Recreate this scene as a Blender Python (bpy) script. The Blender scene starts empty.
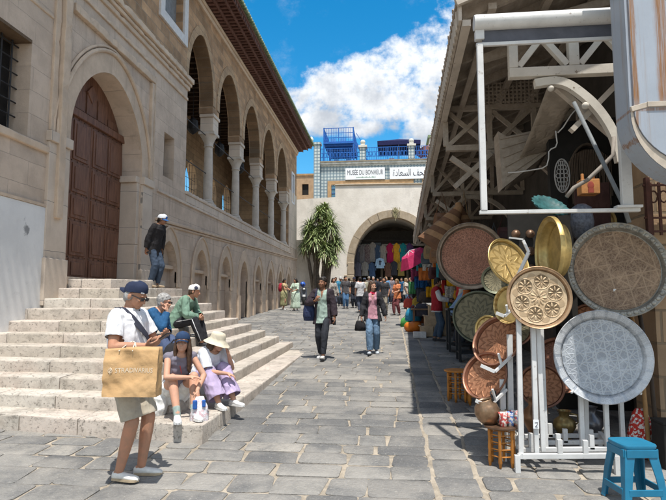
import bpy, bmesh, math, random
from mathutils import Vector, Matrix, noise
from mathutils.geometry import tessellate_polygon
random.seed(7)
PI = math.pi
S = bpy.context.scene
COL = S.collection

# ------------------------------------------------------------------ camera
FPX, EYE = 540.0, 1.78
PITCH = math.atan(51/FPX)
YAW = math.atan(58/FPX*math.cos(PITCH))
cam_d = bpy.data.cameras.new('camera')
cam = bpy.data.objects.new('camera', cam_d); COL.objects.link(cam)
cam_d.sensor_fit = 'HORIZONTAL'; cam_d.sensor_width = 36; cam_d.lens = FPX/666*36
cam_d.clip_start = .05; cam_d.clip_end = 3000
cam.location = (0, 0, EYE)
cam.rotation_euler = (PI/2+PITCH, 0, YAW)
S.camera = cam

# ------------------------------------------------------------------ sky, sun, exposure
SUN = Vector((.10, -.325, 1)).normalized()
world = bpy.data.worlds.new('World'); S.world = world; world.use_nodes = True
wn = world.node_tree; wn.nodes.clear()
def wnode(t, **k):
    n = wn.nodes.new(t)
    for a, b in k.items(): setattr(n, a, b)
    return n
def wlink(a, b): wn.links.new(a, b)
def wmath(op, a, b=None, c=None):
    n = wnode('ShaderNodeMath', operation=op)
    for i, v in enumerate((a, b, c)):
        if v is None: continue
        if isinstance(v, (int, float)): n.inputs[i].default_value = v
        else: wlink(v, n.inputs[i])
    return n.outputs[0]
sky = wnode('ShaderNodeTexSky', sky_type='NISHITA', sun_disc=False)
sky.sun_elevation = math.asin(SUN.z); sky.sun_rotation = math.atan2(SUN.x, SUN.y)
sky.air_density = 1.0; sky.dust_density = .25; sky.ozone_density = 3.0
hsv = wnode('ShaderNodeHueSaturation'); hsv.inputs['Saturation'].default_value = 1.42; hsv.inputs['Hue'].default_value = .487; hsv.inputs['Value'].default_value = .88
wlink(sky.outputs[0], hsv.inputs['Color'])
tc = wnode('ShaderNodeTexCoord'); sep = wnode('ShaderNodeSeparateXYZ'); wlink(tc.outputs['Generated'], sep.inputs[0])
yy = wmath('MAXIMUM', sep.outputs[1], .02)
U = wmath('DIVIDE', sep.outputs[0], yy); V = wmath('DIVIDE', sep.outputs[2], yy)
comb = wnode('ShaderNodeCombineXYZ'); wlink(U, comb.inputs[0]); wlink(V, comb.inputs[1])
def wnoise(scale, det=6, rough=.55, off=0):
    m = wnode('ShaderNodeMapping'); m.inputs['Location'].default_value = (off, off*.7, 0)
    wlink(comb.outputs[0], m.inputs[0])
    n = wnode('ShaderNodeTexNoise'); n.inputs['Scale'].default_value = scale
    n.inputs['Detail'].default_value = det; n.inputs['Roughness'].default_value = rough
    wlink(m.outputs[0], n.inputs['Vector']); return n.outputs['Fac']
def lobe(u0, v0, ru, rv):           # one billow of a cumulus, 1 in its middle to 0 at its rim
    a = wmath('DIVIDE', wmath('SUBTRACT', U, u0), ru); b = wmath('DIVIDE', wmath('SUBTRACT', V, v0), rv)
    d = wmath('ADD', wmath('MULTIPLY', a, a), wmath('MULTIPLY', b, b))
    return wmath('SUBTRACT', 1.0, d)
billows = None
for a in [
        (-.165, .385, .06, .032), (-.105, .408, .07, .048), (-.030, .428, .07, .048), (.030, .450, .06, .050),
        (.085, .440, .065, .055), (-.02, .375, .13, .040), (.08, .385, .10, .05), (-.13, .350, .07, .022), (-.07, .328, .09, .020),
        (.05, .288, .055, .020), (.075, .318, .05, .03), (.35, .5, .25, .16), (-.62, .62, .2, .05)]:
    l = lobe(*a)
    billows = l if billows is None else wmath('SMOOTH_MAX', billows, l, .3)
edge = wmath('ADD', wmath('MULTIPLY', wmath('SUBTRACT', wnoise(17, 8, .62, 3.1), .5), 3.4), wmath('MULTIPLY', wmath('SUBTRACT', wnoise(60, 6, .6, 7.7), .5), 1.2))
dens = wmath('ADD', billows, edge)
mr = wnode('ShaderNodeMapRange', interpolation_type='SMOOTHSTEP'); wlink(dens, mr.inputs[0])
mr.inputs[1].default_value = -.35; mr.inputs[2].default_value = .95
wisp = wnode('ShaderNodeMapRange', interpolation_type='SMOOTHSTEP'); wlink(wnoise(6, 9, .7, 1.3), wisp.inputs[0])
wisp.inputs[1].default_value = .50; wisp.inputs[2].default_value = .85; wisp.inputs[4].default_value = .35
mask = wmath('MAXIMUM', mr.outputs[0], wisp.outputs[0])
front = wnode('ShaderNodeMapRange'); wlink(sep.outputs[1], front.inputs[0]); front.inputs[1].default_value = .02; front.inputs[2].default_value = .2
mask = wmath('MULTIPLY', mask, front.outputs[0])
# unseen broken cloud added overhead and behind the camera, neutral fill for shaded surfaces
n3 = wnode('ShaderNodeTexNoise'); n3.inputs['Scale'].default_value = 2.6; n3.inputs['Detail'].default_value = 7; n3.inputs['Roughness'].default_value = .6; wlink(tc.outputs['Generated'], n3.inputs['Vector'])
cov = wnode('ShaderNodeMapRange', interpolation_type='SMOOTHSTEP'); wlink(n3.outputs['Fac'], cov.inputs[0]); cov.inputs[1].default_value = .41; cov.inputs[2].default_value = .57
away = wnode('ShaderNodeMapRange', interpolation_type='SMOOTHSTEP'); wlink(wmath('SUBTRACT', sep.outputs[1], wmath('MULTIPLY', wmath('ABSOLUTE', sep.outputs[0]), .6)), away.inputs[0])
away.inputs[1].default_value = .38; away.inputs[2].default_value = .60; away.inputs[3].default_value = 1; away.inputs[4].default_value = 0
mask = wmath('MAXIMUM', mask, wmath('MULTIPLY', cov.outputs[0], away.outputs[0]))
# cloud brightness: sunlit tops, greyer bases and hollows
shade = wnode('ShaderNodeMapRange', interpolation_type='SMOOTHSTEP')
hgt = wmath('ADD', wmath('MULTIPLY', wmath('SUBTRACT', V, .36), 7.0), wmath('MULTIPLY', wmath('SUBTRACT', wnoise(13, 7, .6, 5.4), .5), 3.2))
wlink(hgt, shade.inputs[0]); shade.inputs[1].default_value = -.55; shade.inputs[2].default_value = .65
ccol = wnode('ShaderNodeMix', data_type='RGBA'); wlink(shade.outputs[0], ccol.inputs[0])
ccol.inputs[6].default_value = (2.7, 2.9, 3.2, 1); ccol.inputs[7].default_value = (4.9, 5.0, 5.1, 1)
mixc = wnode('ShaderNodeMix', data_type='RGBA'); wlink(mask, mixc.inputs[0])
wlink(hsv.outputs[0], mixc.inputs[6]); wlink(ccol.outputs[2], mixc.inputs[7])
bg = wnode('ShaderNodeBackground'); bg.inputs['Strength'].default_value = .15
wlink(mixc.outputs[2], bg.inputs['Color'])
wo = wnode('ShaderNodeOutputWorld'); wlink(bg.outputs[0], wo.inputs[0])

sl = bpy.data.lights.new('sun', 'SUN'); sl.energy = 4.1; sl.angle = math.radians(.55); sl.color = (1, .955, .88)
so = bpy.data.objects.new('sun', sl); COL.objects.link(so); so.location = (3, -9, 30)
so.rotation_euler = SUN.to_track_quat('Z', 'Y').to_euler()
S.view_settings.view_transform = 'Standard'; S.view_settings.look = 'None'
S.view_settings.gamma = 1; S.view_settings.use_curve_mapping = False
S.view_settings.exposure = .58
S.render.engine = 'CYCLES'
S.cycles.max_bounces = 8; S.cycles.diffuse_bounces = 4

# ------------------------------------------------------------------ from the photograph's pixels (666 x 500) to points in the place
def ray(px, py):
    c, s = math.cos, math.sin
    f = Vector((-s(YAW)*c(PITCH), c(YAW)*c(PITCH), s(PITCH))); r = Vector((c(YAW), s(YAW), 0)); u = r.cross(f)
    return f + r*((px-333)/FPX) - u*((py-250)/FPX)
def PY(px, py, Y): d = ray(px, py); return Vector((0, 0, EYE)) + d*(Y/d.y)
def PX(px, py, X): d = ray(px, py); return Vector((0, 0, EYE)) + d*(X/d.x)
SLOPE = .047
def gz(y): return SLOPE*max(min(y, 36), -8)
def PG(px, py):
    d = ray(px, py); return Vector((0, 0, EYE)) + d*(EYE/(SLOPE*d.y-d.z))

# ------------------------------------------------------------------ materials
MATS = {}
class NT:
    def __init__(s, name):
        s.m = bpy.data.materials.new(name); s.m.use_nodes = True; s.t = s.m.node_tree
        s.p = s.t.nodes['Principled BSDF']
        s.tc = s.t.nodes.new('ShaderNodeTexCoord'); s.co = s.tc.outputs['Object']
    def n(s, t, **k):
        x = s.t.nodes.new(t)
        for a, b in k.items(): setattr(x, a, b)
        return x
    def l(s, a, b): s.t.links.new(a, b)
    def set(s, inp, v):
        if hasattr(v, 'is_linked') or hasattr(v, 'links'): s.l(v, inp)
        else: inp.default_value = v
    def math(s, op, a, b=None, c=None):
        x = s.n('ShaderNodeMath', operation=op)
        for i, v in enumerate((a, b, c)):
            if v is not None: s.set(x.inputs[i], v)
        return x.outputs[0]
    def map(s, scale=(1, 1, 1), loc=(0, 0, 0), rot=(0, 0, 0), src=None):
        x = s.n('ShaderNodeMapping'); x.inputs['Scale'].default_value = scale; x.inputs['Location'].default_value = loc
        x.inputs['Rotation'].default_value = rot; s.l(src or s.co, x.inputs[0]); return x.outputs[0]
    def noise(s, scale, det=5, rough=.6, vec=None, out='Fac'):
        x = s.n('ShaderNodeTexNoise'); x.inputs['Scale'].default_value = scale; x.inputs['Detail'].default_value = det
        x.inputs['Roughness'].default_value = rough; s.l(vec or s.co, x.inputs['Vector']); return x.outputs[out]
    def ramp(s, f, lo, hi, a=0., b=1., smooth=True):
        x = s.n('ShaderNodeMapRange', interpolation_type='SMOOTHSTEP' if smooth else 'LINEAR'); s.l(f, x.inputs[0])
        for i, v in ((1, lo), (2, hi), (3, a), (4, b)): x.inputs[i].default_value = v
        return x.outputs[0]
    def mix(s, f, a, b, mode='MIX'):
        x = s.n('ShaderNodeMix', data_type='RGBA', blend_type=mode)
        s.set(x.inputs[0], f)
        for i, v in ((6, a), (7, b)):
            if isinstance(v, tuple): v = (v[0], v[1], v[2], 1)
            s.set(x.inputs[i], v)
        return x.outputs[2]
    def bump(s, h, strength=.3, dist=.01, prev=None):
        x = s.n('ShaderNodeBump'); x.inputs['Strength'].default_value = strength; x.inputs['Distance'].default_value = dist
        s.l(h, x.inputs['Height'])
        if prev is not None: s.l(prev, x.inputs['Normal'])
        return x.outputs[0]
    def yz(s):          # a wall that faces along x: brick rows along y, courses along z
        q = s.n('ShaderNodeSeparateXYZ'); s.l(s.co, q.inputs[0]); c = s.n('ShaderNodeCombineXYZ')
        s.l(q.outputs[1], c.inputs[0]); s.l(q.outputs[2], c.inputs[1]); return c.outputs[0]
    def xz(s):
        q = s.n('ShaderNodeSeparateXYZ'); s.l(s.co, q.inputs[0]); c = s.n('ShaderNodeCombineXYZ')
        s.l(q.outputs[0], c.inputs[0]); s.l(q.outputs[2], c.inputs[1]); return c.outputs[0]
    def done(s, col, rough=.8, metal=0, spec=.35, normal=None):
        s.set(s.p.inputs['Base Color'], (col[0], col[1], col[2], 1) if isinstance(col, tuple) else col)
        s.set(s.p.inputs['Roughness'], rough); s.set(s.p.inputs['Metallic'], metal); s.p.inputs['Specular IOR Level'].default_value = spec
        if normal is not None: s.l(normal, s.p.inputs['Normal'])
        return s.m
def mul(c, k): return tuple(min(1, x*k) for x in c)
def flat(c, rough=.7, var=.22, scale=9, bump=.15, bs=60, metal=0, spec=.3, c2=None):
    """a plain material with blotches of a second tone and a fine grain"""
    key = (c, rough, var, scale, bump, bs, metal, spec, c2)
    if key in MATS: return MATS[key]
    t = NT('surface')
    f = t.ramp(t.noise(scale, 7, .65), .3, .7)
    col = t.mix(f, mul(c, 1-var), c2 or mul(c, 1+var*.6))
    nb = t.bump(t.noise(bs, 4, .6), bump, .004)
    MATS[key] = t.done(col, rough, metal, spec, nb); return MATS[key]
def cloth(c, c2=None, stripes=None, wr=.6):
    key = ('cloth', c, c2, stripes, wr)
    if key in MATS: return MATS[key]
    t = NT('cloth')
    f = t.ramp(t.noise(6, 4, .6), .3, .7)
    col = t.mix(f, mul(c, .84), mul(c, 1.12))
    if c2: col = t.mix(t.ramp(t.noise(38, 3, .5), .50, .58), col, c2)
    h = t.noise(7, 3, .5, t.map((1, 1, .55), rot=(.3, .2, 0)))
    rdg = t.math('ABSOLUTE', t.math('SUBTRACT', t.noise(5.5, 2, .45, t.map((1, 1, .6), rot=(.2, .5, .3))), .5)); h = t.math('SUBTRACT', h, t.math('MULTIPLY', t.ramp(rdg, 0, .09, 1, 0), .35)); h = t.math('ADD', h, t.math('MULTIPLY', t.noise(220, 2, .5), .05))
    nb = t.bump(h, wr, .035)
    MATS[key] = t.done(col, .85, 0, .2, nb); return MATS[key]
def stone(name, c, c2, wall=None, bw=.8, bh=.4, mortar=(.3, .27, .22), ms=.012, stain=.5, bump=.5, blot=1.6, jitter=.3, scale=1.0, off=(0, 0, 0)):
    """weathered ashlar: per-block tone, joints, blotches, dirt, pits"""
    t = NT(name)
    big = t.ramp(t.noise(blot, 8, .68), .32, .68)
    col = t.mix(big, c, c2)
    fine = t.noise(22, 8, .7)
    h = t.math('MULTIPLY', fine, .5)
    if wall:
        v = t.map((1, 1, 1), off, src=getattr(t, wall)())
        wob = t.n('ShaderNodeVectorMath', operation='MULTIPLY_ADD'); t.l(t.noise(3, 3, .5, out='Color'), wob.inputs[0])
        wob.inputs[1].default_value = (.03, .03, 0); t.l(v, wob.inputs[2])
        b = t.n('ShaderNodeTexBrick'); t.l(wob.outputs[0], b.inputs['Vector'])
        b.inputs['Scale'].default_value = scale; b.inputs['Brick Width'].default_value = bw; b.inputs['Row Height'].default_value = bh
        b.inputs['Mortar Size'].default_value = ms; b.inputs['Mortar Smooth'].default_value = .3
        b.inputs['Color1'].default_value = (1-jitter, 1-jitter, 1-jitter, 1); b.inputs['Color2'].default_value = (1+jitter*.5, 1+jitter*.42, 1+jitter*.3, 1)
        b.inputs['Mortar'].default_value = (1, 1, 1, 1); b.offset = .5; b.squash = 1.0
        col = t.mix(1.0, col, b.outputs['Color'], 'MULTIPLY')
        col = t.mix(b.outputs['Fac'], col, mortar)
        h = t.math('SUBTRACT', h, t.math('MULTIPLY', b.outputs['Fac'], .9))
    streak = t.ramp(t.noise(2.2, 6, .65, t.map((1, 2.2, .25))), .52, .78)
    col = t.mix(t.math('MULTIPLY', streak, stain), col, mul(c, .48))
    col = t.mix(t.ramp(fine, .58, .8, 0, .5), col, mul(c, .6))
    nb = t.bump(h, bump, .02)
    return t.done(col, .86, 0, .25, nb)

# ------------------------------------------------------------------ meshes
class MB:
    def __init__(s): s.v = []; s.f = []; s.mi = []; s.cur = 0
    def add(s, vs, fs):
        o = len(s.v); s.v += [tuple(v) for v in vs]; s.f += [tuple(i+o for i in f) for f in fs]; s.mi += [s.cur]*len(fs)
        return s
    def box(s, c, d, rz=0, M=None):
        x, y, z = d[0]/2, d[1]/2, d[2]/2
        R = M or Matrix.Rotation(rz, 3, 'Z'); c = Vector(c)
        vs = [c + R @ Vector(p) for p in ((-x, -y, -z), (x, -y, -z), (x, y, -z), (-x, y, -z), (-x, -y, z), (x, -y, z), (x, y, z), (-x, y, z))]
        return s.add(vs, [(3, 2, 1, 0), (4, 5, 6, 7), (0, 1, 5, 4), (1, 2, 6, 5), (2, 3, 7, 6), (3, 0, 4, 7)])
    def bb(s, x0, x1, y0, y1, z0, z1): return s.box(((x0+x1)/2, (y0+y1)/2, (z0+z1)/2), (x1-x0, y1-y0, z1-z0))
    def bar(s, a, b, w, h=None, up=(0, 0, 1)):
        a, b = Vector(a), Vector(b); d = (b-a); L = d.length; d.normalize(); u = Vector(up)
        if abs(d.dot(u)) > .98: u = Vector((0, 1, 0))
        x = d.cross(u).normalized(); z = x.cross(d)
        M = Matrix((x, d, z)).transposed()
        return s.box((a+b)/2, (w, L, h or w), M=M)
    def tube(s, pts, rad, n=10, caps=True):
        pts = [Vector(p) for p in pts]; rs = rad if isinstance(rad, (list, tuple)) else [rad]*len(pts)
        vs, fs = [], []; prev = None
        for i, p in enumerate(pts):
            d = (pts[min(i+1, len(pts)-1)] - pts[max(i-1, 0)]).normalized()
            if prev is None:
                prev = d.orthogonal().normalized()
            x = (prev - d*prev.dot(d)).normalized(); prev = x; y = d.cross(x)
            for k in range(n):
                a = 2*PI*k/n; vs.append(p + (x*math.cos(a)+y*math.sin(a))*rs[i])
        for i in range(len(pts)-1):
            for k in range(n):
                k2 = (k+1) % n; fs.append((i*n+k, i*n+k2, (i+1)*n+k2, (i+1)*n+k))
        if caps: fs.append(tuple(range(n-1, -1, -1))); fs.append(tuple((len(pts)-1)*n+k for k in range(n)))
        return s.add(vs, fs)
    def lathe(s, prof, n=24, M=None, c=(0, 0, 0), wav=None):
        M = M or Matrix.Identity(3); c = Vector(c); vs, fs = [], []
        for j, (r, z) in enumerate(prof):
            for k in range(n):
                a = 2*PI*k/n; rr = r*(1+(wav(a, j) if wav else 0))
                vs.append(c + M @ Vector((rr*math.cos(a), rr*math.sin(a), z)))
        for j in range(len(prof)-1):
            for k in range(n):
                k2 = (k+1) % n; fs.append((j*n+k, j*n+k2, (j+1)*n+k2, (j+1)*n+k))
        if prof[0][0] > 1e-6: fs.append(tuple(range(n-1, -1, -1)))
        if prof[-1][0] > 1e-6: fs.append(tuple((len(prof)-1)*n+k for k in range(n)))
        return s.add(vs, fs)
    def ell(s, c, r, R=None, n=14, m=9):
        R = R or Matrix.Identity(3); c = Vector(c); vs, fs = [], []
        for j in range(m+1):
            t = PI*j/m
            for k in range(n):
                a = 2*PI*k/n; vs.append(c + R @ Vector((r[0]*math.sin(t)*math.cos(a), r[1]*math.sin(t)*math.sin(a), -r[2]*math.cos(t))))
        for j in range(m):
            for k in range(n):
                k2 = (k+1) % n; fs.append((j*n+k, j*n+k2, (j+1)*n+k2, (j+1)*n+k))
        return s.add(vs, fs)
    def cap(s, a, ra, b, rb, n=12):
        """tapered limb with round ends"""
        a, b = Vector(a), Vector(b); d = b-a
        if d.length < 1e-5: return s.ell(a, (ra, ra, ra))
        d.normalize(); pts, rs = [], []
        for t in (90, 60, 30): q = math.radians(t); pts.append(a-d*ra*math.sin(q)); rs.append(max(ra*math.cos(q), .0004))
        pts.append(a); rs.append(ra); pts.append(b); rs.append(rb)
        for t in (30, 60, 90): q = math.radians(t); pts.append(b+d*rb*math.sin(q)); rs.append(max(rb*math.cos(q), .0004))
        return s.tube(pts, rs, n)
    def loft(s, rings, caps=True):
        n = len(rings[0]); vs = [p for r in rings for p in r]; fs = []
        for j in range(len(rings)-1):
            for k in range(n):
                k2 = (k+1) % n; fs.append((j*n+k, j*n+k2, (j+1)*n+k2, (j+1)*n+k))
        if caps: fs.append(tuple(range(n-1, -1, -1))); fs.append(tuple((len(rings)-1)*n+k for k in range(n)))
        return s.add(vs, fs)
    def wall(s, outer, holes, to3, depth):
        """flat outline with holes, `to3(u, v, d)` puts it in the place, d = 0 front, 1 back"""
        loops = [outer]+list(holes)
        tris = tessellate_polygon([[Vector((u, v, 0)) for u, v in l] for l in loops])
        flatp = [p for l in loops for p in l]; n = len(flatp)
        vs = [to3(u, v, 0) for u, v in flatp]+[to3(u, v, depth) for u, v in flatp]
        fs = [tuple(t) for t in tris]+[tuple(i+n for i in reversed(t)) for t in tris]; o = 0
        for l in loops:
            m = len(l)
            for i in range(m): j = (i+1) % m; fs.append((o+i, o+j, n+o+j, n+o+i))
            o += m
        return s.add(vs, fs)
    def worn(s, x0, x1, y0, y1, z0, z1, amp=.010, step=.13):
        """an eroded bar of stone: cut along its longest side, arrises knocked about and chipped"""
        L = (x1-x0, y1-y0, z1-z0); ax = L.index(max(L)); n = max(2, int(L[ax]/step)); rows = []
        oth = [i for i in range(3) if i != ax]; lo = (x0, y0, z0); hi = (x1, y1, z1)
        for k in range(n+1):
            row = []; chip = random.random() < .14
            for a, b in ((0, 0), (1, 0), (1, 1), (0, 1)):
                p = [0, 0, 0]; p[ax] = lo[ax]+L[ax]*k/n
                for i, q in zip(oth, (a, b)):
                    w = min(amp, L[i]*.2); j = random.uniform(-w, w*.25)-(w*1.6 if chip and a and b else 0)
                    p[i] = hi[i]+j if q else lo[i]-j*.5
                row.append(tuple(p))
            rows.append(row)
        return s.loft(rows)
    def build(s, name, mat, parent=None, world=False, smooth=False, bevel=0, auto=None, seg=2):
        me = bpy.data.meshes.new(name); me.from_pydata(s.v, [], s.f)
        bm = bmesh.new(); bm.from_mesh(me); bmesh.ops.recalc_face_normals(bm, faces=bm.faces)
        if len(s.mi) == len(bm.faces):
            bm.faces.ensure_lookup_table()
            for f, i in zip(bm.faces, s.mi): f.material_index = i
        if smooth:
            for f in bm.faces: f.smooth = True
            a = math.radians(auto or 180)
            for e in bm.edges:
                if len(e.link_faces) == 2 and e.calc_face_angle(0) > a: e.smooth = False
        bm.to_mesh(me); bm.free()
        for m in (mat if isinstance(mat, (list, tuple)) else [mat]): me.materials.append(m)
        o = bpy.data.objects.new(name, me); COL.objects.link(o)
        if parent is not None: adopt(o, parent, world)
        if bevel:
            b = o.modifiers.new('bevel', 'BEVEL'); b.width = bevel; b.segments = seg; b.limit_method = 'ANGLE'; b.angle_limit = math.radians(40)
        return o
FRAMES = {}
def adopt(o, parent, world):
    o.parent = parent
    if world: o.matrix_parent_inverse = FRAMES[parent.name].inverted()
    FRAMES[o.name] = FRAMES[parent.name].copy() if not world else Matrix.Identity(4)
def tag(o, label=None, cat=None, group=None, kind=None):
    if label: o['label'] = label
    if cat: o['category'] = cat
    if group: o['group'] = group
    if kind: o['kind'] = kind
    FRAMES.setdefault(o.name, Matrix.Identity(4))
    return o
def thing(name, label, cat, loc=(0, 0, 0), rz=0, group=None, R=None):
    o = bpy.data.objects.new(name, None); COL.objects.link(o); o.empty_display_size = .1
    o.location = loc
    if R is not None: o.rotation_euler = R.to_euler()
    else: o.rotation_euler = (0, 0, rz)
    FRAMES[o.name] = Matrix.Translation(Vector(loc)) @ (R.to_4x4() if R is not None else Matrix.Rotation(rz, 4, 'Z'))
    return tag(o, label, cat, group)
def struct(o, label=None):
    o['kind'] = 'structure'
    if label: o['label'] = label
    return o
def copy_tree(o, parent=None):
    c = o.copy(); COL.objects.link(c)
    if parent is not None: c.parent = parent
    for ch in list(o.children): copy_tree(ch, c)
    return c
def arch(y0, y1, zs, za, n=18, point=.0, shoe=0.):
    """points of an arch from (y1, zs) over the top to (y0, zs); point > 0 sharpens it, shoe lets it swell past its springing"""
    c, h = (y0+y1)/2, (y1-y0)/2; out = []
    for i in range(n+1):
        a = PI*i/n; ca, sa = math.cos(a), math.sin(a)
        x = c+h*ca*(1+shoe*math.sin(2*min(a, PI-a)) if shoe else 1)
        z = zs+(za-zs)*(sa**(1-.35*point) if point else sa)
        if point: z = zs+(za-zs)*(sa*(1-point)+point*(1-abs(ca)**1.35))
        out.append((x, z))
    return out
# ------------------------------------------------------------------ the ground: bedding, then the paving stones laid in three lanes
def sheet(name, x0, x1, ys, dz, mat):
    m = MB(); vs, fs = [], []
    for y in ys: vs += [(x0, y, gz(y)+dz), (x1, y, gz(y)+dz)]
    for i in range(len(ys)-1): fs.append((2*i, 2*i+1, 2*i+3, 2*i+2))
    m.add(vs, fs); return m.build(name, mat)
t = NT('sandy_joint'); f = t.noise(6, 8, .7)
col = t.mix(t.ramp(f, .35, .65), (.25, .215, .17), (.40, .345, .275))
sand_m = t.done(col, .95, 0, .15, t.bump(t.noise(45, 6, .7), .6, .012))
struct(sheet('ground', -400, 400, [-60, -8, 0, 10, 20, 36, 60, 900], -.019, sand_m))
t = NT('paving_stone')
geo = t.n('ShaderNodeNewGeometry'); rnd = geo.outputs['Random Per Island']
cr = t.n('ShaderNodeValToRGB'); t.l(rnd, cr.inputs[0]); e = cr.color_ramp; e.interpolation = 'LINEAR'
e.elements[0].position = 0; e.elements[0].color = (.10, .10, .10, 1); e.elements[1].position = 1; e.elements[1].color = (.30, .28, .25, 1)
for p, c in ((.3, (.15, .148, .144)), (.62, (.22, .212, .198)), (.85, (.185, .178, .166))): q = e.elements.new(p); q.color = (*c, 1)
sh = t.n('ShaderNodeVectorMath', operation='ADD'); t.l(t.co, sh.inputs[0])
cs = t.n('ShaderNodeCombineXYZ'); t.l(t.math('MULTIPLY', rnd, 37.0), cs.inputs[2]); t.l(cs.outputs[0], sh.inputs[1])
n1 = t.noise(7, 8, .7, sh.outputs[0]); n2 = t.noise(38, 6, .7, sh.outputs[0])
col = t.mix(t.ramp(n1, .35, .7, 0, .75), cr.outputs[0], (.115, .115, .116))
col = t.mix(t.ramp(n2, .55, .72, 0, .7), col, (.36, .345, .32))
vo = t.n('ShaderNodeTexVoronoi'); vo.inputs['Scale'].default_value = 34; t.l(sh.outputs[0], vo.inputs['Vector'])
col = t.mix(t.ramp(vo.outputs['Distance'], .08, .22, .5, 0), col, (.06, .062, .066))
col = t.mix(t.ramp(t.noise(.55, 6, .7), .5, .68, 0, .28), col, (.085, .085, .088))
edge_ = t.ramp(t.noise(85, 4, .8), .60, .70, 0, .55); col = t.mix(edge_, col, (.42, .40, .36))
dust = t.ramp(t.noise(1.3, 5, .6), .42, .66, 0, .45); col = t.mix(dust, col, (.36, .335, .30))
far = t.n('ShaderNodeSeparateXYZ'); t.l(t.co, far.inputs[0])
h = t.math('ADD', t.math('MULTIPLY', n1, .8), t.math('MULTIPLY', n2, .5)); h = t.math('ADD', h, t.math('MULTIPLY', vo.outputs['Distance'], .5))
stone_m = t.done(col, t.ramp(n2, .3, .7, .62, .88), 0, .3, t.bump(h, .75, .016))
def lay(m, x0, x1, y, d, zt):
    """one stone: a rounded, slightly domed block with uneven corners"""
    j = lambda a: random.uniform(-a, a)
    g = random.uniform(.007, .017); x0 += g; x1 -= g; y0, y1 = y+g*.9, y+d-g*.9
    r = min(random.uniform(.025, .06), (x1-x0)*.28, d*.3); cs = []
    for cx, cy, a0 in ((x1-r, y1-r, 0), (x0+r, y1-r, 90), (x0+r, y0+r, 180), (x1-r, y0+r, 270)):
        jx, jy = j(.02), j(.014)
        for a in (8, 45, 82): q = math.radians(a0+a); cs.append((cx+jx+r*math.cos(q)+j(.006), cy+jy+r*math.sin(q)+j(.006)))
    mx, my = (x0+x1)/2, (y0+y1)/2; tx, ty = j(.007), j(.009)
    def ring(k, dz): return [(mx+(px-mx)*k, my+(py-my)*k, gz(py)+dz+tx*(px-mx)+ty*(py-my)) for px, py in cs]
    k1 = 1-.018/max(d, .2)*1.2
    m.loft([ring(1, -.05), ring(1, zt-.012), ring(k1, zt-.005), ring(.55, zt)], caps=True)
m = MB(); lanes = [(-13.5, .36), (.36, .75), (.75, 5.5)]
for li, (a, b) in enumerate(lanes):
    y = 1.2
    while y < 37.5:
        d = random.uniform(.25, .40) if li != 1 else random.uniform(.30, .5)
        xlim = max(a, -2.2) if y > 8.5 else a
        xlim = max(a, -6.6) if y > 13 else xlim
        x = b
        while x > xlim+.02:
            w = random.uniform(.30, .68) if li != 1 else b-a
            if x-w < xlim+.25 and li != 1: w = x-xlim+.001
            if li == 2 and x-w < a: w = x-a
            lay(m, max(x-w, a), x, y, d, random.uniform(-.004, .008)); x -= w
        y += d
struct(m.build('paving', stone_m, smooth=True, auto=50))
# sandy runnels beside the gutter lane where the joint is widest
m = MB()
for xc, w0 in ((.36, .030), (.74, .026)):
    pts = [(xc+random.uniform(-.02, .02), y*.25) for y in range(6, 148)]
    vs, fs = [], []
    for x, y in pts: w = w0*random.uniform(.6, 1.4); vs += [(x-w, y, gz(y)-.012), (x, y, gz(y)+.002), (x+w, y, gz(y)-.012)]
    for i in range(len(pts)-1): fs += [(3*i, 3*i+1, 3*i+4, 3*i+3), (3*i+1, 3*i+2, 3*i+5, 3*i+4)]
    m.add(vs, fs)
struct(m.build('gutter_joint', sand_m, smooth=True))

# ------------------------------------------------------------------ the stone steps: every step an L that wraps the corner and dies into the rising street
t = NT('step_stone')
geo = t.n('ShaderNodeNewGeometry'); rnd = geo.outputs['Random Per Island']
cr = t.n('ShaderNodeValToRGB'); t.l(rnd, cr.inputs[0]); e = cr.color_ramp
e.elements[0].color = (.43, .385, .325, 1); e.elements[1].color = (.52, .48, .425, 1)
for p, c in ((.3, (.475, .425, .37)), (.6, (.51, .445, .39)), (.8, (.45, .41, .36))): q = e.elements.new(p); q.color = (*c, 1)
sh = t.n('ShaderNodeVectorMath', operation='ADD'); t.l(t.co, sh.inputs[0])
cs = t.n('ShaderNodeCombineXYZ'); t.l(t.math('MULTIPLY', rnd, 51.0), cs.inputs[0]); t.l(cs.outputs[0], sh.inputs[1])
n1 = t.noise(3.2, 9, .72, sh.outputs[0]); n2 = t.noise(26, 8, .72)
gn = geo.outputs['Normal']; sx = t.n('ShaderNodeSeparateXYZ'); t.l(gn, sx.inputs[0])
col = t.mix(t.ramp(n1, .42, .72, 0, .8), cr.outputs[0], (.22, .195, .165))
pock = t.ramp(n2, .57, .70, 0, 1); col = t.mix(t.math('MULTIPLY', pock, .5), col, (.19, .17, .15))
pock2 = t.ramp(t.noise(9, 9, .75, t.map((1, 1, 2.2))), .54, .72, 0, .45); col = t.mix(pock2, col, (.21, .19, .17))
col = t.mix(t.ramp(t.noise(1.1, 5, .6), .5, .7, 0, .35), col, (.46, .36, .30))
h = t.math('SUBTRACT', t.math('MULTIPLY', n1, .6), t.math('MULTIPLY', pock, .8))
h = t.math('SUBTRACT', h, t.math('MULTIPLY', pock2, .6))
step_m = t.done(col, .85, 0, .25, t.bump(h, .8, .02))
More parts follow.
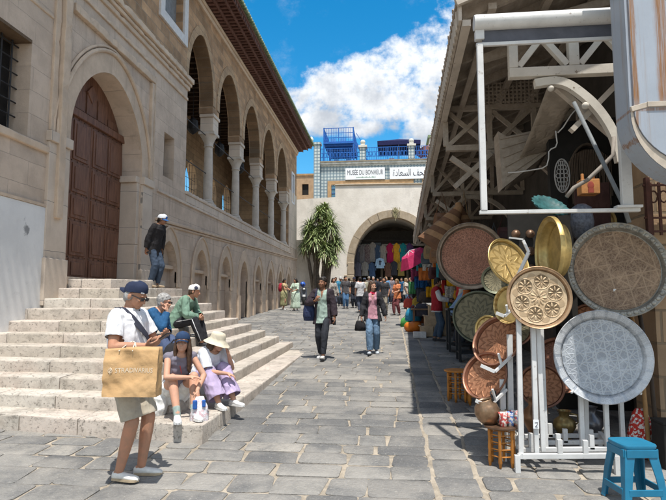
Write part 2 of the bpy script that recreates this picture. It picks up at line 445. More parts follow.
STEPS = [ # front y at x = -4, right edge x, height of the nosing there, how much the front turns
    (5.97, -2.0, .46, .15), (6.36, -2.45, .615, .11), (6.74, -2.76, .77, .08), (7.11, -3.06, .93, .05), (7.48, -3.36, 1.10, .03),
    (7.85, -3.66, 1.245, .01), (8.22, -3.96, 1.415, 0), (8.60, -4.26, 1.60, 0), (9.0, -4.58, 1.765, 0), (9.4, -4.92, 1.945, 0), (9.8, -5.30, 2.125, 0)]
YEND = [13.4, 13.5, 13.3, 13.1, 12.9, 12.8, 12.7, 12.6, 12.5, 12.4, 12.3]
RISE = .02
stairs = thing('stone_staircase', 'broad worn stone staircase climbing from the paved street to the wooden door', 'stairs', (-4, 9, gz(9)))
def sblock(m, P, z0, z1):
    """one step stone: plan outline P, its arrises worn"""
    mx = sum(p[0] for p in P)/4; my = sum(p[1] for p in P)/4
    jz = random.uniform(-.006, .006); tx, ty = random.uniform(-.006, .006), random.uniform(-.006, .006)
    zt = lambda x, y: z1+RISE*(y-6)+jz+tx*(x-mx)+ty*(y-my)
    fine = []
    for i in range(4):
        a, b = P[i], P[(i+1) % 4]; L = math.hypot(b[0]-a[0], b[1]-a[1]); n = max(1, int(L/.16))
        for k in range(n):
            q = k/n; e = random.uniform(-.006, .004) if 0 < k else -.004
            x, y = a[0]+(b[0]-a[0])*q, a[1]+(b[1]-a[1])*q
            d = math.hypot(x-mx, y-my); fine.append((x+(x-mx)/d*e, y+(y-my)/d*e))
    def ring(ins, dz):
        o = []
        for x, y in fine:
            d = math.hypot(x-mx, y-my); k = 1-ins/d; xx, yy = mx+(x-mx)*k, my+(y-my)*k
            o.append((xx, yy, zt(xx, yy)+dz+(random.uniform(-.004, .001) if ins < .02 and dz < 0 else 0)))
        return o
    base = [(x, y, z0+RISE*(y-6)) for x, y in fine]
    m.loft([base, ring(0, -.022), ring(.005, -.007), ring(.02, 0)])
for k, (yf, xr, z, tw) in enumerate(STEPS):
    m = MB(); z0 = z-.26 if k else z-.5; dep = .56
    fy = lambda x: yf-tw*(x+4)*.85
    x = xr
    while x > -6.25:
        w = random.uniform(.7, 1.25) if x < xr-.01 else random.uniform(.55, .8)
        xa = x-w if x-w > -6.15 else -6.3
        sblock(m, [(xa+.004, fy(xa)), (x-.004, fy(x)), (x-.004, fy(x)+dep), (xa+.004, fy(xa)+dep)], z0, z); x = xa
    y = fy(xr)+dep; ye = YEND[k]
    wside = .56 if k < 10 else 1.0
    while y < ye-.05:
        L = random.uniform(.8, 1.4); yb = min(y+L, ye)
        if ye-yb < .3: yb = ye
        sblock(m, [(xr-wside, y+.004), (xr, y+.004), (xr, yb-.004), (xr-wside, yb-.004)], z0, z); y = yb
    if k == 10: # the landing in front of the door
        for a, b in ((-6.3, -6.32),): pass
        for yb in (10.37, 11.05, 11.7): sblock(m, [(-6.31, yb), (-6.31+.0, yb), (-6.304, yb+.64), (-6.31, yb+.64)], z0, z) if False else None
    m.build('step', step_m, stairs, True, smooth=True, auto=38)
m = MB()
for k in range(4): # rubble core, hidden but closing the treads behind the nosings
    pass
core = [(-6.19, 6.6), (-3.0, 6.9), (-3.2, 12.6), (-6.19, 12.6)]
m.bb(-6.19, -5.5, 10.2, 12.25, .2, 2.12+.085); m.build('landing', step_m, stairs, True)

# ------------------------------------------------------------------ the mosque along the left side
W = -6.2
lime = stone('pale_limestone', (.625, .505, .40), (.475, .38, .30), 'yz', .95, .42, (.40, .33, .27), .004, .7, .7, 1.3, .11)
marble = stone('grey_marble', (.63, .535, .44), (.52, .435, .355), 'yz', 1.5, .9, (.24, .22, .20), .006, .38, .3, 1.4, .08)
brown = stone('brown_sandstone', (.50, .33, .20), (.32, .205, .12), 'yz', .58, .27, (.30, .235, .17), .012, .45, .7, 1.4, .34)
warm = stone('warm_limestone', (.48, .345, .22), (.35, .245, .155), 'yz', .7, .3, (.22, .17, .12), .01, .5, .6, 2.2, .18)
trim = stone('trim_stone', (.62, .49, .37), (.49, .385, .29), None, stain=.5, bump=.4, blot=2.0)
panelm = stone('niche_panel', (.48, .38, .30), (.40, .315, .25), 'yz', 1.3, 1.1, (.18, .15, .13), .006, .4, .3, 1.5, .08)
white_m = flat((.70, .71, .73), .8, .08, 3, .2, 30)
t = NT('scuffed_white_panel'); q = t.n('ShaderNodeSeparateXYZ'); t.l(t.co, q.inputs[0]); n1 = t.noise(5, 8, .7); n2 = t.noise(1.3, 7, .7)
a_ = t.math('ADD', t.math('POWER', t.math('MULTIPLY', t.math('SUBTRACT', q.outputs[1], 8.52), 1.5), 2), t.math('POWER', t.math('MULTIPLY', t.math('SUBTRACT', q.outputs[2], 3.0), 1.0), 2))
a_ = t.math('ADD', t.math('SQRT', a_), t.math('MULTIPLY', t.math('SUBTRACT', n1, .5), .9)); col = t.mix(t.ramp(n2, .35, .7), (.72, .715, .70), (.64, .635, .625))
col = t.mix(t.ramp(n1, .60, .72, 0, .35), col, (.40, .40, .40)); col = t.mix(t.ramp(a_, .02, .14, .8, 0), col, (.16, .16, .165)); col = t.mix(t.ramp(t.noise(2.5, 6, .7, t.map((1, 3, .3))), .6, .75, 0, .3), col, (.42, .42, .43))
scuff_m = t.done(col, .75, 0, .3, t.bump(n1, .35, .015))
dark_m = flat((.018, .016, .015), .9)
iron_m = flat((.03, .03, .032), .6, .3)
mosque = thing('mosque', 'long pale stone mosque with arched upper gallery and brown wooden door above the steps', 'mosque', (W-2, 20, gz(20)))
yzp = lambda x0: (lambda u, v, d: (x0-d, u, v))
# lower wall
DY0, DY1, DSP, DAP = 9.66, 12.70, 4.88, 6.85
door_hole = [(DY1, 1.9)]+arch(DY0, DY1, DSP, DAP, 24, .12, .05)+[(DY0, 1.9)]
holes = [door_hole, [(5.2, 4.6), (8.46, 4.6), (8.46, 6.32), (5.2, 6.32)], [(14.02, 5.22), (14.72, 5.22), (14.72, 6.46), (14.02, 6.46)]]
NICHE = [14.5, 17.13, 19.8, 22.3, 24.85, 27.4, 29.9, 32.35]
for c in NICHE:
    hw = .62 if c != 22.3 else .6
    holes.append([(c+hw, gz(c)-.25)]+arch(c-hw, c+hw, 2.62, 3.46, 16, .25)+[(c-hw, gz(c)-.25)])
m = MB().wall([(3, -.6), (35.2, -.6), (35.2, 5.13), (15.62, 5.13), (15.62, 8.66), (3, 8.66)], holes, yzp(W), .55)
m.build('lower_wall', lime, mosque, True)
# blind arches
for c in NICHE:
    if c == 22.3: continue
    m = MB(); hw = .62; g = gz(c)
    m.cur = 0
    outer = [(c+hw+.27, 2.30)]+arch(c-hw-.27, c+hw+.27, 2.62, 3.86, 18, .25)+[(c-hw-.27, 2.30)]
    inner = [(c+hw+.0, 2.305)]+arch(c-hw-.0, c+hw+.0, 2.62, 3.46, 18, .25)+[(c-hw-.0, 2.305)]
    n = len(outer)
    vs = [(W+.035, a, b) for a, b in outer]+[(W+.035, a, b) for a, b in inner]+[(W-.05, a, b) for a, b in outer]+[(W-.05, a, b) for a, b in inner]
    fs = [(i, i+1, n+i+1, n+i) for i in range(n-1)]+[(i, i+1, 2*n+i+1, 2*n+i) for i in range(n-1)]+[(n+i, n+i+1, 3*n+i+1, 3*n+i) for i in range(n-1)]
    m.add(vs, fs)
    m.tube([(W+.045, a, b) for a, b in outer], .028, 6)
    for s in (-1, 1):
        yj = c+s*(hw+.13); m.bb(W-.02, W+.045, yj-.13, yj+.13, 2.18, 2.31)
        m.bb(W-.02, W+.03, yj-.11, yj+.11, g-.2, 2.178)
        m.bb(W-.02, W+.06, yj-.14, yj+.14, g-.2, g+.55)
    na = m.build('blind_arch', trim, mosque, True)
    p = MB(); p.bb(W-.24, W-.19, c-hw-.05, c+hw+.05, g-.3, 2.70); p.build('niche_panel', panelm, na, True)
    p = MB(); p.bb(W-.26, W-.21, c-hw-.05, c+hw+.05, 2.78, 3.55); p.build('tympanum', marble, na, True)
    p = MB(); p.bb(W-.23, W-.08, c-hw, c+hw, 2.69, 2.79); p.build('ledge', trim, na, True, bevel=.012)
    if c == 14.5:
        p = MB(); p.bb(W-.205, W-.185, 14.2, 14.62, 2.82, 3.28); q = p.build('window', dark_m, na, True)
        p = MB()
        for k in range(4): p.bb(W-.185, W-.17, 14.25+k*.1, 14.265+k*.1, 2.82, 3.28)
        for k in range(4): p.bb(W-.184, W-.172, 14.2, 14.62, 2.88+k*.11, 2.893+k*.11)
        p.build('bars', iron_m, q, True)
# street door under the gallery
c = 22.3; g = gz(c)
m = MB(); hw = .6
outer = [(c+hw+.3, 2.0)]+arch(c-hw-.3, c+hw+.3, 2.62, 3.92, 18, .3)+[(c-hw-.3, 2.0)]
inner = [(c+hw, 2.0)]+arch(c-hw, c+hw, 2.62, 3.46, 18, .25)+[(c-hw, 2.0)]
n = len(outer)
m.add([(W+.05, a, b) for a, b in outer]+[(W+.05, a, b) for a, b in inner]+[(W-.05, a, b) for a, b in outer]+[(W-.05, a, b) for a, b in inner],
      [(i, i+1, n+i+1, n+i) for i in range(n-1)]+[(i, i+1, 2*n+i+1, 2*n+i) for i in range(n-1)]+[(n+i, n+i+1, 3*n+i+1, 3*n+i) for i in range(n-1)])
for s in (-1, 1): m.bb(W-.05, W+.09, c+s*(hw+.16)-.16, c+s*(hw+.16)+.16, g-.2, 1.998)
na = m.build('doorway', trim, mosque, True)
wood_m = None
t = NT('old_brown_wood')
gr = t.noise(3, 8, .7, t.map((6, 6, .6)))
col = t.mix(t.ramp(gr, .3, .7), (.10, .045, .028), (.23, .11, .066)); col = t.mix(t.ramp(t.noise(1.2, 5, .6), .5, .75, 0, .5), col, (.20, .11, .07))
wood_m = t.done(col, .55, 0, .35, t.bump(gr, .5, .01))
p = MB(); p.bb(W-.46, W-.40, c-hw-.05, c+hw+.05, g-.2, 3.5); 
for y in (c-.3, c, c+.3): p.bb(W-.40, W-.375, y-.02, y+.02, g, 3.4)
p.build('door_leaf', wood_m, na, True)
# the great door: stone surround, archivolt, wooden leaves
m = MB(); c = (DY0+DY1)/2
outer = arch(DY0-.44, DY1+.44, DSP, DAP+.48, 26, .12); inner = arch(DY0, DY1, DSP, DAP, 26, .12, .05); n = len(outer)
m.add([(W+.03, a, b) for a, b in outer]+[(W+.03, a, b) for a, b in inner]+[(W-.03, a, b) for a, b in outer]+[(W-.03, a, b) for a, b in inner],
      [(i, i+1, n+i+1, n+i) for i in range(n-1)]+[(i, i+1, 2*n+i+1, 2*n+i) for i in range(n-1)]+[(n+i, n+i+1, 3*n+i+1, 3*n+i) for i in range(n-1)]+[(0, n, 3*n, 2*n), (n-1, 2*n-1, 4*n-1, 3*n-1)])
m.tube([(W+.05, a, b) for a, b in outer], .045, 8)
o2 = arch(DY0-.54, DY1+.54, DSP, DAP+.57, 26, .12); m.tube([(W+.03, a, b) for a, b in o2], .03, 8)
surround = m.build('door_surround', trim, mosque, True, smooth=True, auto=30)
for s, (a, b) in ((0, (9.0, DY0-.04)), (1, (DY1+.04, 13.28))):
    m = MB()
    m.bb(W-.02, W+.06, a, b, 1.7, 4.69); m.bb(W-.02, W+.11, a-.03, b+.03, 4.69, 4.88); m.bb(W-.02, W+.10, a-.03, b+.03, 1.7, 2.55)
    m.build('door_jamb', marble, surround, True, bevel=.01)
m = MB() # jamb stones inside the opening
m.bb(W-.5, W-.02, DY1-.16, DY1+.02, 1.9, 3.16); m.bb(W-.5, W-.02, DY1-.13, DY1+.02, 3.17, 4.70); m.bb(W-.5, W-.02, DY1-.2, DY1+.02, 4.705, 4.86)
m.build('reveal_block', marble, surround, True, bevel=.012)
m = MB(); m.bb(W-.5, W-.02, DY0-.02, DY0+.1, 1.9, 4.86)
m.build('reveal_block', marble, surround, True, bevel=.012)
m = MB() # long vertical pilaster strips beside the door
m.worn(W-.02, W+.055, 9.02, 9.18, 4.90, 8.25); m.worn(W-.02, W+.13, 9.20, 9.40, 3.3, 8.26); m.worn(W-.02, W+.07, 9.42, 9.52, 4.90, 8.25)
m.build('pilaster', trim, mosque, True, bevel=.015)
m = MB() # frame mouldings above the arch
m.worn(W-.02, W+.10, 9.55, 13.22, 7.48, 7.66, .016); m.worn(W-.02, W+.085, 13.05, 13.2, 4.90, 7.475, .014); m.worn(W-.02, W+.035, 13.32, 13.42, 4.75, 7.75)
m.worn(W-.02, W+.05, 9.55, 15.6, 7.93, 8.03, .014)
m.build('alfiz_moulding', trim, mosque, True, bevel=.018)
m = MB(); m.worn(W-.05, W+.17, 3, 15.78, 8.50, 8.66, .016); m.worn(W-.05, W+.11, 3, 15.74, 8.40, 8.497, .012); m.worn(W-.05, W+.06, 3, 15.7, 8.27, 8.397)
m.build('cornice', trim, mosque, True, bevel=.02)
m = MB() # wooden door leaves in the arch
m.cur = 0; XD = W-.5
m.wall([(DY1+.1, 1.9)]+arch(DY0-.1, DY1+.1, DSP, DAP+.1, 24, .12)+[(DY0-.1, 1.9)], [], yzp(XD), .06)
great = m.build('wooden_door', wood_m, mosque, True)
for s in (0, 1):
    m = MB(); a = DY0+.12+s*1.41; b = a+1.395
    m.bb(XD, XD+.05, a, b, 2.16, 5.70)
    for col_ in range(2):
        ya = a+.07+col_*.65; yb = ya+.59
        for zz, hh in ((2.25, .42), (2.74, .72), (3.53, .48), (4.08, .62), (4.78, .84)):
            m.bb(XD+.05, XD+.075, ya, yb, zz, zz+hh); m.bb(XD+.075, XD+.092, ya+.07, yb-.07, zz+.07, zz+hh-.07)
    lf = m.build('door_leaf', wood_m, great, True, bevel=.01)
    p = MB()
    for zz in (2.2, 2.7, 3.49, 4.05, 4.74, 5.66):
        for k in range(7): p.ell((XD+.06, a+.06+k*.21, zz), (.014, .014, .014), None, 6, 4)
    p.build('studs', flat((.10, .07, .05), .5, metal=.6), lf, True)
m = MB(); m.bb(XD, XD+.11, DY0, DY1, 5.70, 5.87); m.build('transom', wood_m, great, True, bevel=.015)
m = MB() # carved half-moon above the leaves
for k in range(5):
    a = DY0+.42+k*.46; m.bb(XD, XD+.03, a, a+.38, 5.92, 6.1 if k in (0, 4) else 6.38)
m.box((XD+.03, c, 6.42), (.05, .30, .30), M=Matrix.Rotation(PI/4, 3, 'X')); m.build('fanlight_panel', wood_m, great, True, bevel=.01)
m = MB(); m.bb(W-.5, W+.02, DY0-.1, DY1+.1, 2.1, 2.25); m.build('threshold', trim, mosque, True, bevel=.015)
# barred window, small window, upper window
m = MB(); m.bb(W-.45, W-.40, 5.1, 8.6, 4.5, 6.5); bw = m.build('window', dark_m, mosque, True)
p = MB()
for k in range(13): p.tube([(W-.25, 5.3+k*.25, 4.6), (W-.25, 5.3+k*.25, 6.32)], .016, 6)
for k in range(7): p.tube([(W-.25, 5.2, 4.7+k*.25), (W-.25, 8.46, 4.7+k*.25)], .014, 6)
p.build('bars', iron_m, bw, True)
p = MB(); p.bb(W-.40, W+.004, 5.15, 8.455, 6.27, 6.325); p.build('lintel', flat((.13, .085, .05), .8), bw, True)
m = MB(); m.worn(W-.05, W+.07, 3, 9.0, 4.44, 4.58, .016); m.worn(W-.05, W+.03, 3, 9.0, 7.0, 7.08); m.build('sill_band', trim, mosque, True, bevel=.02)
m = MB(); m.bb(W-.36, W-.30, 13.9, 14.8, 5.1, 6.6); m.build('window', flat((.16, .145, .13), .9), mosque, True)
m = MB(); m.bb(W-.02, W+.035, 3, 9.02, .5, 3.46); m.build('white_panel', scuff_m, mosque, True, bevel=.01)
m = MB(); m.bb(W-.02, W+.055, 9.02, 9.10, 1.6, 3.5); m.bb(W-.02, W+.05, 3, 9.01, 3.462, 3.51); m.build('panel_edge', trim, mosque, True)
# upper wall over the door
m = MB().wall([(3, 8.66), (15.62, 8.66), (15.62, 11.83), (3, 11.83)], [[(13.75, 9.85), (15.1, 9.85), (15.1, 11.7), (13.75, 11.7)]], yzp(W-.01), .5)
m.build('upper_wall', brown, mosque, True)
m = MB(); a, b, z0, z1 = 13.72, 15.13, 9.82, 11.73
m.bb(W-.3, W+.06, a-.28, a, z0-.28, z1+.09); m.bb(W-.3, W+.06, b, b+.28, z0-.28, z1+.09); m.bb(W-.3, W+.058, a, b, z0-.28, z0)
uw = m.build('window_frame', flat((.62, .61, .60), .6, .1), mosque, True, bevel=.015)
m = MB(); m.bb(W-.26, W-.22, a-.02, b+.02, z0-.02, z1+.1); m.build('shutter', flat((.20, .21, .22), .6), uw, True)
# gallery: columns, arcade wall, parapet, floor, back wall with open arches
COLY = [18.42, 21.85, 25.28, 28.65, 32.08]
SP = 8.42
def opening(a, b): return arch(a, b, SP+.25, SP+2.25, 22, .15, .055)
pts = [(15.62, 11.83), (15.62, SP)]
edges = [(15.72, COLY[0]-.36)]+[(COLY[i]+.36, COLY[i+1]-.36) for i in range(4)]
for a, b in edges: pts += [(a, SP)]+list(reversed(opening(a, b)))+[(b, SP)]
pts += [(32.44, SP), (32.44, 5.13), (35.2, 5.13), (35.2, 11.83)]
m = MB().wall(pts, [[(33.4, 8.1), (34.1, 8.1), (34.1, 9.9), (33.4, 9.9)]], yzp(W-.03), .5)
m.build('arcade_wall', brown, mosque, True)
m = MB()
for a, b in edges: # raised voussoir rings
    i_ = opening(a, b); cc = (a+b)/2; o_ = [(cc+(y-cc)*1.2, SP+.25+(z-SP-.25)*1.165) for y, z in i_]; n = len(i_)
    m.add([(W-.005, y, z) for y, z in o_]+[(W-.005, y, z) for y, z in i_]+[(W-.035, y, z) for y, z in o_]+[(W-.50, y, z) for y, z in i_],
          [(k, k+1, n+k+1, n+k) for k in range(n-1)]+[(k, k+1, 2*n+k+1, 2*n+k) for k in range(n-1)]+[(n+k, n+k+1, 3*n+k+1, 3*n+k) for k in range(n-1)])
m.build('voussoirs', warm, mosque, True)
m = MB(); m.bb(W-.4, W+.012, 32.46, 35.1, 5.14, 8.7); m.build('corner_pier', marble, mosque, True)
m = MB(); m.bb(W-.28, W-.22, 33.3, 34.2, 8.0, 10.0); q = m.build('window', flat((.22, .23, .24), .6), mosque, True)
m = MB(); m.bb(W-.1, W+.03, 33.28, 33.42, 8.0, 10.0); m.bb(W-.1, W+.03, 34.08, 34.22, 8.0, 10.0); m.bb(W-.1, W+.028, 33.42, 34.08, 7.98, 8.1); m.bb(W-.1, W+.028, 33.42, 34.08, 9.9, 10.02); m.build('window_frame', white_m, q, True)
col_m = stone('column_marble', (.58, .52, .45), (.47, .42, .36), None, stain=.35, bump=.2, blot=3)
col0 = None
for y in COLY:
    x = W-.27
    m = MB(); m.lathe([(.15, 5.36), (.165, 5.5), (.16, 6.5), (.14, 7.26)], 18, c=(x, y, 0)); o = m.build('column', col_m, mosque, True, smooth=True, auto=60)
    p = MB(); p.bb(x-.24, x+.24, y-.24, y+.24, 5.13, 5.22); p.lathe([(.23, 5.22), (.24, 5.26), (.2, 5.3), (.21, 5.33), (.17, 5.37)], 18, c=(x, y, 0)); p.build('base', col_m, o, True, smooth=True, auto=40)
    p = MB(); p.lathe([(.15, 7.26), (.185, 7.29), (.155, 7.33), (.17, 7.45), (.25, 7.62), (.30, 7.7)], 18, c=(x, y, 0), wav=lambda a, j: .07*math.cos(4*a)*(j > 2))
    p.bb(x-.29, x+.29, y-.29, y+.29, 7.70, 7.79); p.build('capital', col_m, o, True, smooth=True, auto=40)
    p = MB(); p.bb(x-.23, x+.25, y-.29, y+.29, 7.792, 8.30); p.bb(x-.25, x+.29, y-.34, y+.34, 8.302, 8.42); p.build('impost_block', marble, o, True, bevel=.015)
m = MB(); m.worn(W-.45, W+.06, 15.64, 32.46, 5.02, 5.145, .012); m.build('gallery_sill', marble, mosque, True, bevel=.03)
m = MB() # parapet slabs with joints, and the string course that climbs with the street
for i in range(11):
    a = 15.7+i*1.55; m.bb(W-.02, W+.022, a, a+1.52, 4.79, 5.016)
m.worn(W-.02, W+.05, 13.65, 33.2, 4.70, 4.785, .012)
m.build('parapet', marble, mosque, True, bevel=.012)
m = MB(); m.bar((W+.02, 13.6, 3.95), (W+.02, 35.2, 4.55), .12, .09); m.bar((W+.005, 13.6, 3.86), (W+.005, 35.2, 4.46), .07, .07); m.build('string_course', trim, mosque, True, bevel=.02)
m = MB(); m.bb(-10.9, W-.5, 15.3, 35, 4.8, 5.0); m.build('gallery_floor', trim, mosque, True)
bholes = []
for y in [x_ for x_ in (17.0, 20.2, 23.6, 27.0, 30.3, 33.2)]:
    bholes.append([(y+.85, 5.9)]+arch(y-.85, y+.85, 7.9, 9.2, 16, .3, .06)+[(y-.85, 5.9)])
m = MB().wall([(15.3, 5.0), (35, 5.0), (35, 11.9), (15.3, 11.9)], bholes, yzp(-10.4), .45); m.build('gallery_back_wall', warm, mosque, True)
m = MB(); m.bb(-10.4, W-.52, 15.2, 15.6, 5.0, 11.9); m.build('gallery_end_wall', warm, mosque, True); m = MB(); m.bb(-10.4, W-.52, 34.7, 35.1, 5.0, 11.9); m.build('gallery_end_wall', warm, mosque, True)
rail_m = flat((.05, .05, .055), .6)
m = MB()
for z in (6.3, 7.65): m.tube([(W-.3, 15.7, z), (W-.3, 32.3, z)], .016, 6)
for y in (17.0, 20.2, 23.6, 27.0, 30.3, 33.2):
    for k in range(5): m.tube([(-10.5, y-.7+k*.35, 5.9), (-10.5, y-.7+k*.35, 9)], .012, 5)
    for k in range(5): m.tube([(-10.5, y-.85, 6.2+k*.5), (-10.5, y+.85, 6.2+k*.5)], .012, 5)
m.build('railing', rail_m, mosque, True)
beam_m = flat((.075, .048, .032), .8, .35, 4)
m = MB(); m.bb(-10.9, W-.45, 15.2, 35.1, 11.55, 11.7); m.build('gallery_ceiling', beam_m, mosque, True)
for i in range(38): m = MB(); y = 15.8+i*.5; m.bb(-10.4, W-.5, y-.07, y+.07, 11.36, 11.55); m.build('ceiling_beam', beam_m, mosque, True)
for y, x in ((17.2, -7.6), (20.3, -7.8), (23.7, -7.8), (27.1, -7.8)): # lanterns on chains
    m = MB(); m.tube([(x, y, 9.1), (x, y, 11.4)], .012, 5); m.lathe([(.02, 9.1), (.2, 8.95), (.24, 8.6), (.1, 8.45), (.02, 8.4)], 10, c=(x, y, 0)); m.build('lantern', iron_m, mosque, True)
# eave: dark carved brackets under a green tile edge
red_m = flat((.15, .075, .06), .75, .35, 6, .3)
m = MB(); m.bb(W-.1, W+.10, 3, 35.3, 11.70, 11.83); m.bb(W-.1, W+.05, 3, 35.25, 11.55, 11.698); m.build('wall_cornice', trim, mosque, True, bevel=.02)
m = MB(); EX = -5.22
m.add([(W-.3, 3, 12.0), (EX, 3, 12.20), (EX, 35.6, 12.20), (W-.3, 35.6, 12.0), (W-.3, 3, 12.08), (EX, 3, 12.28), (EX, 35.6, 12.28), (W-.3, 35.6, 12.08)],
      [(0, 1, 2, 3), (4, 5, 6, 7), (0, 1, 5, 4), (1, 2, 6, 5), (2, 3, 7, 6), (3, 0, 4, 7)])
eave = m.build('eave', red_m, mosque, True)
m = MB()
y = 3.1
while y < 35.4:
    m.bb(W-.05, W+.34, y, y+.11, 11.84, 12.0); m.bb(W+.24, W+.66, y, y+.10, 11.96, 12.09); m.bb(W+.56, EX-.04, y, y+.09, 12.05, 12.17); y += .235
for x_, z_ in ((W+.36, 11.9), (W+.68, 12.0), (EX-.06, 12.1)): m.bb(x_-.03, x_+.02, 3, 35.5, z_-.06, z_+.12)
m.build('dentil_band', red_m, eave, True)
tile_m = flat((.10, .17, .085), .35, .4, 12, .2, spec=.5, c2=(.30, .36, .22))
m = MB(); y = 3.0
while y < 35.7:
    m.tube([(-8.4, y, 13.3), (EX+.10, y, 12.34)], .07, 8); m.ell((EX+.10, y, 12.34), (.05, .075, .075), None, 8, 6); y += .19
m.add([(EX+.06, 3, 12.29), (EX+.06, 35.7, 12.29), (-8.4, 35.7, 13.24), (-8.4, 3, 13.24)], [(0, 1, 2, 3)])
m.build('roof_tiles', tile_m, mosque, True, smooth=True, auto=50)
m = MB(); m.lathe([(.10, 0), (.11, .08), (.05, .12), (.12, .2), (.14, .3), (.09, .42), (.03, .5), (.0, .52)], 14, c=(EX-.05, 35.55, 12.42)); m.build('finial', flat((.62, .66, .58), .4), mosque, True, smooth=True)
m = MB(); m.bb(-11, W-.57, 34.6, 35.19, -.3, 5.0); m.bb(-11, W-.54, 35.11, 35.2, 5.0, 12.0); m.build('end_wall', lime, mosque, True)
# ------------------------------------------------------------------ the white wall with the great arch that closes the street
xzp = lambda y0: (lambda u, v, d: (u, y0+d, v))
YB = 38.0
t = NT('old_whitewash')
n1 = t.noise(.8, 9, .7); n2 = t.noise(7, 8, .7)
col = t.mix(t.ramp(n1, .35, .7), (.76, .71, .64), (.62, .575, .51)); col = t.mix(t.ramp(n2, .58, .72, 0, .6), col, (.33, .29, .25))
col = t.mix(t.ramp(t.noise(1.2, 6, .7, t.map((1, 1, .2))), .55, .75, 0, .5), col, (.38, .36, .34))
wash_m = t.done(col, .9, 0, .2, t.bump(n2, .4, .03))
AX, AH, ASP, AAP = .17, 2.78, 4.35, 7.69
bw = thing('whitewashed_wall', 'whitewashed wall with a wide stone arch closing the end of the street', 'wall', (0, YB, gz(36)))
hole = [(AX+AH, 1.0)]+arch(AX-AH, AX+AH, ASP, AAP, 28)+[(AX-AH, 1.0)]
m = MB().wall([(-7.4, .8), (12, .8), (12, 9.9), (-3.9, 10.05), (-3.9, 9.2), (-7.4, 9.05)], [hole], xzp(YB), .7); m.build('wall', wash_m, bw, True)
ring_m = stone('arch_stone', (.42, .345, .255), (.33, .26, .18), None, stain=.4, bump=.6, blot=3)
o_ = arch(AX-AH-.48, AX+AH+.48, ASP, AAP+.5, 28); i_ = arch(AX-AH+.02, AX+AH-.02, ASP, AAP-.02, 28); n = len(o_)
m = MB()
for k in range(n-1):
    jit = random.uniform(-.02, .02)
    a, b, c, d = o_[k], o_[k+1], i_[k+1], i_[k]
    m.add([(p[0], YB-.06+jit, p[1]) for p in (a, b, c, d)]+[(p[0], YB+.72, p[1]) for p in (a, b, c, d)], [(0, 1, 2, 3), (0, 1, 5, 4), (2, 3, 7, 6), (1, 2, 6, 5), (3, 0, 4, 7)])
m.build('archivolt', ring_m, bw, True)
for s in (-1, 1):
    m = MB(); z = 1.3
    while z < ASP:
        h = random.uniform(.35, .6); w = random.uniform(.42, .75); x = AX+s*(AH+w/2-.03)
        m.box((x, YB+.3, min(z+h/2, ASP-.1)), (w, .84+random.uniform(-.05, .05), h-.02)); z += h
    m.build('jamb', ring_m, bw, True, bevel=.03)
m = MB(); m.tube([(-3.9, YB-.02, 10.08), (12, YB-.02, 9.93)], .07, 6); m.build('coping', ring_m, bw, True)
# weeds on the crown of the arch
leaf_m = flat((.085, .125, .035), .6, .4, 6, .1, c2=(.14, .19, .06)); dry_m = flat((.28, .25, .14), .8, .3, 8)
wd = thing('wall_weed', 'dry weed hanging over the crown of the stone arch', 'plant', (.35, YB-.12, 8.15))
m = MB()
for k in range(60):
    a = Vector((random.gauss(0, .12), random.uniform(-.06, .02), random.uniform(-.1, .25))); b = a+Vector((random.gauss(0, .14), -.08, random.uniform(-.75, .05)))
    m.bar(a, b, .03, .008)
m.build('leaves', dry_m, wd)
# covered passage behind the arch: vault, shop front, hanging clothes
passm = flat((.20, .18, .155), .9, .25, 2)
ps = thing('covered_passage', 'shady vaulted passage behind the arch with shop fronts', 'building', (AX, YB+4, gz(36)))
m = MB(); ring = arch(AX-AH-.15, AX+AH+.15, ASP, AAP+.12, 24); rr = [(AX+AH+.15, 1.5)]+ring+[(AX-AH-.15, 1.5)]; n = len(rr)
m.add([(a, YB+.7, b) for a, b in rr]+[(a, YB+6, b) for a, b in rr], [(i, i+1, n+i+1, n+i) for i in range(n-1)]); m.build('vault', flat((.5, .47, .42), .9, .15, 1), ps, True)
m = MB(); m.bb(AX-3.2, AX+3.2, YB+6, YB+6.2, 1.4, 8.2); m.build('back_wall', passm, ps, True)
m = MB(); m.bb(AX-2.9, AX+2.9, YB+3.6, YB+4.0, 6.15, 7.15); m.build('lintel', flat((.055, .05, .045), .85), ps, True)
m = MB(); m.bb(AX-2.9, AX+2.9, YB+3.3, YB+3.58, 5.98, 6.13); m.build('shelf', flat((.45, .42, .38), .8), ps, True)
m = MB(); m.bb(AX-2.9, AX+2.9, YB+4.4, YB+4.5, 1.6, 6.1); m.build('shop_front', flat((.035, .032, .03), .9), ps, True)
for x in (-2.5, -.85, 1.1, 2.6): m = MB(); m.bb(AX+x-.08, AX+x+.08, YB+3.7, YB+3.86, 1.5, 6.0); m.build('post', passm, ps, True)

# ------------------------------------------------------------------ the tiled museum and its blue roof terrace
YM = 50.0
t = NT('blue_white_tile'); v = t.xz()
w1 = t.n('ShaderNodeTexVoronoi', distance='CHEBYCHEV'); w1.inputs['Scale'].default_value = 3.3; w1.inputs['Randomness'].default_value = 0; t.l(v, w1.inputs['Vector'])
w2 = t.n('ShaderNodeTexVoronoi', distance='MANHATTAN'); w2.inputs['Scale'].default_value = 6.6; w2.inputs['Randomness'].default_value = 0; t.l(v, w2.inputs['Vector'])
col = t.mix(t.ramp(w1.outputs['Distance'], .30, .38), (.50, .54, .52), (.10, .17, .22)); col = t.mix(t.ramp(w2.outputs['Distance'], .16, .24, 1, 0), col, (.55, .56, .50))
col = t.mix(t.ramp(t.noise(1, 6, .7), .4, .7, 0, .25), col, (.3, .32, .3))
tile2_m = t.done(col, .35, 0, .4)
mus = thing('museum_building', 'tiled museum building with a blue roof terrace above the white wall', 'building', (-1, YM+3, gz(36)))
